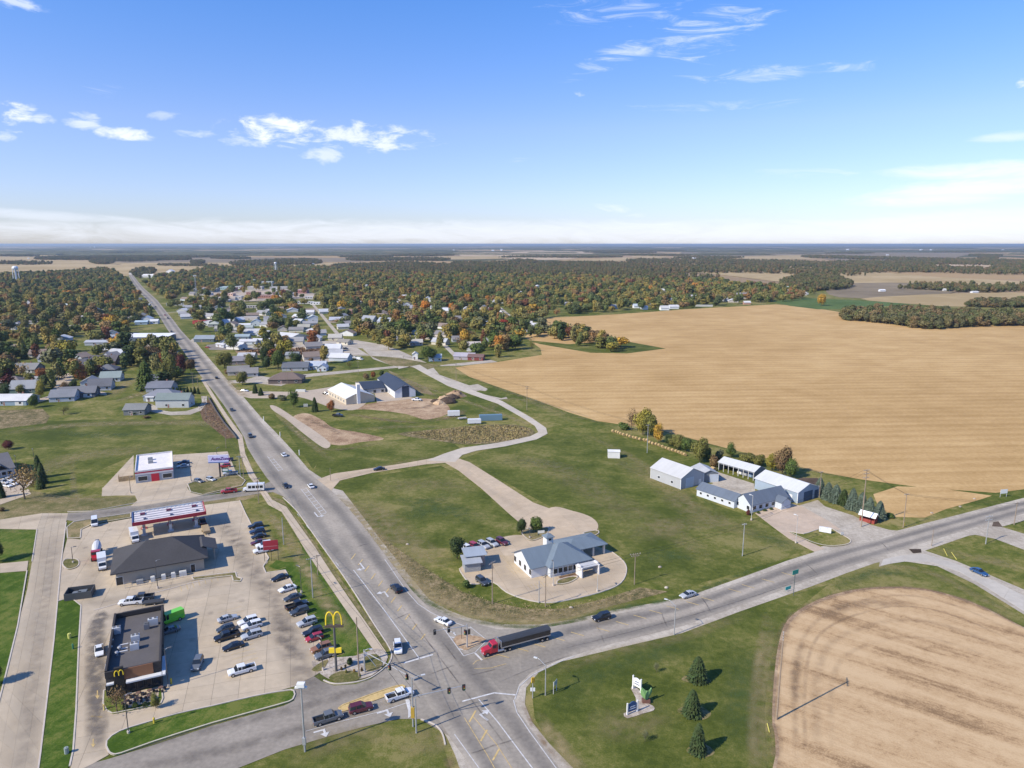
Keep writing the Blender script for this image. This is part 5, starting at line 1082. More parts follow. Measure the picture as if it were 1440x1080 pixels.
# open pole shed
c, a, w, d = frame_of(G(1010,661.5), G(1060,676), G(1077,671)); ps = thing('pole_shed', 'open-fronted pole shed with white roof beside the hedgerow', 'shed', c, a)
part('roof', roof_mb(w, d, 3.6,1.5, 'x', .3), M['steel_roof'], ps, (.54,.55,.55)); bw = MB(); bw.quad((w / 2, d / 2,0),(-w / 2, d / 2,0),(-w / 2, d / 2,3.6),(w / 2, d / 2,3.6)); bw.quad((w / 2,-d / 2,0),(w / 2, d / 2,0),(w / 2, d / 2,3.6),(w / 2,0,5.1),(w / 2,-d / 2,3.6)); bw.quad((-w / 2, d / 2,0),(-w / 2,-d / 2,0),(-w / 2,-d / 2,3.6),(-w / 2,0,5.1),(-w / 2, d / 2,3.6)); bw.quad((-w / 2,-d / 2,3.0),(w / 2,-d / 2,3.0),(w / 2,-d / 2,3.6),(-w / 2,-d / 2,3.6))
part('wall', bw, M['steel_wall'], ps, (.20,.22,.25))
for i in range(8):
    q = MB(); q.box(-.12,.12,-.12,.12,0,3.6); part('post', q, M['solid'], ps, (.5,.5,.48), loc=(-w / 2 + .2 + i * (w - .4) / 7,-d / 2,0))
for i in range(3):
    q = MB(); q.box(-1.1,1.1,-1.8,1.8,.3,1.3); q.box(-.9,.9,-1,.6,1.3,1.8)
    solo('farm_trailer', q, M['solid'],['pale', 'grey', 'blue'][i] + ' covered farm trailer parked under the open pole shed', 'trailer', c + Vector((math.cos(a), math.sin(a),0)) * (w * (.02 + i * .15)), a, color=[(.6,.6,.6),(.35,.36,.38),(.2,.28,.4)][i])
# farm stand: red shed with white roof
c, a, w, d = frame_of(G(1209,732), G(1229,737.5), G(1233,735)); st = thing('roadside_stand', 'small red roadside stand with white roof by the spruces', 'stand', c, a); part('roof', roof_mb(w, d, 2.5,.9, 'x', .5), M['steel_roof'], st, (.75,.75,.74)); q = walls_mb(w, d, 1.2); part('wall', q, M['siding'], st, (.30,.055,.04))
for i in range(4):
    q = MB(); q.box(-.09,.09,-.09,.09,0,2.5); part('post', q, M['solid'], st, (.26,.05,.04), loc=((-w / 2, w / 2)[i % 2],(-d / 2, d / 2)[i // 2],0))
# little white cabin
house('small white storage box building alone on the grass', 863,643,5.2,3.4,-.1,(.72,.71,.68),(.7,.69,.66), 'x', 2.9,.35, 'storage_cabin', 'cabin', 0, False, rm='steel_roof', over=.15)
# ---------- drive-up bank with slate blue roof
c, a, w, d = frame_of(G(774,813), G(829,800.5), G(805,777)); BK = thing('bank_building', 'bank with slate blue hipped roof, cupola and drive-up canopy', 'bank', c, a); AVOID.append(((c.x, c.y),20))
BR = (.16,.20,.235); BW = (.58,.61,.64)
part('wall', walls_mb(w, d, 3.4), M['siding'], BK, BW); rf = part('roof', roof_mb(w, d, 3.2,3.9, 'hip', .7), M['steel_roof'], BK, BR)
for i in range(7): opening(BK, 'f', w, d, (i - 3) * w / 8,1.0,2.5,1.3)
lw, ld = 15.5, d * .98
L2 = link('west_wing', None, BK, (-w / 2 - .2,1.6,0)); part('wall', walls_mb(9.5, ld - .6,3.3, 'x', 3.1), M['siding'], L2,(.66,.67,.68)); part('roof', roof_mb(9.5, ld - .6,3.3,3.1, 'x', .6), M['steel_roof'], L2, BR)
for i in range(4): opening(L2, 'l', 9.5, ld - .6,(i - 1.5) * 3.2,.9,2.4,1.3, frame=False)
cu = link('cupola', None, BK, (-2.0,3.6,0)); part('cupola_wall', walls_mb(2.2,2.2,8.0), M['siding'], cu, WHITE); part('cupola_roof', roof_mb(2.2,2.2,8.0,1.0, 'hip', .35), M['steel_roof'], cu, BR); opening(cu, 'f', 2.2,2.2,0,7.1,7.7,.9, frame=False)
cn = link('drive_up_canopy', None, BK, (w / 2 + 3.2,5.2,0)); part('canopy_roof', roof_mb(13.5,9,3.2,1.7, 'hip', .4), M['steel_roof'], cn, BR)
for i in range(6):
    q = MB(); q.box(-.3,.3,-.3,.3,0,3.3); part('canopy_column', q, M['solid'], cn, OFFW, loc=(-1.4 + 3.8 * (i % 3),(-4.0,4.0)[i // 3],0))
pv = link('entrance_porch', None, BK, (w * .33,-d / 2 - 2.6,0))
for sx in (-1,1):
    q = MB(); q.box(-.2,.2,-1.6,1.6,0,3.0); q.box(-.2,.2,-.9,.9,3.0,3.5); part('porch_wall', q, M['solid'], pv, (.66,.64,.62), loc=(sx * 2.8,0,0))
q = MB(); q.box(-3.2,3.2,-1.2,1.6,2.7,2.95); part('porch_slab', q, M['solid'], pv, (.5,.5,.5))
k = MB(); k.quad((-w * .32,-.5,.13),(w * .1,-.5,.13),(w * .1,1.2,.13),(-w * .32,1.2,.13)); part('flower_bed', k, M['mulch'], BK, loc=(0,-d / 2 - 1.6,0))
house('small grey-roofed kiosk shelter west of the bank, nearer part', 663,800,4.6,4.2,.25,(.30,.31,.32),(.36,.38,.40), 'shed', 2.7,.6, 'kiosk', 'kiosk', 0, False, rm='steel_roof', over=.5)
house('small blue-grey drive-up kiosk west of the bank, further part', 667,793,5.4,4.2,.25,(.36,.30,.28),(.33,.37,.41), 'shed', 3.6,.5, 'kiosk', 'kiosk', 0, False, rm='steel_roof', over=.6)
# ---------- petrol station shop, hipped dark roof (corners read at the eaves)
def eave_frame(LF, RF, RB, z): return frame_of(G(*LF, z), G(*RF, z), G(*RB, z))
c, a, w, d = eave_frame((155,809),(293,784.5),(283,753),3.9); SH = thing('convenience_store', 'beige convenience store with large dark hipped shingle roof', 'shop', c, a); AVOID.append(((c.x, c.y),20))
part('wall', walls_mb(w - 2.4, d - 2.4,3.9), M['siding'], SH, (.40,.36,.30)); part('roof', roof_mb(w - .4, d - .4,3.8,4.9, 'hip', .2,.3), M['shingle'], SH, (.062,.06,.062))
opening(SH, 'f', w - 2.4, d - 2.4, w * .33,.05,2.3,1.1, 'door', 'glass'); opening(SH, 'f', w - 2.4, d - 2.4,-w * .42,.05,2.4,1.6, 'door', 'glass'); opening(SH, 'b', w - 2.4, d - 2.4,0,.3,2.8,14, 'shop_window'); opening(SH, 'r', w - 2.4, d - 2.4,0,.3,2.8,5, 'shop_window')
en = link('side_porch', None, SH, (w / 2 - 1,1.5,0)); part('porch_roof', roof_mb(7,7.4,3.6,1.3, 'y', .4), M['shingle'], en, (.075,.074,.078))
for s in (-1,1): q = MB(); q.box(-.2,.2,-.2,.2,0,3.6); part('porch_post', q, M['solid'], en, (.4,.36,.3), loc=(3, s * 3.2,0))
for i, (u, s) in enumerate([(-.22,1.7),(-.09,1.1),(0.02,1.1),(.12,1.1),(.22,1.9)]):
    q = MB(); q.box(-s / 2, s / 2,-.5,.5,0,1.3 if i else 1.0); q.box(-s / 2 + .1, s / 2 - .1,-.35,.35,1.3 if i else 1.0,1.45 if i else 1.15); p_ = c + Vector((math.cos(a) * u * w - math.sin(a) * (-d / 2 - .3), math.sin(a) * u * w + math.cos(a) * (-d / 2 - .3),.11))
    solo('air_conditioner', q, M['solid'],['wide low grey unit', 'leftmost slim white unit', 'middle slim white unit', 'rightmost slim white unit', 'broad white unit by the door'][i] + ' standing along the back wall of the convenience store', 'ac unit', p_, a, 'service units behind the store', (.62,.62,.60) if i else (.3,.31,.32))
fm = MB()
for i in range(9): fm.tube((-9 + i * 1.8,0,0),(-9 + i * 1.8,0,1.6),.04, n=5)
for zz in (.1,.8,1.6): fm.tube((-9,0, zz),(5.4,0, zz),.03, n=5)
fr = solo('fence', fm, M['galv'], 'low dark metal fence round the yard behind the convenience store', 'fence', c + Vector((math.sin(a) * (d / 2 + 1.7),-math.cos(a) * (d / 2 + 1.7),.11)), a)
# fuel canopy
c, a, w, d = eave_frame((186,736),(289.4,719.5),(282.5,705.4),5.6); FC = thing('fuel_canopy', 'long petrol station canopy with red edge and pale striped top', 'canopy', c, a)
q = MB(); q.box(-w / 2 + .1, w / 2 - .1,-d / 2 + .1, d / 2 - .1,4.8,5.25); part('deck', q, M['solid'], FC, (.50,.46,.46))
for s, nm in ((-1,0),(1,1)):
    q = MB(); q.box(-w / 2, w / 2, s * d / 2 - .12, s * d / 2 + .12,4.6,5.75); part('fascia', q, M['solid'], FC, (.33,.03,.045) if s < 0 else (.42,.46,.5))
    q = MB(); q.box(s * w / 2 - .12, s * w / 2 + .12,-d / 2, d / 2,4.6,5.75); part('fascia', q, M['solid'], FC, (.33,.03,.045) if s > 0 else (.10,.14,.30))
for j in range(5):
    y_ = -d / 2 + (j + .5) * d / 5; q = MB(); q.box(-w / 2 + .5, w / 2 - .5, y_ - d / 10 + .28, y_ + d / 10 - .28,5.25,5.42); part('roof_panel', q, M['flat_roof'], FC, (.62,.58,.58))
    if j: q = MB(); q.box(-w / 2 + .4, w / 2 - .4, y_ - d / 10 - .16, y_ - d / 10 + .16,5.25,5.36); part('gutter', q, M['solid'], FC, (.10,.11,.16))
for i in range(16): q = MB(); q.box(-.25,.25,0,1.0,5.25,5.5); part('roof_rib', q, M['solid'], FC, (.5,.53,.57), loc=(-w / 2 + 1 + i * (w - 2) / 15, d / 2 - 1.2,0))
for i in range(3):
    x = (i - 1) * w * .36; q = MB(); q.box(-.35,.35,-.35,.35,0,4.8); part('column', q, M['solid'], FC, (.5,.48,.46), loc=(x, -1.5,0))
    for j, dy in enumerate((-2.6,3.4)):
        q = MB(); q.box(-.45,.45,-.3,.3,.15,2.0); q.box(-.5,.5,-.35,.35,2.0,2.3); q.box(-.9,.9,-.9,.9,0,.15); p_ = c + Vector((math.cos(a) * x - math.sin(a) * dy, math.sin(a) * x + math.cos(a) * dy, .11))
        solo('fuel_pump', q, M['solid'],['left', 'middle', 'right'][i] + ' fuel pump under the canopy, ' + ['shop', 'road'][j] + ' side', 'fuel pump', p_, a, 'fuel pumps under the canopy', (.45,.10,.1) if j else (.6,.6,.6))
    q = MB(); q.box(-.7,.7,-.7,.7,5.42,5.8); part('roof_box', q, M['solid'], FC, (.12,.03,.06), loc=(x, 2.2,0)); q = MB(); q.box(-.4,.4,-.4,.4,5.42,5.75); part('roof_box', q, M['solid'], FC, (.10,.12,.2), loc=(x + .6,-2.6,0))
# ---------- auto parts store
c, a, w, d = eave_frame((189.5,663),(243,656.5),(236.7,635),5.0); AZ = thing('auto_parts_store', 'white-roofed auto parts store with red stripe and red entrance', 'shop', c, a); AVOID.append(((c.x, c.y),15))
part('wall', walls_mb(w, d, 5.0), M['solid'], AZ, (.36,.38,.41)); part('roof', roof_mb(w - .4, d - .4,4.4,0, 'flat'), M['flat_roof'], AZ, (.74,.70,.68))
for (z0, z1, cc, e) in ((3.3,3.95,(.66,.63,.62),.06),(3.95,4.5,(.42,.03,.06),.07),(4.5,5.1,(.66,.63,.62),.08)):
    q = MB(); q.box(-w / 2 - e, w / 2 + e, -d / 2 - e, -d / 2 + .2, z0, z1); part('stripe_band', q, M['solid'], AZ, cc)
    q = MB(); q.box(w / 2 - .2, w / 2 + e, -d / 2 + .2, d / 2 + e, z0, z1 - .002); part('stripe_band', q, M['solid'], AZ, cc); q = MB(); q.box(-w / 2 - e, -w / 2 + .2,-d / 2 + .2, d / 2 + e, z0, z1 - .002); part('stripe_band', q, M['solid'], AZ, cc); q = MB(); q.box(-w / 2 + .2, w / 2 - .2, d / 2 - .2, d / 2 + e, z0, z1 - .002); part('stripe_band', q, M['solid'], AZ, cc)
q = MB(); q.box(-1.4,1.4,-.12,.05,.05,3.2); part('entrance', q, M['solid'], AZ, (.5,.03,.05), loc=(.2,-d / 2,0)); opening(AZ, 'f', w, d, -4.2,.9,2.6,3.2); opening(AZ, 'f', w, d, 4.5,.9,2.6,3.2)
for i, (x, y) in enumerate([(-1.5,4.0),(-1.3,-1.0)]):
    q = MB(); q.box(-.9,.9,-.7,.7,4.5,5.5); q.box(-.6,.6,-.5,.5,5.5,5.6); part('rooftop_unit', q, M['solid'], AZ, (.28,.29,.3), loc=(x, y, 0))
fe = MB()
for i in range(14): fe.box(-3.2 + i * .48,-3.2 + i * .48 + .42,-.04,.04,0,2.0)
for s in (0,1):
    for j in range(8): fe.box((-3.2,3.5)[s] - .04,(-3.2,3.5)[s] + .04,.1 + j * .48,.1 + j * .48 + .42,0,2.0)
solo('fence', fe, M['solid'], 'tan wooden bin enclosure beside the auto parts store', 'fence', G(180,676,.1), a, color=(.34,.24,.12))
# ---------- fast food restaurant
c, a, w, d = eave_frame((147.6,948),(225.5,931),(206,856),5.6); FR = thing('restaurant', 'dark flat-roofed fast food restaurant with rooftop units and arched M sign', 'restaurant', c, a); AVOID.append(((c.x, c.y),20))
DK = (.045,.040,.038)
part('wall', walls_mb(w, d, 5.2), M['siding'], FR, (.06,.052,.048)); part('roof', roof_mb(w - .5, d - .5,4.5,0, 'flat'), M['flat_roof'], FR, (.115,.105,.10))
q = MB(); q.box(-w / 2 - .08, w / 2 + .08,-d / 2 - .1,-d / 2 + .3,4.6,5.9); q.box(-w / 2 - .08, w / 2 + .08, d / 2 - .3, d / 2 + .08,4.8,5.8); q.box(-w / 2 - .08,-w / 2 + .35,-d / 2 + .3, d / 2 - .3,4.6,6.1); q.box(w / 2 - .3, w / 2 + .08,-d / 2 + .3, d / 2 - .3,4.8,5.7); part('parapet', q, M['solid'], FR, DK)
q = MB(); q.box(-w * .17, w * .36,-d / 2 - .3,-d / 2 - .1,3.6,5.95); part('wood_panel', q, M['siding'], FR, (.24,.115,.06))
q = MB(); q.box(-w * .34,-w * .17,-d / 2 - .5,-d / 2 + .1,.6,6.6); part('sign_panel', q, M['solid'], FR, (.03,.028,.027))
q = MB(); q.box(-w * .14, w * .52,-d / 2 - 1.5,-d / 2 - .3,3.25,3.55); q.box(w / 2 + .08, w * .52 + .6,-d / 2 - 1.5,-d / 2 + 6,3.25,3.55); part('white_canopy', q, M['solid'], FR, (.66,.67,.68))
q = MB(); q.box(-w * .49,-w * .36,-d / 2 - .8,-d / 2 - .1,3.3,3.6); part('white_canopy', q, M['solid'], FR, (.66,.67,.68))
for u in (-.42,-.05,.1,.25,.4): opening(FR, 'f', w, d, u * w, .8,2.9,1.8, fcol=(.05,.05,.05))
for i in range(4): opening(FR, 'r', w, d, -d * .36 + i * 2.6,.8,2.9,1.7, fcol=(.05,.05,.05))
for v, zz in ((-5,0),(4.5,0)):
    q = MB(); q.box(-w / 2 - .9,-w / 2, v - .9, v + .9,2.6,2.85); q.box(-w / 2 - .12,-w / 2, v - .6, v + .6,.9,2.2); part('service_window', q, M['solid'], FR, (.6,.62,.64))
def arch_m(parent, name, ox, oy, oz, W, H, r, m_, color, depth=None):
    """a rounded M of two arches made of bent tubes"""
    mb = MB()
    for s in (-1,1):
        cx = s * W / 4; pts = []
        for i in range(17):
            t = math.pi * (1 - i / 16); x = cx + math.cos(t) * W / 4; z_ = H * (math.sin(t) ** .62); pts.append(Vector((ox + x, oy, oz + z_)))
        for p, q_ in zip(pts, pts[1:]): mb.tube(p, q_, r, n=8)
    return part(name, mb, m_, parent, color)
M['sign_yellow'] = mat('sign_yellow', (.80,.60,.04),.4)
arch_m(FR, 'arch_letter', -w * .255,-d / 2 - .6,4.95,1.6,1.15,.1, M['sign_yellow'], None)
RT = [(-4.3,5.6,1.7,1.2,1.5, 'l'),(-.2,0.2,1.7,1.3,1.4, 'l'),(-.2,-3.4,1.7,1.3,1.4, 'l'),(3.2,6.2,2.1,1.0,1.6, 'l'),(1.9,4.8,1.1,.9,1.3, 'd')]
for x, y, sx, sy, hh, k in RT:
    q = MB(); q.box(-sx / 2, sx / 2,-sy / 2, sy / 2,4.62,4.62 + hh); q.box(-sx / 2 + .15, sx / 2 - .15,-sy / 2 + .1, sy / 2 - .1,4.62 + hh, 4.7 + hh); g_ = MB(); [g_.tube((dx, 0,4.7 + hh),(dx, 0,4.85 + hh),.3, n=10) for dx in (-sx * .25, sx * .25)]
    u_ = part('rooftop_unit', q, M['solid'], FR, (.52,.53,.54) if k == 'l' else (.2,.2,.21), loc=(x, y, 0)); part('fan', g_, M['solid'], u_, (.12,.12,.12))
for x, y in ((-5.0,1.5),(-5.0,-1.5),(-3.6,-4.6),(-3.2,-2.6)):
    q = MB(); q.tube((x, y, 4.6),(x, y, 5.3),.28, n=10); q.tube((x, y, 5.3),(x, y, 5.55),.45,.3, n=10); part('roof_vent', q, M['galv'], FR)
for y in (-.6,-2.4,-3.6): q = MB(); q.box(-3.4,-1.6, y - .14, y + .14,4.62,4.85); part('roof_duct', q, M['solid'], FR, (.6,.6,.6))
q = MB()
for i in range(9): q.box(-3.4 + i * .95,-3.4 + i * .95 + .5, d / 2 + .4, d / 2 + 3.4,3.3,3.5)
q.box(-3.8,5.2, d / 2 + .1, d / 2 + .3,2.6,4.2); q.box(-3.8,5.2, d / 2 + 3.4, d / 2 + 3.6,2.6,4.2); part('louvred_yard_roof', q, M['solid'], FR, (.05,.05,.055))
q = MB(); q.box(-3.8,-3.6, d / 2 + .1, d / 2 + 3.6,0,4.0); q.box(5.0,5.2, d / 2 + .1, d / 2 + 3.6,0,4.0); q.box(-3.6,5.0, d / 2 + 3.45, d / 2 + 3.6,0,3.2); part('yard_wall', q, M['solid'], FR, DK)
def W_(fx, fy, z=.11): return c + Vector((math.cos(a) * fx - math.sin(a) * fy, math.sin(a) * fx + math.cos(a) * fy, z))
flat('patio', [W_(-w * .2,-d / 2 - .2)[:2], W_(w * .44,-d / 2 - .2)[:2], W_(w * .42,-d / 2 - 5)[:2], W_(-w * .2,-d / 2 - 5.6)[:2]],.24, M['concrete_plain'], True)
for i in range(7):
    x, y = (-1.5 + (i % 4) * 2.1,-d / 2 - 1.9 - (i // 4) * 2); t = thing('patio_table', ['first', 'second', 'third', 'fourth', 'fifth', 'sixth', 'seventh'][i] + ' dark table with seats on the restaurant patio, from the left by the wall', 'table', W_(x, y, .24), rng.uniform(0,3), 'tables on the restaurant patio')
    q = MB(); q.tube((0,0,.7),(0,0,.76),.5, n=10); part('table_top', q, M['solid'], t, (.16,.1,.08)); q = MB(); q.tube((0,0,0),(0,0,.7),.06, n=6); part('leg', q, M['tyre'], t)
    for k in range(4): q = MB(); q.box(-.2,.2,-.2,.2,0,.45); part('seat', q, M['solid'], t, (.05,.04,.04), loc=(.8 * math.cos(k * 1.57),.8 * math.sin(k * 1.57),0))
c0, a0, w0, d0 = c, a, w, d
# ---------- church hall and dark-roofed hall
ch, w, d = long_building('pale church hall with bright white roof and tall white entrance fin', G(487,569.5), G(527,564.5), G(505,551),3.6,3.4,(.52,.46,.36),(.66,.66,.63), 'y', 'church_hall', 'church')
q = MB(); q.box(-1.0,1.0,-d / 2 - 1.1,-d / 2 - .05,0,11.5); part('entrance_fin', q, M['solid'], ch, (.78,.78,.76), loc=(-1.4,0,0))
for i in range(6): opening(ch, 'l', w, d, (i - 2.5) * d / 6.6,.9,2.4,1.2)
hl, w, d = long_building('white metal hall with dark slate roof and dark door stripe', G(555.5,560), G(584.5,557.5), G(556,539),4.4,3.4,(.62,.64,.66),(.045,.052,.066), 'y', 'metal_hall', 'hall')
q = MB(); q.box(-2.2,2.2,-d / 2 - .08,-d / 2,0,7.0); part('dark_panel', q, M['solid'], hl, (.04,.055,.085), loc=(.2,0,0))
for i in range(5): opening(hl, 'l', w, d, (i - 2.0) * 3.4 + 2,.6,2.2,1.2)
hw, w, d = long_building('low linking wing with dark slate roof beside the metal hall', G(512,554.5), G(542,552), G(536,541),3.0,2.2,(.55,.53,.5),(.048,.055,.068), 'x', 'hall_wing', 'hall')
for i in range(3): opening(hw, 'f', w, d, (i - 1) * 5,.5,2.2,1.8)
# ---------- office at the left edge
lo, w, d = long_building('long office with pale grey shingle roof at the left edge', G(-60,684), G(22,668), G(22,650),3.2,4.2,(.50,.52,.55),(.155,.15,.155), 'x', 'office_building', 'office', 'siding', 'shingle')
for i in range(9): opening(lo, 'f', w, d, (i - 4) * w / 10,.9,2.2,1.4)
dg = link('dormer', None, lo, (w * .25,-d / 2 + 1.0,0)); part('dormer_roof', roof_mb(4.5,5,3.4,2.0, 'y', .3), M['shingle'], dg, (.12,.12,.125))
# ---------- shop with red trim, and white long hall by the highway
house('long building with brilliant white roof beside the highway left', 208,479,46,20,.03,(.10,.13,.17),(.82,.82,.82), 'shed', 4.6,1.4, 'market_hall', 'shop', 6, False, wm='steel_wall', rm='steel_roof', over=.2)
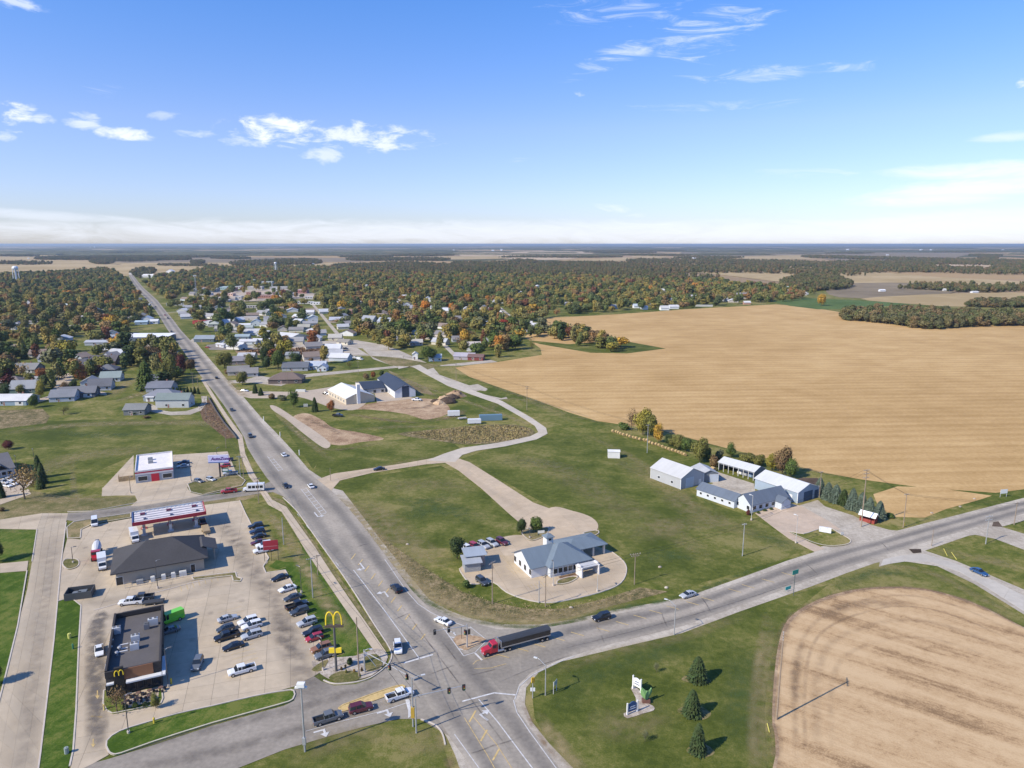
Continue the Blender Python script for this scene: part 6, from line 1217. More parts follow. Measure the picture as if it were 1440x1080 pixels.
# ---------- houses: px, py, w, d, angle, wall, roof, kind, rise, label
HL = [
 (22,567,24,13,.05,(.24,.32,.38),(.62,.62,.62), 'x', 'blue house with near-white roof at the lower left edge', 2.8,2.0),
 (92,562,16,12,.25,(.38,.42,.48),(.20,.21,.23), 'x', 'blue-grey house wing with pale gable, left half of the long house', 2.8,2.6),
 (112,557,24,11,.25,(.085,.105,.135),(.16,.165,.18), 'x', 'long dark blue-grey ranch house above the meadow', 2.8,2.4),
 (143,547,16,12,.3,(.52,.53,.56),(.13,.135,.15), 'x', 'pale lavender house with dark roof at the meadow corner', 2.8,3.0),
 (128,541,12,10,.3,(.5,.52,.55),(.26,.27,.29), 'y', 'pale garage wing behind the lavender house', 2.6,2.0),
 (158,535,15,11,.25,(.55,.57,.58),(.24,.29,.28), 'x', 'white house with green-grey roof behind the lavender one', 2.8,2.6),
 (152,524,16,12,.2,(.10,.11,.14),(.14,.145,.16), 'hip', 'grey-roofed house second back from the meadow corner', 2.8,2.6),
 (118,518,22,14,.15,(.42,.38,.34),(.10,.10,.115), 'x', 'large dark-roofed house with front gables behind the green lawn', 3,3.2),
 (150,512,22,13,.1,(.12,.08,.08),(.12,.11,.12), 'x', 'dark-roofed house right of the gabled one', 3,3),
 (35,523,26,13,.05,(.2,.2,.2),(.22,.22,.22), 'x', 'grey-roofed house among trees, upper left', 2.8,2.8),
 (20,542,18,12,.1,(.22,.16,.14),(.20,.17,.16), 'hip', 'brown-roofed house by the maroon tree', 2.8,2.6),
 (38,550,18,14,.2,(.13,.19,.17),(.27,.28,.29), 'x', 'green house with light grey roof by the left edge trees', 2.8,3.2),
 (45,540,10,8,.1,(.3,.3,.3),(.3,.3,.31), 'x', 'small grey garage behind the green house', 2.6,1.8),
 (230,561,22,12,.1,(.30,.33,.37),(.22,.23,.26), 'hip', 'grey house with broad hipped roof above the loop driveway', 2.9,2.4),
 (214,563,5,7,.1,(.7,.7,.68),(.66,.66,.66), 'x', 'small white shed at the left of the grey hipped house', 2.6,1.0),
 (194,581,13,10,.1,(.17,.18,.18),(.20,.205,.20), 'x', 'small grey barn alone on the meadow', 3.0,1.8),
 (247,571,22,9,.05,(.48,.50,.50),(.19,.23,.22), 'x', 'two-storey grey-green house inside the loop driveway', 4.6,2.2),
 (228,549,18,12,.1,(.28,.30,.33),(.16,.17,.20), 'x', 'shaded grey house under the tall olive tree', 2.8,2.4),
 (222,539,16,12,.1,(.28,.30,.33),(.16,.17,.20), 'x', 'furthest of the shaded grey houses by the highway', 2.8,2.4),
 (336,526,17,11,.3,(.44,.40,.35),(.21,.20,.19), 'x', 'tan house with grey roof nearest the highway, right side', 2.8,2.4),
 (351,528,14,12,.3,(.48,.47,.46),(.24,.23,.22), 'x', 'grey garage house joined to the tan house', 2.6,2.2),
 (338,511,18,12,.2,(.22,.20,.22),(.22,.21,.23), 'x', 'small house with purple-grey roof between olive trees', 2.8,2.2),
 (404,537,26,14,.1,(.13,.10,.09),(.165,.125,.105), 'hip', 'brown-roofed ranch house with hipped roof on the green', 2.7,3.0),
 (417,520,22,12,.1,(.35,.36,.38),(.13,.14,.16), 'x', 'ranch house with dark grey roof along the side street', 2.7,2.4),
 (445,518,18,11,.05,(.56,.60,.64),(.42,.46,.52), 'x', 'white-blue house along the side street', 2.8,2.0),
 (454,521,8,8,.05,(.56,.60,.64),(.4,.44,.5), 'y', 'white-blue front wing of the side street house', 2.7,1.6),
 (412,503,12,9,.1,(.35,.36,.36),(.26,.28,.30), 'x', 'grey shed behind the side street houses', 2.8,1.4),
 (320,484,12,9,.1,(.55,.62,.66),(.55,.60,.62), 'y', 'small pale blue house at the paved car yard', 2.8,2.0),
 (290,480,22,12,.05,(.12,.16,.18),(.26,.30,.33), 'x', 'teal house with pale grey roof beside the highway', 2.9,2.2),
 (312,488,14,4.5,-.6,(.55,.57,.6),(.72,.74,.76), 'x', 'white trailer home parked in the car yard', 2.6,.5),
 (350,484,18,9,.1,(.60,.62,.64),(.66,.68,.70), 'x', 'white workshop with white roof on the gravel street', 3,1.2),
 (368,482,18,9,.1,(.62,.62,.60),(.66,.66,.66), 'x', 'white storage unit row beside the workshop', 2.8,1.0),
 (342,477,16,9,.1,(.3,.36,.4),(.3,.37,.40), 'x', 'teal-roofed shed behind the workshop', 3,1.4),
 (408,477,30,24,-.5,(.58,.55,.50),(.66,.62,.57), 'x', 'broad storage building with curved pale roof and dark bays', 3,2.4),
 (443,479,14,12,.05,(.60,.60,.58),(.58,.60,.64), 'y', 'white house with blue-white gable next to the storage building', 3,2.0),
 (440,468,14,11,.05,(.50,.5,.5),(.56,.58,.60), 'hip', 'pale-roofed house behind the blue-white gable', 2.8,1.8),
 (472,478,15,10,.1,(.62,.58,.44),(.42,.40,.36), 'x', 'cream house at the edge of the wooded quarter', 2.8,2.2),
 (485,484,15,9,-.4,(.60,.56,.46),(.26,.24,.21), 'x', 'cream garage with brown roof right of the cream house', 2.6,1.6),
 (428,463,15,11,.1,(.34,.32,.28),(.36,.35,.30), 'x', 'olive-grey house up the driveway', 2.8,2.0),
 (402,459,18,12,.1,(.30,.36,.34),(.55,.58,.56), 'y', 'green house with white gable', 3.2,2.6),
 (360,458,12,10,.2,(.55,.6,.62),(.5,.55,.56), 'y', 'pale turquoise two-storey house among the trees', 4.6,2.0),
 (350,464,11,10,.2,(.55,.58,.56),(.32,.36,.34), 'x', 'white house left of the turquoise one', 3,1.8),
 (315,465,20,10,.05,(.38,.36,.32),(.34,.33,.30), 'x', 'tan-roofed duplex behind the teal house', 2.8,1.6),
 (335,467,16,9,.05,(.42,.38,.36),(.36,.35,.32), 'x', 'low tan-roofed building right of the duplex', 2.8,1.4),
 (302,459,14,14,.2,(.40,.38,.34),(.38,.40,.34), 'hip', 'pale green domed-roof pavilion', 3,2.2),
 (286,455,26,8,.02,(.42,.06,.06),(.30,.10,.09), 'flat', 'long red and white drive-in building', 3.4,0),
 (293,457,8,12,.02,(.70,.70,.68),(.74,.74,.72), 'flat', 'white block at the end of the red drive-in building', 4.4,0),
 (322,449,12,10,.1,(.4,.4,.38),(.42,.42,.38), 'hip', 'house with pale roof in the dark trees', 2.8,1.8),
 (352,450,24,10,.05,(.55,.50,.46),(.66,.64,.60), 'flat', 'pale flat-roofed building behind the trees', 3.8,0),
 (378,440,20,12,.05,(.45,.45,.42),(.60,.62,.60), 'x', 'white-roofed building past the pale flat one', 3.4,1.2),
 (434,442,18,12,.1,(.5,.5,.52),(.60,.62,.66), 'x', 'blue-white roofed house right of town centre', 3,2),
 (440,452,14,12,.3,(.6,.62,.66),(.52,.56,.62), 'y', 'white two-storey house below the blue-white roof', 4.8,2),
 (475,453,22,12,.1,(.45,.38,.34),(.38,.40,.46), 'x', 'blue-grey roofed house among orange trees', 3,2.4),
 (500,441,24,12,.1,(.28,.14,.11),(.30,.18,.15), 'x', 'brick-red roofed long house among trees', 3.2,2),
 (520,452,20,11,-.4,(.6,.6,.58),(.30,.31,.33), 'x', 'white-gabled grey house behind golden trees', 3,3),
 (543,455,20,12,-.4,(.62,.62,.62),(.36,.38,.42), 'x', 'white and blue-grey house with bright gables', 3,3),
 (556,455,10,10,-.4,(.7,.7,.68),(.36,.38,.42), 'y', 'bright white gable house right of the blue-grey one', 3.2,3),
 (576,436,20,11,.1,(.35,.30,.27),(.30,.30,.33), 'x', 'grey-roofed house behind the golden tree', 3,3),
 (602,424,14,11,.1,(.74,.74,.72),(.5,.52,.55), 'y', 'white house beside the maroon tree', 4.4,2.6),(590,420,10,9,.1,(.62,.62,.6),(.55,.56,.58), 'x', 'small white house left of the maroon tree', 3,2),
 (656,437,10,9,.1,(.7,.7,.68),(.62,.62,.6), 'y', 'tiny white gable in the middle of the leafy quarter', 3,2),(705,447,9,16,.1,(.68,.70,.72),(.60,.64,.70), 'y', 'white steep house left of the orange tree', 4.4,3.4),
 (692,438,12,9,.1,(.6,.6,.6),(.6,.6,.6), 'x', 'white roof glimpsed behind the orange tree', 3,2),(755,460,14,8,.05,(.68,.68,.65),(.66,.66,.62), 'x', 'white shed at the top corner of the stubble field', 2.8,1.4),
 (735,457,26,7,.0,(.6,.58,.54),(.52,.5,.47), 'x', 'low pale building behind the corner shed', 2.8,1.2),(665,489,16,10,.1,(.50,.42,.37),(.46,.42,.38), 'x', 'cream house hidden behind trees at the field end', 2.8,2),
 (654,505,20,9,-.2,(.36,.33,.36),(.36,.34,.38), 'x', 'lilac-roofed farmhouse beside the stubble field', 2.8,1.8),(670,506,15,8,-.2,(.20,.05,.045),(.16,.10,.09), 'x', 'red barn joined to the lilac-roofed farmhouse', 2.8,1.4),
 (584,505,5,5,.1,(.74,.74,.72),(.7,.7,.7), 'y', 'narrow white outbuilding at the road junction', 4.2,1.2),(612,507,12,9,.1,(.45,.52,.56),(.40,.45,.48), 'x', 'pale blue house under the large dark green tree', 2.8,1.8),
 (585,485,14,10,.2,(.35,.33,.32),(.42,.40,.36), 'x', 'tan-roofed house in the trees above the junction', 2.8,1.8),(590,470,16,9,-.5,(.62,.64,.62),(.5,.52,.5), 'x', 'white-sided house along the back lane', 2.8,1.8),
 (90,435,20,16,.2,(.62,.65,.68),(.48,.55,.60), 'x', 'pale blue-roofed house in the left quarter', 4,3),(86,440,12,10,.2,(.6,.6,.62),(.5,.54,.6), 'y', 'pale blue front wing in the left quarter', 3,2.4),
 (15,463,20,12,.1,(.62,.62,.60),(.45,.46,.50), 'x', 'white house among yellow trees at the left edge', 3,3),(30,460,12,10,.1,(.4,.34,.32),(.22,.22,.26), 'y', 'dark gable right of the white left-edge house', 3,3),
 (138,444,18,16,.5,(.55,.56,.58),(.26,.28,.32), 'y', 'tall dark blue gable house with white porch', 4.8,4),(120,449,16,8,.05,(.6,.62,.64),(.6,.63,.66), 'x', 'low white porch building left of the tall gable', 2.8,1.2),
 (150,478,34,10,.05,(.26,.30,.36),(.30,.33,.38), 'x', 'long low grey-blue building along the left street', 3,1.4),(142,485,30,8,.05,(.35,.38,.42),(.36,.38,.42), 'x', 'long low building in front of the grey-blue one', 2.8,1.2),
 (207,452,15,12,.2,(.62,.66,.70),(.46,.52,.58), 'y', 'light blue house beside the highway before the white hall', 3.4,2.4),(202,447,14,10,.2,(.14,.15,.17),(.13,.14,.16), 'hip', 'black-roofed house behind the light blue one', 3,2.6),
 (218,455,10,8,.2,(.6,.62,.65),(.55,.58,.62), 'x', 'small white house right of the light blue one', 3,1.6),(200,456,16,9,.2,(.3,.4,.48),(.36,.46,.54), 'x', 'teal-roofed garage below the light blue house', 2.8,1.2),
 (188,423,26,12,.0,(.55,.53,.52),(.72,.71,.70), 'flat', 'white flat-roofed store left of the far highway', 4,0),(175,427,18,8,.0,(.55,.53,.52),(.62,.62,.60), 'flat', 'low white store wing left of the far highway', 3.4,0),
 (206,432,12,9,.1,(.5,.54,.58),(.46,.52,.56), 'x', 'blue-white roadside house past the white store', 3,1.6),(172,417,10,8,.1,(.6,.6,.58),(.4,.4,.4), 'y', 'cream gable behind the white store', 3.4,2.4),
 (160,405,9,9,.1,(.7,.68,.62),(.5,.5,.5), 'y', 'tall narrow cream house in the far left trees', 6,3),(193,386,50,18,.0,(.55,.55,.54),(.64,.63,.60), 'flat', 'pale warehouse at the far end of the highway', 5,0),
 (212,390,46,20,.0,(.6,.6,.58),(.66,.65,.62), 'x', 'long pale shed right of the far highway end', 5,3),(240,384,24,18,.0,(.74,.74,.72),(.7,.7,.7), 'y', 'white gabled house at the far town edge', 6,4),
 (896,433,14,9,.1,(.70,.72,.74),(.42,.47,.52), 'x', 'blue-white house at the head of the stubble field, left', 3,2.2),(906,435,10,8,.1,(.74,.74,.73),(.6,.6,.6), 'x', 'white garage beside the blue-white house', 3,1.6),
 (861,434,16,9,.1,(.5,.56,.62),(.35,.38,.42), 'x', 'blue house in shade at the field head', 3,2),(934,436,14,9,.1,(.74,.74,.73),(.46,.46,.46), 'x', 'white house left of the tall maroon tree', 3,2.4),
 (947,434,16,9,.1,(.74,.74,.73),(.52,.52,.52), 'x', 'long white house right beside the maroon tree', 3,1.8),(990,431,30,4,-.1,(.45,.45,.43),(.42,.42,.40), 'flat', 'long low white wall building along the field road', 2.2,0),
 (950,413,12,10,.1,(.74,.75,.76),(.6,.62,.62), 'y', 'white gable between red trees', 4,2.4),(1043,420,22,14,.0,(.45,.42,.42),(.36,.33,.36), 'x', 'two-storey pink-grey farmhouse near the field corner', 5,3.6),
 (1053,414,20,12,.0,(.5,.55,.56),(.42,.48,.48), 'x', 'teal-roofed house behind the pink-grey farmhouse', 4,3),(1050,428,12,7,.0,(.42,.25,.2),(.60,.58,.56), 'x', 'brick porch house in front of the farmhouse', 3,1.6),
 (1072,421,12,9,.3,(.62,.58,.56),(.40,.38,.42), 'y', 'grey gable house right of the farmhouse', 4,3),(1103,418,18,12,.0,(.74,.74,.73),(.55,.55,.55), 'x', 'white house with low roof at the town edge', 3.4,2),
 (1108,408,16,12,.0,(.60,.66,.64),(.42,.50,.48), 'y', 'pale green gabled house at the town edge', 4,3),(1128,415,16,10,.0,(.5,.46,.42),(.40,.36,.33), 'x', 'brown bungalow beside the green field', 3,1.8),
]
hs = {}
for (px, py, w, d, an, wc, rc, kd, lb, h, rise) in HL:
    flat_ = kd == 'flat'; far = py < 470
    w *= .84; rise *= 1.3; h *= 1.05; rc = tuple(min(v_, .56) for v_ in rc) if py > 400 and 'white hall' not in lb and 'brilliant' not in lb else rc
    house(lb, px, py, w, d, an, wc, rc, kd, h, rise, 'building' if flat_ or w > 28 else 'house', 'building' if flat_ or w > 28 else 'house', 2 if not far else (1 if py > 440 else 0), not far, chimney=(not flat_ and not far and w > 14 and kd == 'x'), garage=(not far and w > 20 and kd == 'x'))
# ---------- many small pale houses glimpsed between the town trees
HX = []
def more_houses():
    rg = random.Random(77); k = 0
    for (x0, x1, y0, y1, n) in [(0,170,400,445,16),(10,190,445,510,14),(205,300,398,424,8),(250,345,432,470,16),(345,500,436,475,26),(480,700,420,480,26),(500,900,402,430,22),(900,1140,405,430,16),(560,700,470,496,6),(330,480,476,512,8),(290,480,384,398,8)]:
        for i in range(n):
            for t_ in range(20):
                px, py = rg.uniform(x0, x1), rg.uniform(y0, y1); p = G(px, py)
                if near_road(p, 14) or any((p.x - c_[0]) ** 2 + (p.y - c_[1]) ** 2 < (r_ + 9) ** 2 for c_, r_ in AVOID): continue
                break
            else: continue
            wc, wn = rg.choice([((.70,.70,.68), 'white'),((.66,.66,.64), 'white'),((.58,.54,.44), 'cream'),((.45,.50,.55), 'pale blue'),((.5,.46,.42), 'tan'),((.40,.42,.43), 'grey')]); rc, rn = rg.choice([((.30,.30,.31), 'grey'),((.22,.21,.21), 'dark grey'),((.42,.43,.45), 'light grey'),((.55,.56,.58), 'pale'),((.24,.19,.16), 'brown')])
            w = rg.uniform(10,16); o = house('x', px, py, w, rg.uniform(8,11), rg.uniform(-.5,.5), wc, rc, rg.choice('xxy'),2.9, rg.uniform(2.2,3.4), 'house', 'house', 0, False); AVOID[-1] = (AVOID[-1][0], w * .75); HX.append((o, '%s house with %s roof' % (wn, rn)))
more_houses()
# ---------- town centre blocks
DT = [(280,406,24,16,(.4,.37,.33),(.6,.57,.53),6, 'low pale block at the left end of the town centre'),(290,412,30,14,(.42,.4,.4),(.36,.37,.4),5, 'grey-roofed block before the pale corner block'),(298,407,34,24,(.10,.15,.20),(.58,.60,.62),8, 'dark blue sided block with light roof'),
      (316,404,22,26,(.30,.42,.42),(.66,.66,.66),7, 'teal sided block with white roof'),(327,406,20,22,(.24,.10,.08),(.30,.17,.15),8, 'red brick block in the middle of the row'),(337,403,16,22,(.55,.54,.52),(.74,.72,.70),7, 'white-roofed block right of the red brick one'),
      (330,399,60,14,(.4,.36,.34),(.70,.66,.64),8, 'long pale pink roofed block behind the row'),(360,404,40,18,(.52,.48,.44),(.72,.66,.62),8, 'peach roofed block in the centre'),(357,412,30,20,(.30,.15,.11),(.24,.14,.115),7, 'brown brick block in the centre'),
      (373,416,44,18,(.26,.12,.09),(.26,.15,.13),6, 'long low brick block with brown roof'),(337,418,14,20,(.58,.56,.52),(.50,.50,.5),7, 'white corner block with grey roof'),(325,413,16,14,(.48,.33,.26),(.55,.42,.36),6, 'tan brick corner block'),
      (376,399,36,18,(.36,.38,.38),(.58,.60,.60),12, 'tallest grey block of the town centre'),(387,406,18,20,(.55,.55,.53),(.62,.62,.62),7, 'white block beside the tallest one'),(396,404,60,18,(.30,.29,.28),(.70,.66,.64),7, 'long light roofed block right of the tall one'),
      (388,412,10,16,(.16,.10,.08),(.3,.25,.22),7, 'narrow dark brown block'),(402,413,44,20,(.60,.62,.66),(.56,.58,.63),6, 'broad lavender-white roofed block'),(425,409,30,24,(.26,.11,.10),(.68,.60,.60),8, 'red brick block with pink-white roof and chimney'),
      (440,417,34,18,(.48,.44,.42),(.62,.56,.52),5, 'pale block at the right end of the town centre'),(446,425,24,14,(.66,.66,.66),(.72,.72,.72),4, 'white block right of the parking square'),(430,424,34,10,(.66,.64,.62),(.70,.70,.68),4, 'long white low block in front of the brick one'),
      (318,421,18,12,(.4,.4,.42),(.66,.66,.67),4, 'low white block by the parked cars'),(474,391,30,18,(.56,.40,.26),(.66,.50,.36),9, 'tan school block among the trees'),(502,402,14,18,(.5,.46,.42),(.6,.56,.52),12, 'tall pale grain building among the trees'),
      (515,405,8,12,(.36,.36,.36),(.72,.72,.72),14, 'slim tower block beside the grain building'),(495,413,24,8,(.6,.6,.6),(.74,.75,.76),4, 'white flat roof glimpsed in the leafy quarter'),(416,398,8,8,(.7,.7,.7),(.6,.6,.6),12, 'slim white church tower behind the centre'),(358,397,6,6,(.74,.74,.74),(.7,.7,.7),14, 'thin white spire behind the town centre'),
      (345,430,60,10,(.5,.46,.42),(.64,.61,.57),4, 'pale long block above the dark trees'),(468,404,14,12,(.4,.5,.46),(.42,.54,.5),6, 'pale green block behind the orange trees'),(290,418,70,8,(.42,.40,.37),(.55,.52,.48),3.6, 'very low pale row at the left of the centre'),(255,426,56,10,(.36,.38,.40),(.42,.44,.46),4, 'long grey-roofed row by the highway trees')]
for (px, py, w, d, wc, rc, h, lb) in DT:
    b = house(lb, px, py + 3, w * .72, d * 1.0,.08 + rng.uniform(-.1,.1), tuple(v_ * 1.25 + .04 for v_ in wc) if max(wc) < .5 else wc, tuple(min(.6, v_ * .55 + .12 + .16 * sum(rc) / 3) for v_ in rc), 'flat', h * .8,0, 'building', 'building', 0, False)
    n = int(w / 5)
    for i in range(n): opening(b, 'f', w * .72, d, (i - (n - 1) / 2) * w * .72 / n, h * .35, h * .35 + 1.5,1.6, frame=False)
flat('town_centre_paving', [(290,418),(292,410),(400,406),(445,413),(440,418),(400,422),(340,424)],.05, M['concrete_plain'])
for nm, p, m_ in (('car_yard', [(295,492),(290,485),(330,481),(345,488),(330,492)], 'asphalt'),('storage_yard', [(352,492),(395,480),(440,485),(500,488),(520,500),(460,500),(430,494),(360,496)], 'gravel'),('scrap_yard', [(330,493),(440,488),(470,494),(475,502),(420,504),(380,500),(335,498)], 'soil'),('yard', [(520,500),(560,503),(620,514),(600,520),(550,514)], 'dry'),('gravel_patch', [(425,505),(478,504),(470,508),(430,512)], 'gravel'),('drive', [(348,533),(365,528),(410,537),(395,543),(352,538),(300,540),(300,537)], 'gravel'),('close_drive', [(50,562),(110,545),(150,552),(150,556),(105,551),(50,567),(0,570),(0,563)], 'concrete_plain'),('close_drive', [(78,528),(100,524),(104,530),(95,548),(75,560),(74,545)], 'concrete_plain'),('green_lawn', [(72,520),(104,517),(103,524),(75,526)], 'lawn'),('hall_forecourt', [(188,486),(230,480),(235,486),(215,492),(188,492)], 'concrete_plain'),('car_park', [(-60,700),(-60,684),(28,668),(48,676),(30,692),(0,700)], 'concrete_plain'),('side_street', [(410,529),(420,527),(540,516),(570,513),(570,516),(540,519),(425,531)], 'gravel')):
    if m_ == 'asphalt': grey_flat(nm, p, .07,.7)
    else: flat(nm, p, .07 + .004 * rng.random(), M[m_])
slab_strip('drive', [(-60,712),(0,700),(40,688)],[(-60,722),(0,710),(44,695)],5, CON, z=.12)
# ---------- water tower, masts, silos, far farms
def water_tower(label, px, py, H, r, legs=4):
    b = G(px, py); t = thing('water_tower', label, 'water tower', b); q = MB(); rings = []
    for i in range(9):
        z_ = H - r * 1.3 + r * 1.5 * i / 8; rr = r * max(.08, math.sin(math.pi * (i + .6) / 9.2) ** .5); rings.append([(rr * math.cos(k * .628), rr * math.sin(k * .628), z_) for k in range(10)])
    q.loft(rings); part('tank', q, M['solid'], t, (.72,.74,.76))
    for k in range(legs): q = MB(); an = k * 6.283 / legs + .4; q.tube((r * 1.05 * math.cos(an), r * 1.05 * math.sin(an),0),(r * .8 * math.cos(an), r * .8 * math.sin(an), H - r * 1.0), r * .13, n=6); part('leg', q, M['solid'], t, (.68,.7,.72))
    q = MB(); q.tube((0,0,0),(0,0, H - r), r * .16, n=8); part('riser', q, M['solid'], t, (.68,.7,.72)); return t
water_tower('white water tower on legs above the trees at far left', 24,399,40,6.5); water_tower('small grey water tower beyond the town centre', 388,384,34,4.5)
def mast(label, px, py, H, w):
    b = G(px, py); t = thing('radio_mast', label, 'mast', b); q = MB()
    for k in range(3): an = k * 2.094; q.tube((w * math.cos(an), w * math.sin(an),0),(w * .6 * math.cos(an), w * .6 * math.sin(an), H),.14, n=5)
    n = int(H / 2.4)
    for i in range(n):
        for k in range(3):
            a1, a2 = k * 2.094,(k + 1) * 2.094; z0, z1 = i * H / n, (i + 1) * H / n; f = lambda z_: w * (1 - .4 * z_ / H)
            q.tube((f(z0) * math.cos(a1), f(z0) * math.sin(a1), z0),(f(z1) * math.cos(a2), f(z1) * math.sin(a2), z1),.08, n=4)
    part('lattice', q, M['galv'], t); q = MB()
    for k in range(9): an = k * .698; q.box(-.25,.25,-.15,.15, H - 2.6, H - .3, rot=an, o=(w * 1.6 * math.cos(an), w * 1.6 * math.sin(an),0))
    q.tube((0,0, H - 1.6),(0,0, H - 1.3), w * 1.6, n=12); part('antenna_panel', q, M['solid'], t, (.6,.6,.6)); return t
mast('tall lattice radio mast with antenna ring left of the town centre', 277,426,44,1.3)
for i, (x, y, w_, hh) in enumerate([(141,364.5,12,17),(145,364.5,12,17),(152,365.5,16,20),(100,347.6,60,40),(127,348.5,40,30),(133,348.5,60,46),(40,364,16,9),(172,364,30,9),(182,363.5,24,8),(820,378,30,10),(828,377,26,9),(833,378,22,9),(835,381,20,8),(864,381,22,8),(976,364,40,12),(1192,352.3,60,30),(1295,352,60,24),(1309,352.2,50,22),(1248,359,36,12),(1329,409,24,6),(705,352.5,50,30),(693,353,60,20),(638,352.5,50,18),(440,372,20,7),(1410,352.3,60,20),(1240,410,20,6),(1370,412,22,5)]):
    b = G(x, y); q = MB(); w_ *= .55; hh *= .75
    if i in (0,1,2,3,5): q.tube((0,0,0),(0,0, hh * .85), w_ / 2.4, n=12); q.tube((0,0, hh * .85),(0,0, hh), w_ / 2.4, w_ / 12, n=12); nm, ct = 'grain_silo', 'silo'
    else: q = walls_mb(w_, w_ * .6, hh * .6, 'x', hh * .35); r_ = roof_mb(w_, w_ * .6, hh * .6, hh * .35, 'x', .6,.3); nm, ct = 'farm_building', 'farm building'
    FW = 'left end,centre left,right of centre,middle,hidden by trees,above the road,far left,beside the far road,behind the silo,near the town edge,at the wood,right of the wood,beside the pale field,below the pale field,alone,in the wide field,near the horizon,far right,right horizon,inside the brown field,by the creek,above the leafy quarter,left horizon,mid horizon,above town,right corner,by the green field,at the wood edge'.split(','); where = ['far left plain' if x < 200 else 'middle far plain' if x < 900 else 'right far plain'][0] + ', ' + FW[i]
    o = solo(nm, q, M['solid'],('white grain silo on the ' if ct == 'silo' else 'pale farm building on the ') + where, ct, b, .1, color=(.66,.68,.70) if i % 3 else (.6,.62,.64))
    if ct != 'silo': part('roof', r_, M['solid'], o, (.7,.71,.72) if i % 2 else (.55,.56,.58))
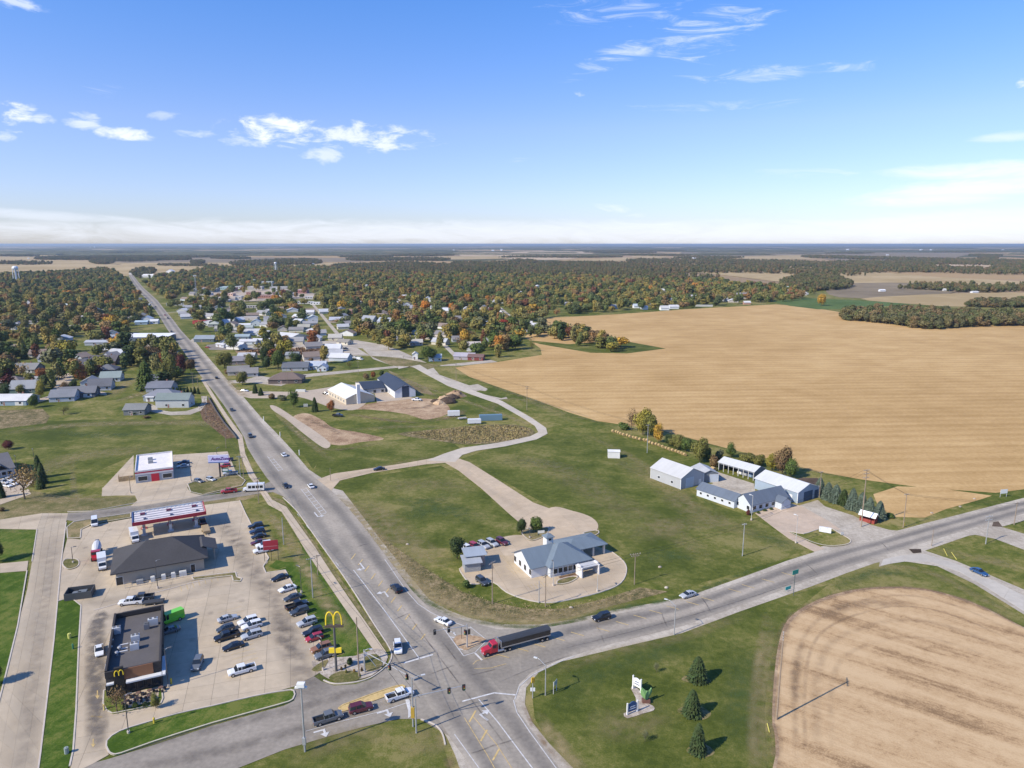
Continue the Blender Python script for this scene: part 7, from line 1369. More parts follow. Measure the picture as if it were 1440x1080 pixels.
# ------------------------------------------------------------ vehicles
KINDS = {}
def car_parts(kind):
    """metres, x forward; returns list of (name, mesh builder, material)"""
    out = []
    if kind == 'sedan': Ln, Wd, zt, zb, roof = 4.8,1.84,.92,.24,1.44; cab = [(-1.75,.93,.80),(-1.05,1.38,.62),(.15,1.44,.64),(1.05,.93,.80)]; wb = (1.42,-1.38); wr = .33
    elif kind == 'hatch': Ln, Wd, zt, zb, roof = 4.2,1.78,.95,.24,1.52; cab = [(-2.0,.97,.80),(-1.75,1.44,.64),(.2,1.52,.65),(1.05,.96,.80)]; wb = (1.3,-1.28); wr = .33
    elif kind == 'suv': Ln, Wd, zt, zb, roof = 4.8,1.94,1.08,.28,1.76; cab = [(-2.3,1.09,.86),(-2.05,1.68,.72),(.1,1.76,.73),(.95,1.09,.86)]; wb = (1.45,-1.45); wr = .38
    elif kind == 'pickup': Ln, Wd, zt, zb, roof = 5.8,2.02,1.16,.38,1.88; cab = [(-.72,1.17,.90),(-.62,1.82,.76),(.85,1.88,.77),(1.50,1.17,.90)]; wb = (1.95,-1.75); wr = .42
    elif kind == 'van': Ln, Wd, zt, zb, roof = 5.6,2.02,1.2,.3,2.3; cab = [(-2.75,1.2,.98),(-2.7,2.3,.86),(1.25,2.36,.86),(2.15,1.2,.94)]; wb = (1.9,-1.6); wr = .38
    hl = Ln / 2; hw = Wd / 2
    def ring(x, z0, z1, w, r=.12): return [(x, -w * .93, z0),(x, -w, z0 + .14),(x, -w, z1 - r),(x, -w * .9, z1),(x, w * .9, z1),(x, w, z1 - r),(x, w, z0 + .14),(x, w * .93, z0)]
    b = MB(); hood = zt - (.16 if kind in ('sedan', 'hatch') else .06)
    st = [(-hl, zb + .12, zt - .16, hw * .86),(-hl + .14, zb + .02, zt - .04, hw * .95),(-hl + .7, zb, zt, hw),(0, zb, zt, hw),(cab[3][0] - .05, zb, zt, hw),(hl - .6, zb, hood, hw * .98),(hl - .14, zb + .02, hood - .10, hw * .92),(hl, zb + .12, hood - .26, hw * .80)]
    if kind == 'pickup': st = [s for s in st if s[0] > -.75 or s[0] < -9]; st = [(-.72, zb, zt, hw)] + st
    b.loft([ring(*s) for s in st])
    if kind == 'pickup':                       # open bed: floor, two sides, tailgate
        b.box(-hl, -.72,-hw * .96, hw * .96, zb, zb + .32); b.box(-hl, -.72,-hw, -hw + .14, zb + .1, zt); b.box(-hl, -.72, hw - .14, hw, zb + .1, zt); b.box(-hl, -hl + .12,-hw + .14, hw - .14, zb + .1, zt)
    out.append(('body', b, 'paint'))
    if kind == 'pickup': q = MB(); q.box(-hl + .13,-.74,-hw + .16, hw - .16, zb + .325, zb + .36); out.append(('bed_liner', q, 'tyre'))
    g = MB()
    def cring(x, z1, w_): return [(x, -hw * w_ * 1.0, zt - .03),(x, -hw * w_, z1),(x, hw * w_, z1),(x, hw * w_ * 1.0, zt - .03)]
    lower = [(x, zt - .02,.90) for x, z1, w_ in cab]
    xs = [c_[0] for c_ in cab]; k = hw * .92
    g.loft([[(cab[0][0],-k, zt - .02),(cab[0][0],-k, zt),(cab[0][0], k, zt),(cab[0][0], k, zt - .02)],[(cab[1][0],-k, zt - .02),(cab[1][0],-hw * cab[1][2], cab[1][1]),(cab[1][0], hw * cab[1][2], cab[1][1]),(cab[1][0], k, zt - .02)],
            [(cab[2][0],-k, zt - .02),(cab[2][0],-hw * cab[2][2], cab[2][1]),(cab[2][0], hw * cab[2][2], cab[2][1]),(cab[2][0], k, zt - .02)],[(cab[3][0],-k, zt - .02),(cab[3][0],-k, zt),(cab[3][0], k, zt),(cab[3][0], k, zt - .02)]])
    out.append(('windows', g, 'glass'))
    r = MB(); (x1, z1, w1),(x2, z2, w2) = cab[1], cab[2]
    r.loft([[(x1 - .08,-hw * w1 * 1.03, z1 - .05),(x1 - .04,-hw * w1 * .96, z1 + .035),(x1 - .04, hw * w1 * .96, z1 + .035),(x1 - .08, hw * w1 * 1.03, z1 - .05)],[(x2 + .1,-hw * w2 * 1.03, z2 - .06),(x2 + .02,-hw * w2 * .96, z2 + .03),(x2 + .02, hw * w2 * .96, z2 + .03),(x2 + .1, hw * w2 * 1.03, z2 - .06)]])
    if kind == 'van':
        for s in (-1,1): r.quad((x1, s * (k + .01), zt),(x2 - .6, s * (k + .01), zt),(x2 - .6, s * (hw * w2 + .02), z2 - .02),(x1, s * (hw * w1 + .02), z1 - .02))
        r.quad((x1 - .07,-k, zt),(x1 - .07, k, zt),(x1 - .03, hw * w1, z1),(x1 - .03,-hw * w1, z1))
    for s in (-1,1):                          # pillars between the side windows
        for xp in ([(x1 + x2) / 2 - .05] if kind not in ('van',) else []) + [x2 - .0]:
            r.quad((xp - .06, s * (k + .012), zt),(xp + .06, s * (k + .012), zt),(xp + .05, s * (hw * w2 + .03), z2 - .03),(xp - .05, s * (hw * w2 + .03), z2 - .03))
    out.append(('roof', r, 'paint'))
    for xw in wb:
        for s in (-1,1):
            q = MB(); q.tube((xw, s * (hw - .22), wr),(xw, s * (hw + .015), wr), wr, n=14); rim = MB(); rim.tube((xw, s * (hw + .0), wr),(xw, s * (hw + .03), wr), wr * .58, n=10); out.append(('wheel', q, 'tyre', ('rim', rim, 'chrome')))
    for s in (-1,1):
        q = MB(); q.box(hl - .16, hl + .01, s * hw * .66 - .18, s * hw * .66 + .18, hood - .36, hood - .18); out.append(('headlight', q, 'lamp_clear'))
        q = MB(); q.box(-hl - .015,-hl + .12, s * hw * .74 - .13, s * hw * .74 + .13, zt - .42, zt - .2); out.append(('tail_light', q, 'lamp_red'))
    return out, Ln
for k in ('sedan', 'hatch', 'suv', 'pickup', 'van'):
    ps_, Ln = car_parts(k); KINDS[k] = [(p[0], p[1].mesh(p[0], M[p[2]]),(p[3][0], p[3][1].mesh(p[3][0], M[p[3][2]])) if len(p) > 3 else None) for p in ps_]
CC = {'black': (.012,.012,.014), 'white': (.74,.75,.76), 'silver': (.42,.44,.46), 'grey': (.13,.14,.15), 'dark grey': (.05,.055,.06), 'red': (.36,.02,.03), 'maroon': (.10,.015,.025), 'bronze': (.26,.12,.05), 'dark blue': (.02,.035,.08), 'blue': (.02,.07,.18), 'green': (.17,.60,.03), 'tan': (.40,.30,.18)}
CATN = {'sedan': 'car', 'hatch': 'car', 'suv': 'suv', 'pickup': 'pickup', 'van': 'van'}
def car(kind, cname, px, py, dx, dy, label, group=None, small=False, scale=1.0, z=.11):
    """px, py: the middle of the vehicle in the photograph; dx, dy: the pixel direction its nose points"""
    c = G(px, py, .75); n = G(px + dx, py + dy, .75) - c; an = math.atan2(n.y, n.x)
    t = thing({'sedan': 'parked_car', 'hatch': 'parked_car', 'suv': 'suv', 'pickup': 'pickup_truck', 'van': 'van'}[kind] if group != 'cars on the highway' else {'sedan': 'car', 'hatch': 'car', 'suv': 'suv', 'pickup': 'pickup_truck', 'van': 'van'}[kind], label, CATN[kind],(c.x, c.y, z), an, group)
    for nm, me, sub in KINDS[kind]:
        if small and nm in ('headlight', 'tail_light', 'bed_liner'): continue
        p = link(nm, me, t, color=CC[cname])
        if sub and not small: link(sub[0], sub[1], p)
    t.scale = (scale,) * 3; return t
g1 = 'cars parked along the grass by the arches sign'
RD = (1,-.32)
for k, cn_, x, y, l in [('sedan', 'black', 393.6,811.7, 'black sedan parked first below the grass corner'),('sedan', 'white', 404,827, 'white sedan parked second in the row along the grass'),('sedan', 'dark grey', 411.7,839.5, 'dark grey sedan parked below the white sedan'),('pickup', 'black', 417.5,851, 'black pickup in the row along the grass'),
        ('suv', 'dark grey', 421,859.5, 'dark grey suv close below the black pickup'),('suv', 'silver', 431.5,875, 'silver suv standing alone in the grass-side row'),('suv', 'black', 440,888.5, 'black suv directly above the red hatchback'),('hatch', 'red', 442,896, 'red hatchback left of the arches pole'),('suv', 'bronze', 451.5,911, 'bronze orange suv beside the arches pole'),('suv', 'grey', 457.5,920, 'grey suv last in the row by the arches pole')]:
    car(k, cn_, x, y, -RD[0] if k != 'pickup' else 1,-RD[1] if k != 'pickup' else -.32, l, g1)
g2 = 'cars in the middle bays of the lot'
for k, cn_, x, y, s, l in [('sedan', 'silver', 320,869,1, 'silver sedan at the top of the middle bays'),('hatch', 'dark grey', 317,883,-1, 'dark hatchback between the silver sedan and black pickup'),('pickup', 'black', 319,894.5,-1, 'black pickup in the left middle bays'),('sedan', 'black', 328,908,-1, 'black sedan lowest in the middle bays'),
        ('suv', 'white', 348.5,873.5,-1, 'upper of two white suvs nose to tail with the silver sedan'),('suv', 'white', 354,879.5,-1, 'lower of the two white suvs in the right middle bays'),('suv', 'silver', 354,893,-1, 'silver suv below the white suvs')]:
    car(k, cn_, x, y, s, -.3 * s, l, g2)
car('pickup', 'white', 340,942,-1,.28, 'white pickup crossing the empty lower lot'); car('suv', 'grey', 277.5,933,-.42,1, 'grey suv driving alone beside the restaurant shadow')
car('van', 'green', 240,871,-1,.38, 'bright green cargo van beside the restaurant', scale=1.12); car('sedan', 'grey', 238,886,-1,.3, 'grey sedan in shade below the green van')
car('sedan', 'white', 139.5,914,.05,1, 'white sedan at the drive-through window'); car('van', 'white', 133,735,.03,1, 'white van at the top of the petrol station lot')
car('pickup', 'white', 184,846,-1,.1, 'white pickup behind the restaurant yard roof'); car('pickup', 'dark grey', 200,840,-1,.12, 'dark pickup parked behind the white one by the yard')
g3 = 'cars along the petrol station grass edge'
for k, cn_, x, y, l in [('suv', 'black', 359.5,739.5, 'topmost black suv at the petrol station grass edge'),('suv', 'dark blue', 361.5,747, 'dark blue suv second at the station edge'),('sedan', 'black', 364,753.5, 'black sedan third at the station edge'),('sedan', 'maroon', 363.5,762, 'dark red sedan at the station edge'),('suv', 'white', 371,766, 'white suv beside the dark red sedan'),('pickup', 'white', 370,773.5, 'white pickup behind the red post sign')]:
    car(k, cn_, x, y, -1,.2, l, g3)
gh = 'cars on the highway'
for k, cn_, x, y, dx, dy, l in [('suv', 'black', 557,827,-1,-1.0, 'black suv driving up the highway beside the weedy ditch'),('suv', 'white', 559.5,910,.1,1, 'white suv waiting at the highway stop line'),('sedan', 'white', 623,872.5,-1,-.42, 'white sedan turning through the slip lane'),('pickup', 'white', 562,977,1,-.32, 'white pickup first in the side road queue'),
        ('suv', 'maroon', 507.5,995,1,-.25, 'maroon suv beside the yellow median'),('pickup', 'grey', 461,1009.5,1,-.3, 'grey pickup last in the side road queue'),('suv', 'black', 846,867.5,-1,.25, 'black suv following the red truck'),('sedan', 'silver', 967.5,835.5,-1,.3, 'silver sedan on the cross highway'),('sedan', 'blue', 1377,803.5,1,.45, 'blue sedan on the curved frontage road'),
        ('sedan', 'black', 402,682.5,1,1.2, 'black sedan at the side street junction'),('sedan', 'white', 437,683,-1,-1.1, 'white sedan heading up past the junction'),('sedan', 'white', 399,639,-1,-1, 'white sedan heading up beyond the junction'),('suv', 'dark grey', 352,613,1,1.2, 'dark suv coming down the highway by the trail wall'),('sedan', 'dark grey', 326,576,1,1.2, 'dark sedan coming down past the church drive'),
        ('sedan', 'black', 304.5,531,-1,-1.1, 'black sedan in the tree shadow on the highway'),('pickup', 'red', 322,690.5,-1,.12, 'red pickup on the short side street'),('sedan', 'black', 533,659,-1,.1, 'black car on the concrete access road')]:
    car(k, cn_, x, y, dx, dy, l, gh, small=(y < 640))
for i, (x, y, cn_) in enumerate([(241,466, 'black'),(236,470, 'white'),(251,483, 'silver'),(236,447, 'dark grey'),(232,443, 'red'),(219,431, 'dark grey'),(206,424, 'maroon'),(205,420, 'black'),(250,496, 'white'),(213,425, 'white'),(198,412, 'black')]):
    car('sedan', cn_, x, y, 1,1.1, cn_ + ' car on the far highway, ' + ['abreast of the white hall', 'at the white hall entrance', 'below the white hall', 'above the white hall', 'just past the light blue house', 'by the far trees', 'parked by the white store', 'beside the maroon car', 'by the roadside pavement', 'beside the white store trees', 'furthest up'][i], 'distant cars on the highway', small=True)
g4 = 'cars at the bank'
for k, cn_, x, y, l in [('suv', 'white', 658,771.5, 'white suv nearest the dark tree at the bank'),('suv', 'red', 668,768.5, 'red suv left in the bank row'),('suv', 'silver', 680,766.5, 'left silver suv in the bank row'),('suv', 'silver', 692,763.5, 'right silver suv in the bank row'),('suv', 'maroon', 706,761.5, 'dark red suv at the right end of the bank row')]:
    car(k, cn_, x, y, .8,.45, l, g4)
car('suv', 'dark grey', 678,817,1,.75, 'dark suv at the drive-up kiosk')
for k, cn_, x, y, dx, l in [('sedan', 'dark blue', 258,649.5,-1, 'dark blue car in the shade of the auto parts store'),('sedan', 'silver', 257,655,-1, 'silver car in the shade of the auto parts store'),('hatch', 'grey', 279.5,676,.4, 'grey car on the island below the parts store lot'),('hatch', 'silver', 296.5,673.5,.4, 'grey hatchback on the island near the tall sign'),
        ('pickup', 'dark blue', 318,646.5,-1, 'dark pickup behind the tall blue and white sign'),('suv', 'red', 316,655,-1, 'red suv under the tall blue and white sign'),('pickup', 'silver', 324,665.5,-1, 'silver pickup in the lot corner by the small green sign')]:
    car(k, cn_, x, y, dx, .1, l, 'cars at the auto parts store')
for i, (x, y, cn_) in enumerate([(6,677, 'silver'),(12,674, 'white'),(18,679, 'white'),(10,682, 'white'),(20,671, 'dark grey')]): car('sedan', cn_, x, y, 1,.2,['silver car left', 'upper white car', 'right white car', 'lower white car', 'dark car'][i] + ' in the small car park behind the bronze tree', 'cars behind the bronze tree')
for k, cn_, x, y, l in [('pickup', 'black', 475,584, 'black pickup at the near end of the church lot'),('sedan', 'white', 464,554, 'white car beside the church hall'),('sedan', 'black', 459,553, 'dark car beside the church hall'),('pickup', 'white', 586,562, 'white pickup at the metal hall'),('suv', 'black', 486,490, 'black suv by the cream garage'),('sedan', 'red', 292,488, 'red car at the car yard'),('pickup', 'dark grey', 340,490, 'dark pickup on the gravel street'),('sedan', 'dark grey', 82,532, 'grey car in the close driveway'),('sedan', 'white', 344,549, 'pale teal-white car below the olive tree'),('suv', 'white', 500,503, 'white suv in the equipment yard'),('van', 'white', 506,505, 'white van in the equipment yard'),('suv', 'red', 492,500, 'red suv in the equipment yard')]:
    car(k, cn_, x, y, 1,.05, l, small=True)
for i in range(9): car('sedan', rng.choice(['white', 'silver', 'black', 'red', 'grey']),350 + i * 6.5,433 + .3 * (i % 3),1,1, 'parked car in the far town centre square, ' + ['first', 'second', 'third', 'fourth', 'fifth', 'sixth', 'seventh', 'eighth', 'ninth'][i] + ' from the left', 'cars in the town square', small=True)
# ---------- lorry with grain trailer
def place(px, py, dx, dy, z=1.0):
    c_ = G(px, py, z); n = G(px + dx, py + dy, z) - c_; return (c_.x, c_.y, .1), math.atan2(n.y, n.x)
def wheel(parent, x, y, r=.52, wdt=.5, n=14):
    q = MB(); q.tube((x, y - wdt / 2, r),(x, y + wdt / 2, r), r, n=n); wl = part('wheel', q, M['tyre'], parent); q = MB(); q.tube((x, y - wdt / 2 - .02, r),(x, y + wdt / 2 + .02, r), r * .5, n=10); part('rim', q, M['chrome'], wl); return wl
l0, an = place(725,901,-1,.265,1.6); SM = thing('grain_lorry', 'red lorry hauling a long black-topped grain trailer at the junction', 'lorry', l0, an); SM.scale = (.94,.92,.92)
RED = (.42,.015,.03)
q = MB(); q.loft([[(9.0,-.75,.6),(9.0,-.8,1.45),(9.0,.8,1.45),(9.0,.75,.6)],[(8.6,-.95,.55),(8.6,-.9,1.72),(8.6,.9,1.72),(8.6,.95,.55)],[(7.1,-1.05,.55),(7.1,-.98,1.95),(7.1,.98,1.95),(7.1,1.05,.55)]]); part('bonnet', q, M['paint'], SM, RED)
q = MB(); q.loft([[(7.1,-1.15,.7),(7.1,-1.1,2.0),(7.1,1.1,2.0),(7.1,1.15,.7)],[(6.6,-1.15,.7),(6.6,-1.08,2.85),(6.6,1.08,2.85),(6.6,1.15,.7)],[(5.3,-1.15,.7),(5.3,-1.1,2.95),(5.3,1.1,2.95),(5.3,1.15,.7)]]); cabp = part('cab', q, M['paint'], SM, RED)
q = MB(); q.quad((7.12,-.95,2.05),(7.12,.95,2.05),(6.65,.9,2.75),(6.65,-.9,2.75)); q.box(5.7,6.6,-1.17,1.17,1.9,2.6); part('windscreen', q, M['glass'], cabp)
q = MB(); q.box(-.3,7.6,-.45,.45,.75,1.0); part('chassis', q, M['tyre'], SM)
for s in (-1,1): q = MB(); q.tube((5.15, s * 1.0,.8),(5.15, s * 1.0,3.5),.1, n=8); part('exhaust_stack', q, M['chrome'], SM); q = MB(); q.tube((3.6, s * .95,.75),(5.3, s * .95,.75),.33, n=12); part('fuel_tank', q, M['chrome'], SM); q = MB(); q.box(8.9,9.02, s * .7 - .15, s * .7 + .15,.9,1.15); part('headlight', q, M['lamp_clear'], SM)
q = MB(); q.box(9.0,9.2,-1.1,1.1,.4,.75); part('bumper', q, M['chrome'], SM)
q = MB(); h0 = [(-8.3,2.3),(3.4,2.3)]
T0, T1 = -9.2,4.4
q.loft([[(T0,-1.2,1.6),(T0,-1.27,3.0),(T0,1.27,3.0),(T0,1.2,1.6)],[(T1,-1.2,1.6),(T1,-1.27,3.0),(T1,1.27,3.0),(T1,1.2,1.6)]]); part('hopper', q, M['paint'], SM, (.012,.013,.016))
q = MB(); q.loft([[(x, -1.32,2.95),(x, -.95,3.25),(x, 0,3.4),(x, .95,3.25),(x, 1.32,2.95)] for x in (T0 - .1, T1 + .1)]); part('tarpaulin', q, M['solid'], SM, (.045,.05,.06))
q = MB(); q.loft([[(T0 + 2.5,-.4,.75),(T0 + .8,-1.2,1.6),(T0 + .8,1.2,1.6),(T0 + 2.5,.4,.75)],[(T1 - 3.5,-.4,.75),(T1 - .8,-1.2,1.6),(T1 - .8,1.2,1.6),(T1 - 3.5,.4,.75)]]); part('hopper_bottom', q, M['paint'], SM, (.012,.013,.016))
for s in (-1,1): q = MB(); q.box(T0, T1, s * 1.24 - .05, s * 1.24 + .05,1.35,1.6); part('side_rail', q, M['chrome'], SM)
q = MB(); q.box(T1 - .05, T1 + .15,-1.3,1.3,1.6,3.3); part('front_wall', q, M['chrome'], SM)
for x in (8.0,3.4,2.1,-6.9,-8.3):
    for s in (-1,1): wheel(SM, x, s * 1.0)
# ---------- bus, mixer lorry, box lorries, trailers
l0, an = place(358,685.5,-1,.05,1.4); BU = thing('shuttle_bus', 'white shuttle bus on the side street at the highway', 'bus', l0, an); q = MB(); q.box(-3.6,2.6,-1.15,1.15,.5,2.9); part('body', q, M['paint'], BU, (.7,.7,.7))
q = MB(); q.loft([[(2.6,-1.1,.5),(2.6,-1.1,2.3),(2.6,1.1,2.3),(2.6,1.1,.5)],[(3.2,-1.05,.5),(3.2,-1.05,1.4),(3.2,1.05,1.4),(3.2,1.05,.5)],[(4.1,-.95,.5),(4.1,-.95,1.2),(4.1,.95,1.2),(4.1,.95,.5)]]); part('cab', q, M['paint'], BU, (.7,.7,.7))
for s in (-1,1):
    for i in range(4): q = MB(); q.box(-3.2 + i * 1.4,-2.1 + i * 1.4, s * 1.17 - .02, s * 1.17 + .02,1.4,2.4); part('window', q, M['glass'], BU)
for x in (3.1,-2.2):
    for s in (-1,1): wheel(BU, x, s * .95,.42,.4)
l0, an = place(136,776,-.25,1,1.4); CM = thing('cement_mixer', 'red cement mixer lorry with silver drum at the petrol station', 'lorry', l0, an)
q = MB(); q.loft([[(4.6,-.85,.6),(4.6,-.85,1.3),(4.6,.85,1.3),(4.6,.85,.6)],[(3.4,-1.0,.6),(3.4,-1,1.7),(3.4,1,1.7),(3.4,1,.6)]]); part('bonnet', q, M['paint'], CM, RED); q = MB(); q.box(1.9,3.4,-1.15,1.15,.7,2.8); cb = part('cab', q, M['paint'], CM, RED); q = MB(); q.box(3.38,3.43,-1,1,1.8,2.6); part('windscreen', q, M['glass'], cb)
q = MB(); prof = [(-3.8,3.1,.5),(-3.0,2.9,.95),(-1.5,2.5,1.3),(-.2,2.2,1.25),(.9,1.95,.8),(1.3,1.9,.4)]
q.loft([[(x, r_ * math.cos(k_ * .524), zc_ + r_ * math.sin(k_ * .524)) for k_ in range(12)] for x, zc_, r_ in prof]); part('drum', q, M['solid'], CM, (.52,.53,.56)); q = MB(); q.box(-4,4,-.5,.5,.7,1.0); part('chassis', q, M['tyre'], CM); q = MB(); q.box(-4.4,-3.6,-.5,.5,2.0,3.6); part('chute', q, M['solid'], CM, (.12,.13,.16))
for x in (3.7,-1.6,-3.0):
    for s in (-1,1): wheel(CM, x, s * .95)
for px, py, lb in ((143.5,791, 'white box lorry beside the convenience store'),(189,754, 'white box lorry leaving the end of the fuel canopy')):
    l0, an = place(px, py, .12 if px < 150 else .35,1,1.3); t = thing('box_lorry', lb, 'lorry', l0, an); q = MB(); q.box(-3.6,1.4,-1.15,1.15,.8,3.2); part('cargo_box', q, M['paint'], t, (.72,.72,.72)); q = MB(); q.loft([[(1.5,-1,.5),(1.5,-1,2.2),(1.5,1,2.2),(1.5,1,.5)],[(2.3,-1,.5),(2.3,-.9,2.2),(2.3,.9,2.2),(2.3,1,.5)],[(3.0,-1,.5),(3.0,-.95,1.3),(3.0,.95,1.3),(3.0,1,.5)],[(3.8,-.9,.6),(3.8,-.9,1.1),(3.8,.9,1.1),(3.8,.9,.6)]]); part('cab', q, M['paint'], t, (.68,.69,.7)); q = MB(); q.quad((2.36,-.85,2.12),(2.36,.85,2.12),(3.02,.9,1.34),(3.02,-.9,1.34)); part('windscreen', q, M['glass'], t)
    for x in (2.8,-2.2):
        for s in (-1,1): wheel(t, x, s * .95,.42,.35)
def box_trailer(label, px, py, dx, dy, Ln, W_d, z0, z1, colr, wheels=True, name='cargo_trailer', cat='trailer'):
    l0, an = place(px, py, dx, dy, (z0 + z1) / 2); t = thing(name, label, cat, (l0[0], l0[1],.05), an); q = MB(); q.box(-Ln / 2, Ln / 2,-W_d / 2, W_d / 2, z0, z1); q.box(-Ln / 2 + .1, Ln / 2 - .1,-W_d / 2 + .1, W_d / 2 - .1, z1, z1 + .06); part('body', q, M['steel_wall'], t, colr)
    q = MB(); q.box(Ln / 2, Ln / 2 + 1.2,-.08,.08,.4,.5) if wheels else q.box(-Ln / 2 - .02,-Ln / 2,-W_d / 2 + .1, W_d / 2 - .1, z0 + .1, z1 - .1); part('drawbar' if wheels else 'door', q, M['galv'], t)
    if wheels:
        for s in (-1,1): wheel(t, -.4, s * W_d / 2,.36,.25,10)
    return t
box_trailer('white camper trailer on the grass left of the container', 638,581,-1,.03,6.5,2.5,.5,3.0,(.66,.66,.66)); box_trailer('white cargo trailer in front of the blue container', 667,592,-1,.03,6.8,2.5,.5,2.6,(.66,.67,.68)); box_trailer('long blue shipping container on the grass', 690,587,1,-.03,12.2,2.5,.05,3.0,(.13,.22,.29), False, 'shipping_container', 'container')
box_trailer('low flatbed trailer with pale tarp on the grass', 650,588,-1,.1,4.5,2,.4,.9,(.45,.43,.38)); box_trailer('brown open trailer behind the pickup at the fuel canopy', 289.5,744,.35,1,6.0,2.2,.6,1.3,(.36,.27,.16)); box_trailer('dark utility trailer behind the restaurant', 216,846,-1,.12,5,2.0,.5,.8,(.06,.06,.06)); box_trailer('white concrete block on the grass by the pale drive', 423 + 0,549.5,1,0,6,2,.05,1.4,(.6,.6,.56), False, 'storage_tank', 'container')
car('pickup', 'dark blue', 285,733,-.35,-1, 'dark pickup at the right fuel pump', z=.12)
q = MB()
for x0_, x1_, y0_, y1_ in ((-3.2,3.2,-2.1,-1.95),(-3.2,3.2,1.95,2.1),(-3.2,-3.05,-1.95,1.95),(3.05,3.2,-1.95,1.95)): q.box(x0_, x1_, y0_, y1_, 0,1.9)
cp = G(113,838,.1); an_ = .3; bs = solo('bin_enclosure', q, M['solid'], 'dark slatted bin enclosure between the two lots', 'enclosure', cp, an_, color=(.07,.075,.08))
for i in range(2): q = MB(); q.box(-1,1,-.8,.8,0,1.3); q.box(-1.02,1.02,-.85,.2,1.3,1.38); solo('bin', q, M['solid'],('left' if i == 0 else 'right') + ' grey wheeled bin inside the dark enclosure', 'bin', G(109 + i * 8,839 - i * 2,.11), an_, color=(.16,.18,.2))
# round bales
bm_ = MB(); bm_.tube((0,-.6,.7),(0,.6,.7),.7, n=16); BALE = bm_.mesh('round_bale', mat('hay', (.42,.30,.14),.95, noise_amt=.25, scale=2.5, bump=.4, bscale=6))
ORD = 'first,second,third,fourth,fifth,sixth,seventh,eighth,ninth,tenth,eleventh,twelfth'.split(',')
BP_ = [(862,606),(867,607),(870,608),(873,609.5),(877,611),(882.5,612),(886,613.5),(891,615),(895,616),(900,617.5),(906,618.5),(910,619),(914,622),(918,623.5),(923,624.5),(927,626),(932,628),(937,630),(941,631.5),(946,633),(951,634.5),(955,636),(959,637.5),(963,639)]
for i, (x, y) in enumerate(BP_):
    o = link('round_bale', BALE, None, G(x, y + 2),.25 + rng.uniform(-.2,.2)); tag(o, 'round straw bale, ' + (ORD[i] + ' from the left' if i < 12 else ORD[23 - i] + ' from the right') + ' in the line before the hedgerow', 'bale', 'round bales in a line')
o = link('round_bale', BALE, None, G(1003,662),.5); o.scale = (1.6,1.6,1.2); tag(o, 'pale hump of wrapped straw beside the open pole shed', 'bale')
for i, (x, y, s) in enumerate([(625,562,1.4),(630,566,1.8),(618,568,1.2),(635,560,1.5),(640,557,2.0),(612,565,1.0)]):
    q = MB(); r = random.Random(i + 50); k = 0; rings = []
    for j in range(4): rr = (3.2,2.8,1.7,.4)[j] * s; rings.append([(rr * math.cos(t * .785) * r.uniform(.8,1.2), rr * math.sin(t * .785) * r.uniform(.7,1.1),(0,.7,1.4,1.8)[j] * s * r.uniform(.85,1.1)) for t in range(8)])
    q.loft(rings); solo('soil_heap', q, M['dark_soil'] if i % 2 else M['soil'],['brown', 'tall dark', 'small pale', 'dark rough', 'large pale', 'little dark'][i] + ' heap of earth beside the metal hall', 'heap', G(x, y))
# wood chips / brush in the ditches and scrub as stuff
def brush(name, outline, n, s0, s1, colr, label):
    r = random.Random(len(name) + n); W = [tuple(G(*p)[:2]) for p in outline]; x0, x1 = min(p[0] for p in W), max(p[0] for p in W); y0, y1 = min(p[1] for p in W), max(p[1] for p in W); mb = MB(); k = 0; tr_ = 0
    while k < n and tr_ < n * 20:
        tr_ += 1; p = (r.uniform(x0, x1), r.uniform(y0, y1))
        if not inside(p, W): continue
        k += 1
        for j in range(5):
            s = r.uniform(s0, s1); an = r.uniform(0,6.28); o_ = Vector((p[0] + r.uniform(-s, s), p[1] + r.uniform(-s, s),0)); d_ = Vector((math.cos(an), math.sin(an),0)) * s * .5; up = Vector((r.uniform(-.4,.4) * s, r.uniform(-.4,.4) * s, s * r.uniform(.5,1.2)))
            mb.quad(o_ - d_, o_ + d_, o_ + d_ * .3 + up, o_ - d_ * .6 + up * .8)
    o = part(name, mb, M['leaf'], None, colr); o['kind'] = 'stuff'; o['label'] = label; o['category'] = 'weeds'
brush('ditch_weeds', [(500,735),(560,797),(605,839),(650,858),(700,868),(760,870),(860,848),(940,828),(860,838),(780,852),(700,845),(650,830),(600,798),(550,763)],1500,.08,.24,(.32,.27,.13), 'dry weeds along the roadside ditch below the bank')
brush('marsh_reeds', [(575,610),(620,604),(690,598),(735,600),(750,609),(728,618),(660,624),(612,618)],1500,.25,.7,(.30,.24,.11), 'yellow and brown reeds beside the curved drive')
brush('yard_scrap', [(335,493),(440,489),(468,494),(465,500),(420,503),(380,500)],500,.5,1.6,(.16,.10,.06), 'rusty scrap and brush in the equipment yard')
brush('bank_brush', [(297,560),(312,585),(332,613),(318,616),(285,590),(278,570)],600,.15,.45,(.26,.19,.11), 'brown brush on the bank below the trail')
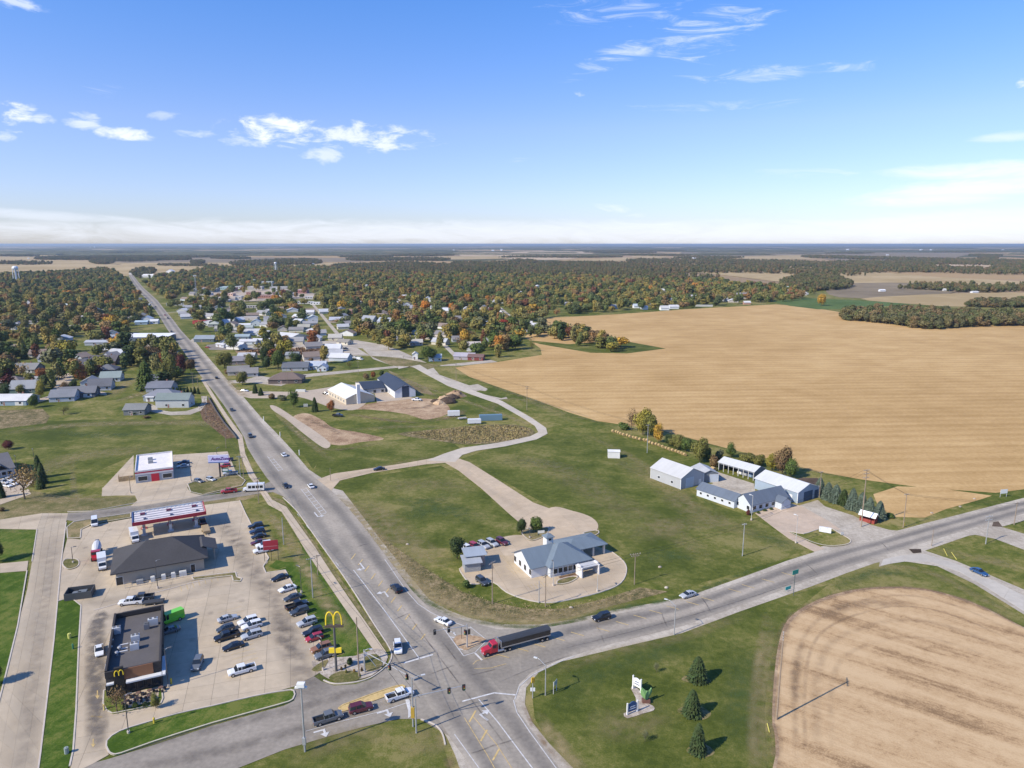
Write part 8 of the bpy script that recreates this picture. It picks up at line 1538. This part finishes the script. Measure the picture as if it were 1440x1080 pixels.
# ------------------------------------------------------------ poles, lights, signals, signs, wires
def pole(label, base, top, r=.16, m_='wood_pole', arms=(), name='utility_pole', cat='pole', group='utility poles', z=.0):
    b = G(*base); h = height_of(base, top); t = thing(name, label, cat, (b.x, b.y, z),0, group); q = MB(); q.tube((0,0,0),(0,0, h), r, r * .68,8); part('shaft', q, M[m_], t)
    for (dz, half, ang) in arms:
        q = MB(); q.box(-half, half, -.07,.07, h - dz - .12, h - dz, rot=ang); arm_ = part('crossarm', q, M[m_], t)
        q = MB(); n_ = 3
        for k in (-1,-.4,.4,1): q.tube((half * .92 * k * math.cos(ang), half * .92 * k * math.sin(ang), h - dz),(half * .92 * k * math.cos(ang), half * .92 * k * math.sin(ang), h - dz + .22),.06, n=6)
        part('insulator', q, M['solid'], arm_, (.5,.5,.5))
    t['h'] = h; return t, b, h
def lamp(t, h, ang, reach=1.6, up=.5, head=(.55,.56,.57)):
    q = MB(); e = Vector((math.cos(ang) * reach, math.sin(ang) * reach, h + up)); q.tube((0,0, h - .2),(e.x * .6, e.y * .6, h + up * .9),.06, n=6); q.tube((e.x * .6, e.y * .6, h + up * .9), e, .05, n=6); a_ = part('lamp_arm', q, M['galv'], t)
    q = MB(); q.box(-.4,.4,-.18,.18,-.09,.06, rot=ang, o=tuple(e)); part('lamp_head', q, M['solid'], a_, head)
HW = math.atan2(.87,-.48)
A1 = HW + math.pi / 2
U = 'utility_pole'
PL = {}
for key, base, top, r, arms, lb in [('a', (505,952),(502,868),.17,[], 'brown wooden pole on the rock bed beside the arches sign'),('b', (440,841),(436,784),.15,[(.3,1.1, A1)], 'pale pole on the green verge above the arches sign'),('c', (447,808),(447,780),.14,[(.3,1.0, A1)], 'short pole beside the pavement with transformer frame'),
        ('d', (399,766),(398,728),.15,[], 'pale pole on the dry verge right of the parked white pickup'),('e', (364,708),(363,672),.15,[(.3,1.1, A1)], 'pole at the near side of the side street junction'),('f', (343,676),(341,642),.15,[(.3,1.2, A1)], 'right of two poles beside the tall blue and white sign'),('g', (338,670),(338,641),.14,[(.3,1.0, A1)], 'left of two poles beside the tall blue and white sign'),
        ('h', (585.5,1031),(584,982),.17,[], 'wooden pole right beside the signal mast at the lower corner'),('i', (1092,1012),(1100,893),.2,[(.3,1.6,1.2)], 'very tall pole standing at the edge of the lower stubble field'),('j', (692.5,849),(693,790),.15,[(.3,1.2,.9)], 'tall pole in the grass left below the bank lot'),('k', (758,848),(758,817),.13,[], 'short pale pole below the bank lot'),('l', (767,853),(768,808),.15,[(.4,1.0,.9)], 'taller pale pole below the bank lot'),
        ('m', (892,822),(894,778),.14,[(.25,1.6,.3),(.8,1.2,.3)], 'pole with white crossarms right of the bank'),('n', (1044,782),(1045.5,736),.16,[(.3,.8,.3)], 'pale pole on the meadow below the office'),('o', (1211,741),(1220,660),.2,[(.3,1.2,.3),(1.5,1.2,.3),(2.8,1.2,.3)], 'tallest pole with stacked arms beside the roadside stand'),('p', (1270,742),(1273,694),.16,[(.3,1,.3)], 'pole with yellow guard right of the roadside stand'),
        ('q', (1386,765),(1391,725),.15,[(.3,1.4,.3),(1.4,1.4,.3)], 'white pole on the grass between the frontage roads'),('r', (1426,738),(1430,706),.15,[(.3,1,.3)], 'pole near the right edge by the highway'),('s', (910,637),(911,597),.15,[(.3,1.1,.5)], 'pale pole in front of the bale row'),('t', (741,577),(741,543),.16,[(.3,1.2,.5),(1.4,1.0,.5)], 'pole beside the curved drive at the stubble field'),
        ('u', (641.5,536),(641,511),.15,[(.3,1.0,.5)], 'pole beside the pale drive, further up'),('v', (1152,700),(1154,663),.15,[(.3,.9,.5)], 'pole at the corner of the blue metal shed'),('w', (568,517),(568,500),.14,[(.3,.9,.3)], 'pole at the far road junction'),('x', (465,676),(465,658),.12,[], 'thin pole at the access road corner'),('y', (303,590),(303,575),.12,[], 'thin pole below the trail bank'),('z1', (318,630),(317,604),.14,[(.3,.9, A1)], 'pole on the meadow below the trail bank'),
        ('z2', (272,547),(272,524),.14,[(.3,.9, A1)], 'left pole before the arborvitae screen'),('z3', (279,551),(279,527),.14,[(.3,.9, A1)], 'right pole before the arborvitae screen'),('z4', (290,587),(290,560),.14,[(.3,.9, A1)], 'pole at the top of the brown bank'),('z5', (1310,768),(1311,745),.12,[], 'thin pole on the grass beside the cross highway'),('z6', (404,541),(404,515),.13,[(.3,.9,.2)], 'pole in front of the brown-roofed house'),('z7', (504,526),(504,508),.13,[(.3,.9,.2)], 'pole beside the triangle lawn'),
        ('z8', (512,538),(512,528),.12,[], 'short pole behind the hall wing'),('z9', (130,470),(109,448),.14,[], 'pale pole in the left quarter')]:
    if key == 'z9': top = (109,448); base = (109,462)
    PL[key] = pole(lb, base, top, r, 'wood_pole' if key not in 'bdghnqks' else 'galv', arms)
for key, base, top, ang, lb, grp in [('l1', (424,834),(424,797),2.6, 'slim dark lot lamp on the verge by the parked cars', 1),('l2', (454.5,943),(452,897),2.6, 'slim lot lamp left of the arches pole', 1),('l3', (181,1032),(179,978),.5, 'slim dark lamp on the grass island below the restaurant', 1),('l4', (237,966),(235,913),.5, 'slim dark lamp at the restaurant patio corner', 1),('l5', (103,792),(102,770),.5, 'dark lamp on the round grass island', 1),
        ('l6', (222,828),(219,789),.5, 'dark lamp post behind the convenience store', 1),('l7', (184,694),(182,671),.5, 'dark lamp on the dry grass tongue', 1),('l8', (269,677),(267,653),.5, 'dark lamp at the parts store island', 1),('l9', (305,640),(304,630),.5, 'small lamp at the back of the parts store lot', 1),('l10', (840,832),(840,806),1.8, 'slim lamp below the bank right side', 1),
        ('l11', (745,757),(745,745),1.8, 'lamp on the island by the bank trees', 1),('l12', (778,824),(778,791),1.8, 'flagless pale pole in front of the bank', 1),('l13', (1056.5,732),(1058.5,697),2.4, 'tall pale lamp post at the office corner', 1),('l14', (1119,764),(1121,725),2.4, 'pale lamp post on the forecourt island', 1),('l15', (51,668),(51,632),2.4, 'dark lamp at the corner of the left edge office', 1),('l16', (25,668),(25,642),2.4, 'dark lamp in front of the left edge office', 1)]:
    b = G(*base); h = height_of(base, top); t = thing('lamp_post', lb, 'lamp post', (b.x, b.y, .1),0, 'lamp posts in the lots'); q = MB(); q.tube((0,0,0),(0,0, h),.1,.07,8); part('shaft', q, M['solid'], t, (.09,.085,.08) if key not in ('l12', 'l13', 'l14', 'l10') else (.45,.44,.42)); q = MB(); q.tube((0,0,0),(0,0,.6),.28, n=10); part('footing', q, M['kerb'], t)
    lamp(t, h, ang, .9,.05,(.12,.12,.12) if key not in ('l13', 'l14') else (.65,.66,.66))
# big camera pole and signals at the junction
t, b, h = pole('tall grey steel pole with white camera head on the lower verge', (429,1057),(423,964),.2, 'galv', (), 'camera_pole', 'pole', None)
q = MB(); q.box(-.7,.7,-.45,.45, h - .2, h + .5); q.box(-1.1,1.1,-.2,.2, h - .5, h - .2); part('camera_head', q, M['solid'], t, (.74,.74,.72)); q = MB(); q.box(-.3,.3,-.35,.1,1.6,3.0); part('control_box', q, M['galv'], t)
def signal_head(parent, x, y, z_, ang, back=True):
    q = MB(); q.box(-.32,.32,-.1,.02,-.62,.62, rot=ang, o=(x, y, z_)) if back else None; q.box(-.19,.19,-.38,-.1,-.55,.55, rot=ang, o=(x, y, z_)); s = part('signal_head', q, M['solid'], parent, (.03,.03,.03) if back else (.45,.3,.03))
    for k in range(3):
        q = MB(); c_, k_ = math.cos(ang), math.sin(ang); z9 = z_ + .36 - k * .36; q.tube((x + .38 * k_, y - .38 * c_, z9),(x + .41 * k_, y - .41 * c_, z9),.12, n=8); part('signal_lens', q, M['solid'], s, ((.3,.03,.02),(.5,.36,.06),(.03,.2,.1))[k])
    return s
def signal_mast(label, base, top, end, heads, lamp_=True):
    """base, top: the upright; end: pixel of the arm tip; heads: how far along the arm each signal hangs"""
    b = G(*base); h = height_of(base, top); t = thing('traffic_signal', label, 'traffic signal', (b.x, b.y, .05),0, 'traffic signals at the junction'); q = MB(); q.tube((0,0,0),(0,0, h),.17,.12,10); part('shaft', q, M['galv'], t)
    az_ = min(h - .4,6.4); E = G(end[0], end[1], az_ + .3); d = Vector((E.x - b.x, E.y - b.y)); ln_ = d.length; ang = math.atan2(d.y, d.x)
    q = MB(); q.tube((0,0, az_),(d.x, d.y, az_ + .35),.11,.06,8); part('mast_arm', q, M['galv'], t)
    for f in heads: signal_head(t, d.x * f, d.y * f, az_ - .35 + .35 * f, ang)
    return t, h, ang
t, h, an_ = signal_mast('grey signal mast with long arm at the lower left junction corner', (581,1022),(580,954),(655,964),(.68,.96)); lamp(t, h, .3,2.2,.3); q = MB(); q.box(-.35,.35,-.3,.3,2.0,4.2); part('control_box', q, M['solid'], t, (.45,.30,.05))
t, h, an_ = signal_mast('signal mast on the triangular traffic island', (657,911),(657,878),(610,888),(.55,.97)); signal_head(t, .35,.1,4.0,1.2, True); signal_head(t, -.35,-.1,4.0,-.4, True)
t, h, an_ = signal_mast('signal mast on the rock bed corner with arm over the side road', (513,946),(513,914),(575,951),(.6,.97)); lamp(t, h, -.1,1.6,.3)
q = MB(); bb = G(513,946); ee = G(529,938); q.tube((ee.x - bb.x, ee.y - bb.y, 0),(0,0, h * .95),.07, n=6); part('guy_rod', q, M['solid'], t, (.72,.72,.70))
b = G(749,982); t = thing('traffic_signal', 'short signal post with side signals at the right junction corner', 'traffic signal', (b.x, b.y, .05),0, 'traffic signals at the junction'); q = MB(); q.tube((0,0,0),(0,0,4.6),.1, n=8); part('shaft', q, M['galv'], t); signal_head(t, -.3,0,4.2,.9, False); signal_head(t, .3,.2,4.2,-.6, False); q = MB(); q.box(-.5,.5,-.06,.02,1.6,2.4); part('sign_plate', q, M['solid'], t, (.66,.67,.68))
b = G(649,899); t = thing('sign_post', 'thin dark post on the traffic island', 'post', (b.x, b.y, .16)); q = MB(); q.tube((0,0,0),(0,0,3),.05, n=6); part('post', q, M['tyre'], t)
for base, top, ang, lb in [((767,978),(767,935),2.6, 'street lamp with curved arm at the right junction corner'),((948,893),(949,851),2.6, 'street lamp on the south side of the cross highway')]:
    t, b, h = pole(lb, base, top, .13, 'galv', (), 'street_lamp', 'street lamp', 'street lamps of the junction'); lamp(t, h, ang, 2.4,.9,(.6,.62,.62))
# sign helper: two posts and a panel
def panel_sign(label, base, ang, w_, h_, z0, colr, posts=2, name='road_sign', border=None, th=.08, pcol=(.4,.4,.4)):
    b = G(*base); t = thing(name, label, 'sign', (b.x, b.y, 0), ang)
    for k in range(posts):
        x = 0 if posts == 1 else (-.5 + k / (posts - 1)) * w_ * .92; q = MB(); q.box(-.06,.06,-.06,.06,0, z0 + (h_ if posts > 1 else .1)); part('post', q, M['solid'], t, pcol, loc=(x, .1,0))
    q = MB(); q.box(-w_ / 2, w_ / 2,-th / 2, th / 2, z0, z0 + h_); part('panel', q, M['solid'], t, colr); return t
def text_on(t, s, size, x, z_, y, colr, italic=0.0, bold=.012):
    cu_ = bpy.data.curves.new('lettering', 'FONT'); cu_.body = s; cu_.size = size; cu_.align_x = 'CENTER'; cu_.align_y = 'CENTER'; cu_.extrude = .02; cu_.shear = italic; cu_.offset = bold
    o_ = bpy.data.objects.new('lettering', cu_); col.objects.link(o_); bpy.context.view_layer.update()
    me = bpy.data.meshes.new_from_object(o_.evaluated_get(bpy.context.evaluated_depsgraph_get())); bpy.data.objects.remove(o_); me.materials.clear(); me.materials.append(M['solid'])
    p = part('lettering', me, None, t, colr); p.location = (x, y, z_); p.rotation_euler = (math.pi / 2,0,0); return p
# arches sign on its tall pole
b = G(473,944); hh_ = height_of((473,944),(470,882)); AS = thing('arches_sign', 'tall pole sign with a pair of yellow arches above the parking lot', 'sign', (b.x, b.y, .13),.05)
q = MB(); q.tube((0,0,0),(0,0, hh_),.28,.24,10); part('pole', q, M['solid'], AS, (.10,.10,.10)); q = MB(); q.box(-2.0,2.0,-.25,.25, hh_ - .1, hh_ + .45); part('base_beam', q, M['solid'], AS, (.09,.07,.06))
arch_m(AS, 'arch_letter', 0,0, hh_ + .45,3.4,3.0,.17, M['sign_yellow'], None)
hb = 4.4; q = MB(); q.box(-1.35,1.35,-.22,.22, hb, hb + 1.1); part('lower_panel', q, M['sign_yellow'], AS)
# blue and white pole sign of the parts store
b = G(310,671.5); hh_ = height_of((310,671.5),(309,652)); PS = thing('pole_sign', 'tall blue and white pole sign of the auto parts store', 'sign', (b.x, b.y, .1),.12)
q = MB(); q.tube((0,0,0),(0,0, hh_ + 1),.3, n=10); part('pole', q, M['solid'], PS, (.03,.03,.035)); q = MB(); q.box(-4.1,3.7,-.3,.3, hh_ + .3, hh_ + 3.3); part('panel', q, M['solid'], PS, (.50,.50,.72)); q = MB(); q.box(-4.1,3.7,-.34,-.3, hh_ + .3, hh_ + .75); part('lower_stripe', q, M['solid'], PS, (.10,.16,.34)); q = MB(); q.box(-4.1,3.7,-.33,.33, hh_ + 3.3, hh_ + 3.5); part('top_edge', q, M['solid'], PS, (.62,.60,.72))
text_on(PS, 'AutoZone', 1.7,.6, hh_ + 2.0,-.33,(.10,.02,.16),.25,.05)
gs = panel_sign('small green and white sign beside the tall pole sign', (317.5,671),.1,2.6,1.6,2.2,(.05,.14,.13),1, 'shop_sign'); q = MB(); q.box(-1.0,1.0,-.08,-.05,2.7,3.4); part('print_band', q, M['solid'], gs, (.6,.64,.62))
rs = panel_sign('red panel sign on three posts at the station lot corner', (382,789),.25,4.2,2.9,3.6,(.33,.03,.045),3, 'shop_sign', pcol=(.06,.05,.045)); q = MB(); q.box(-1.9,1.9,-.08,-.045,4.6,4.75); part('print_band', q, M['solid'], rs, (.5,.2,.2))
# welcome signs with the green sculpture on a stone bed
flat('sign_bed', smooth([(877,1003),(886,1000),(893,993),(894,981),(887,968),(892,965),(902,974),(905,985),(919,993),(919,999),(905,1003),(882,1010)],2),.14, M['rock_bed'])
def lawn_sign(label, p0, p1, z0, z1, colr, arch=0):
    a_, b_ = G(*p0), G(*p1); d = (b_ - a_); L_ = d.length; t = thing('welcome_sign', label, 'sign', ((a_.x + b_.x) / 2,(a_.y + b_.y) / 2,.14), math.atan2(d.y, d.x))
    for s in (-1,1): q = MB(); q.box(-.13,.13,-.13,.13,0, z1 + .5); part('post', q, M['solid'], t, (.74,.74,.72), loc=(s * L_ / 2,0,0))
    n = 10; top = [(-L_ / 2 + .15 + (L_ - .3) * i / n, z1 + arch * math.sin(math.pi * i / n)) for i in range(n + 1)]; q = MB()
    for y_ in (-.06,.06): q.quad(*[(x, y_, z_) for x, z_ in ([(-L_ / 2 + .15, z0)] + [(L_ / 2 - .15, z0)] + top[::-1])])
    for (x0_, z0_),(x1_, z1_) in zip(top, top[1:]): q.quad((x0_, -.06, z0_),(x1_, -.06, z1_),(x1_, .06, z1_),(x0_, .06, z0_))
    q.quad((-L_ / 2 + .15,-.06, z0),(L_ / 2 - .15,-.06, z0),(L_ / 2 - .15,.06, z0),(-L_ / 2 + .15,.06, z0)); part('board', q, M['solid'], t, colr); q = MB()
    for zz, f in ((z0 + (z1 - z0) * .32,.32),(z0 + (z1 - z0) * .62,.26)): q.box(-L_ * f, L_ * f, -.10,-.07, zz, zz + .16); q.box(-L_ * f, L_ * f, .07,.10, zz, zz + .16)
    part('print_band', q, M['solid'], t, (.06,.10,.2) if colr[0] > .4 else (.6,.64,.7)); return t
lawn_sign('white welcome sign with two posts at the top of the stone bed', (890,969),(901,975),.9,2.6,(.72,.72,.72),.3); lawn_sign('blue arched welcome sign with white posts at the lower left of the stone bed', (882,1006),(896,1001),.5,2.0,(.05,.10,.22),.6)
b = G(909,988); t = thing('leaf_sculpture', 'green leaf-shaped sculpture on the stone bed between the welcome signs', 'sculpture', (b.x, b.y, .14)); q = MB(); q.box(-.9,.7,-.5,.5,0,.6); part('plinth', q, M['solid'], t, (.16,.08,.06))
for s, hgt, ang in ((0,2.9,-.35),(1,2.6,.45),(2,2.0,.05)):
    q = MB(); rings = []
    for i in range(7): u = i / 6; wdt = .75 * math.sin(math.pi * min(.98, u * .9 + .08)) ** .8; x = math.sin(ang) * hgt * u; rings.append([(x - wdt, .04,.5 + hgt * u * math.cos(ang)),(x, -.12,.5 + hgt * u * math.cos(ang)),(x + wdt, .04,.5 + hgt * u * math.cos(ang)),(x, .16,.5 + hgt * u * math.cos(ang))])
    q.loft(rings); part('leaf_blade', q, M['solid'], t, (.20,.36,.14), rot=s * .5)
panel_sign('back of a grey road sign on the corner lawn by the street lamp', (781,974),1.0,1.4,1.0,1.8,(.33,.38,.33),2); gr_ = panel_sign('small green road sign beside the cross highway', (1116,838),.5,2.2,1.2,6.2,(.03,.28,.22),1, pcol=(.1,.12,.12)); panel_sign('small teal road sign beside the green one', (1108,832),.5,2.0,.9,.6,(.04,.38,.36),1)
panel_sign('white monument sign on the forecourt island', (1160,750),-.5,3.6,1.7,.4,(.70,.71,.71),2, 'shop_sign', th=.5, pcol=(.05,.05,.05)); panel_sign('tiny white sign at the east tip of the forecourt island', (1184,754),.3,1.1,.9,.5,(.6,.6,.58),1); panel_sign('white sign panel by the left side of the bank driveway', (761,751),.2,2.2,.9,.3,(.72,.72,.66),2, 'shop_sign', pcol=(.6,.6,.55)); panel_sign('white sign panel by the right side of the bank driveway', (827,756),.2,2.4,.9,.3,(.72,.72,.66),2, 'shop_sign', pcol=(.6,.6,.55))
panel_sign('narrow dark church sign between the two trees', (430,573),.2,2.4,1.6,.5,(.45,.45,.42),2, 'shop_sign', th=.4); panel_sign('white sign at the right edge above the cross highway', (1411,699),.2,3.0,1.6,1.4,(.66,.68,.66),2)
for i, (x, y) in enumerate([(371,592),(394,614),(421,640)]):
    b = G(x, y); t = thing('marker_post', ['furthest', 'middle', 'nearest'][i] + ' white utility marker on the grass right of the highway', 'marker', (b.x, b.y, 0),0, 'white markers beside the highway'); q = MB(); q.tube((0,0,0),(0,0,2.2),.22, n=8); q.tube((0,0,2.2),(0,0,2.5),.22,.06, n=8); part('post', q, M['solid'], t, (.68,.68,.62))
for i, (x, y) in enumerate([(98,898),(241,962),(217,1018),(147,999),(103,913),(94,1060),(1272,741)]):
    b = G(x, y); t = thing('guard_post', ['yellow and green cabinet on the grass strip', 'yellow bollard at the patio corner', 'yellow bollard on the lower grass island', 'pale yellow bollard at the drive-through corner', 'green utility box on the grass strip', 'grey valve cabinet low on the grass strip', 'yellow pole guard by the roadside stand'][i], 'bollard', (b.x, b.y, .1)); q = MB(); q.tube((0,0,0),(0,0,1.2),.2 if i not in (0,5) else .38, n=8); q.tube((0,0,1.2),(0,0,1.3),.2,.1, n=8); part('post', q, M['solid'], t, [(.55,.55,.15),(.6,.45,.05),(.6,.45,.05),(.6,.5,.2),(.05,.2,.12),(.25,.3,.28),(.6,.48,.08)][i])
for i, (x, y) in enumerate([(1310,722),(1350,713),(1370,702),(928,798),(937,827),(573,766),(803,855)]): 
    b = G(x, y); q = MB(); q.loft([[(r_ * math.cos(t_ * .785), r_ * .7 * math.sin(t_ * .785), z_) for t_ in range(8)] for r_, z_ in ((.5,0),(.55,.2),(.35,.42),(.1,.5))]); solo('boulder', q, M['rock_bed'], 'pale boulder ' + ['on the grass by the small stubble patch', 'at the tip of the small stubble patch', 'on the grass near the right roadside sign', 'on the meadow right of the bank', 'near the road right of the bank', 'at the meadow edge beside the highway', 'at the ditch below the bank'][i], 'boulder', (b.x, b.y, 0))
# low retaining wall with rail beside the trail
q = MB(); WP = [G(*p) for p in [(293,560),(303,578),(315,596),(328,611),(333,618)]]
for p, n_ in zip(WP, WP[1:]):
    d = (n_ - p).normalized(); s = Vector((-d.y, d.x, 0)) * .18; q.prism([tuple((p + s)[:2]), tuple((p - s)[:2]), tuple((n_ - s)[:2]), tuple((n_ + s)[:2])],0,1.1)
solo('retaining_wall', q, M['solid'], 'low dark retaining wall along the trail beside the highway', 'wall', color=(.10,.09,.085))
# overhead wires
def wires(keys, offs=(-1.0,0,1.0), drop=.3, label='overhead wires', ang=A1):
    q = MB()
    for k0, k1 in zip(keys, keys[1:]):
        (_, b0, h0),(_, b1, h1) = PL[k0], PL[k1]
        for o_ in offs:
            s = Vector((math.cos(ang), math.sin(ang),0)) * o_; p0 = Vector((b0.x, b0.y, h0 - drop)) + s; p1 = Vector((b1.x, b1.y, h1 - drop)) + s; prev = p0
            for i in range(1,9):
                t_ = i / 8; p = p0.lerp(p1, t_) - Vector((0,0,1)) * 4 * t_ * (1 - t_) * (p1 - p0).length * .015; q.tube(prev, p, .032, n=4, cap=False); prev = p
    solo('overhead_wires', q, M['tyre'], label, 'wires')
wires(['h', 'a', 'b', 'c', 'e', 'f', 'z1', 'z4', 'z3'],(-.9,.9), label='power lines following the pavement side of the highway'); wires(['l', 'm', 'n', 'o', 'p', 'r'],(-.8,.8), ang=.3 + 1.57, label='power lines following the cross highway'); wires(['v', 's', 't', 'u', 'w'],(-.7,.7), label='power lines along the edge of the big stubble field')
# people-less bits: wooden posts lying on the grass, hatch covers
for i, (x, y, x2, y2) in enumerate([(1327,772,1332,782),(1338,777,1345,787),(1079,1018,1082,1030)]):
    a_, b_ = G(x, y), G(x2, y2); q = MB(); q.tube((0,0,.1), tuple((b_ - a_) + Vector((0,0,.1))),.1, n=6); solo('guy_guard', q, M['solid'], 'yellow ' + ['upper left guy wire guard on the frontage grass', 'upper right guy wire guard on the frontage grass', 'guy wire guard by the tall field-edge pole'][i], 'guard', a_, color=(.6,.52,.12))
# ------------------------------------------------------------ town trees go in last, clear of the buildings
NN, NC = build_town_trees(); NW = build_woods(); build_horizon_belts()
# every town tree gets words of its own: what it looks like and the landmark it stands by
SIZE = lambda w: 'small' if w < 4.3 else 'broad' if w > 5.6 else 'mid-sized'
marks_ = [(o, o['label']) for o in ALL if o.get('label') != 'x' and o.get('category') in ('house', 'building', 'shop', 'church', 'hall', 'mast', 'water tower', 'office') and o.location.y < 2600]
def label_trees():
    for o_, c_ in HX: ALL.remove(o_)
    for o_, c_ in HX: TREES.append((o_, c_, None, 0,0)); del o_['label']; del o_['category']
    seen = {}; used = {o['label'] for o in ALL}
    rows = []
    for o, c, kind, w, h in TREES:
        p = o.location; best = min(marks_, key=lambda m_: (m_[0].location.x - p.x) ** 2 + (m_[0].location.y - p.y) ** 2); d = Vector((p.x - best[0].location.x, p.y - best[0].location.y)); px = project(p)[0]; bx = project(best[0].location)[0]
        rel = 'in front of' if d.y < -abs(d.x) * .6 else 'behind' if d.y > abs(d.x) * .9 else ('left of' if d.x < 0 else 'right of')
        bl = ' '.join(best[1].split()[:5]); bl = bl[:-4] if bl.endswith(' the') else bl
        for tail in ('with', 'at the', 'in the', 'and', 'of the', 'behind the', 'beside the', 'behind', 'beside', 'at', 'in', 'of', 'above', 'by', 'left', 'among', 'right of', 'before'):
            if bl.endswith(' ' + tail): bl = bl[:-len(tail) - 1]
        base = '%s %s %s %s the %s' % (SIZE(w), c, kind, rel, bl) if kind else '%s %s the %s' % (c, rel, ' '.join(bl.split()[:4])); rows.append([base, px, o, d.length]); seen.setdefault(base, []).append(rows[-1])
    for base, rr in seen.items():
        rr.sort(key=lambda r_: r_[1]); n = len(rr)
        for i, r_ in enumerate(rr):
            lb = base
            if n == 2: lb = ('left ', 'right ')[i] + base
            elif n > 2: lb = ('leftmost ' if i == 0 else 'rightmost ' if i == n - 1 else ['', 'second from left ', 'third from left ', 'fourth from left ', 'fifth from left ', 'sixth from left ', 'seventh from left '][min(i, 6)]) + base
            tag(r_[2], lb, *(('house', 'small houses of the town quarters') if r_[2].name.startswith('house') else ('tree', 'single trees of the town quarters')))
label_trees()
# ------------------------------------------------------------ haze
hz = MB(); hz.box(-60000,60000,-1500,80000,-2.0,96.0)
hm = bpy.data.materials.new('haze_air'); hm.use_nodes = True; nt = hm.node_tree; nt.nodes.clear(); o_ = nt.nodes.new('ShaderNodeOutputMaterial'); pv_ = nt.nodes.new('ShaderNodeVolumePrincipled'); nt.links.new(pv_.outputs[0], o_.inputs['Volume'])
pv_.inputs['Color'].default_value = (.58,.71,.86,1); pv_.inputs['Density'].default_value = 5.0e-5; pv_.inputs['Anisotropy'].default_value = .2
HAZE = True
if HAZE: o = part('haze', hz, hm, None); o['kind'] = 'stuff'; o['label'] = 'thin bluish air over the plain'; o['category'] = 'haze'
print('slabs', slab_n, 'near trees', NN, 'cloud', NC, 'woods', NW, 'objs', len(bpy.data.objects))
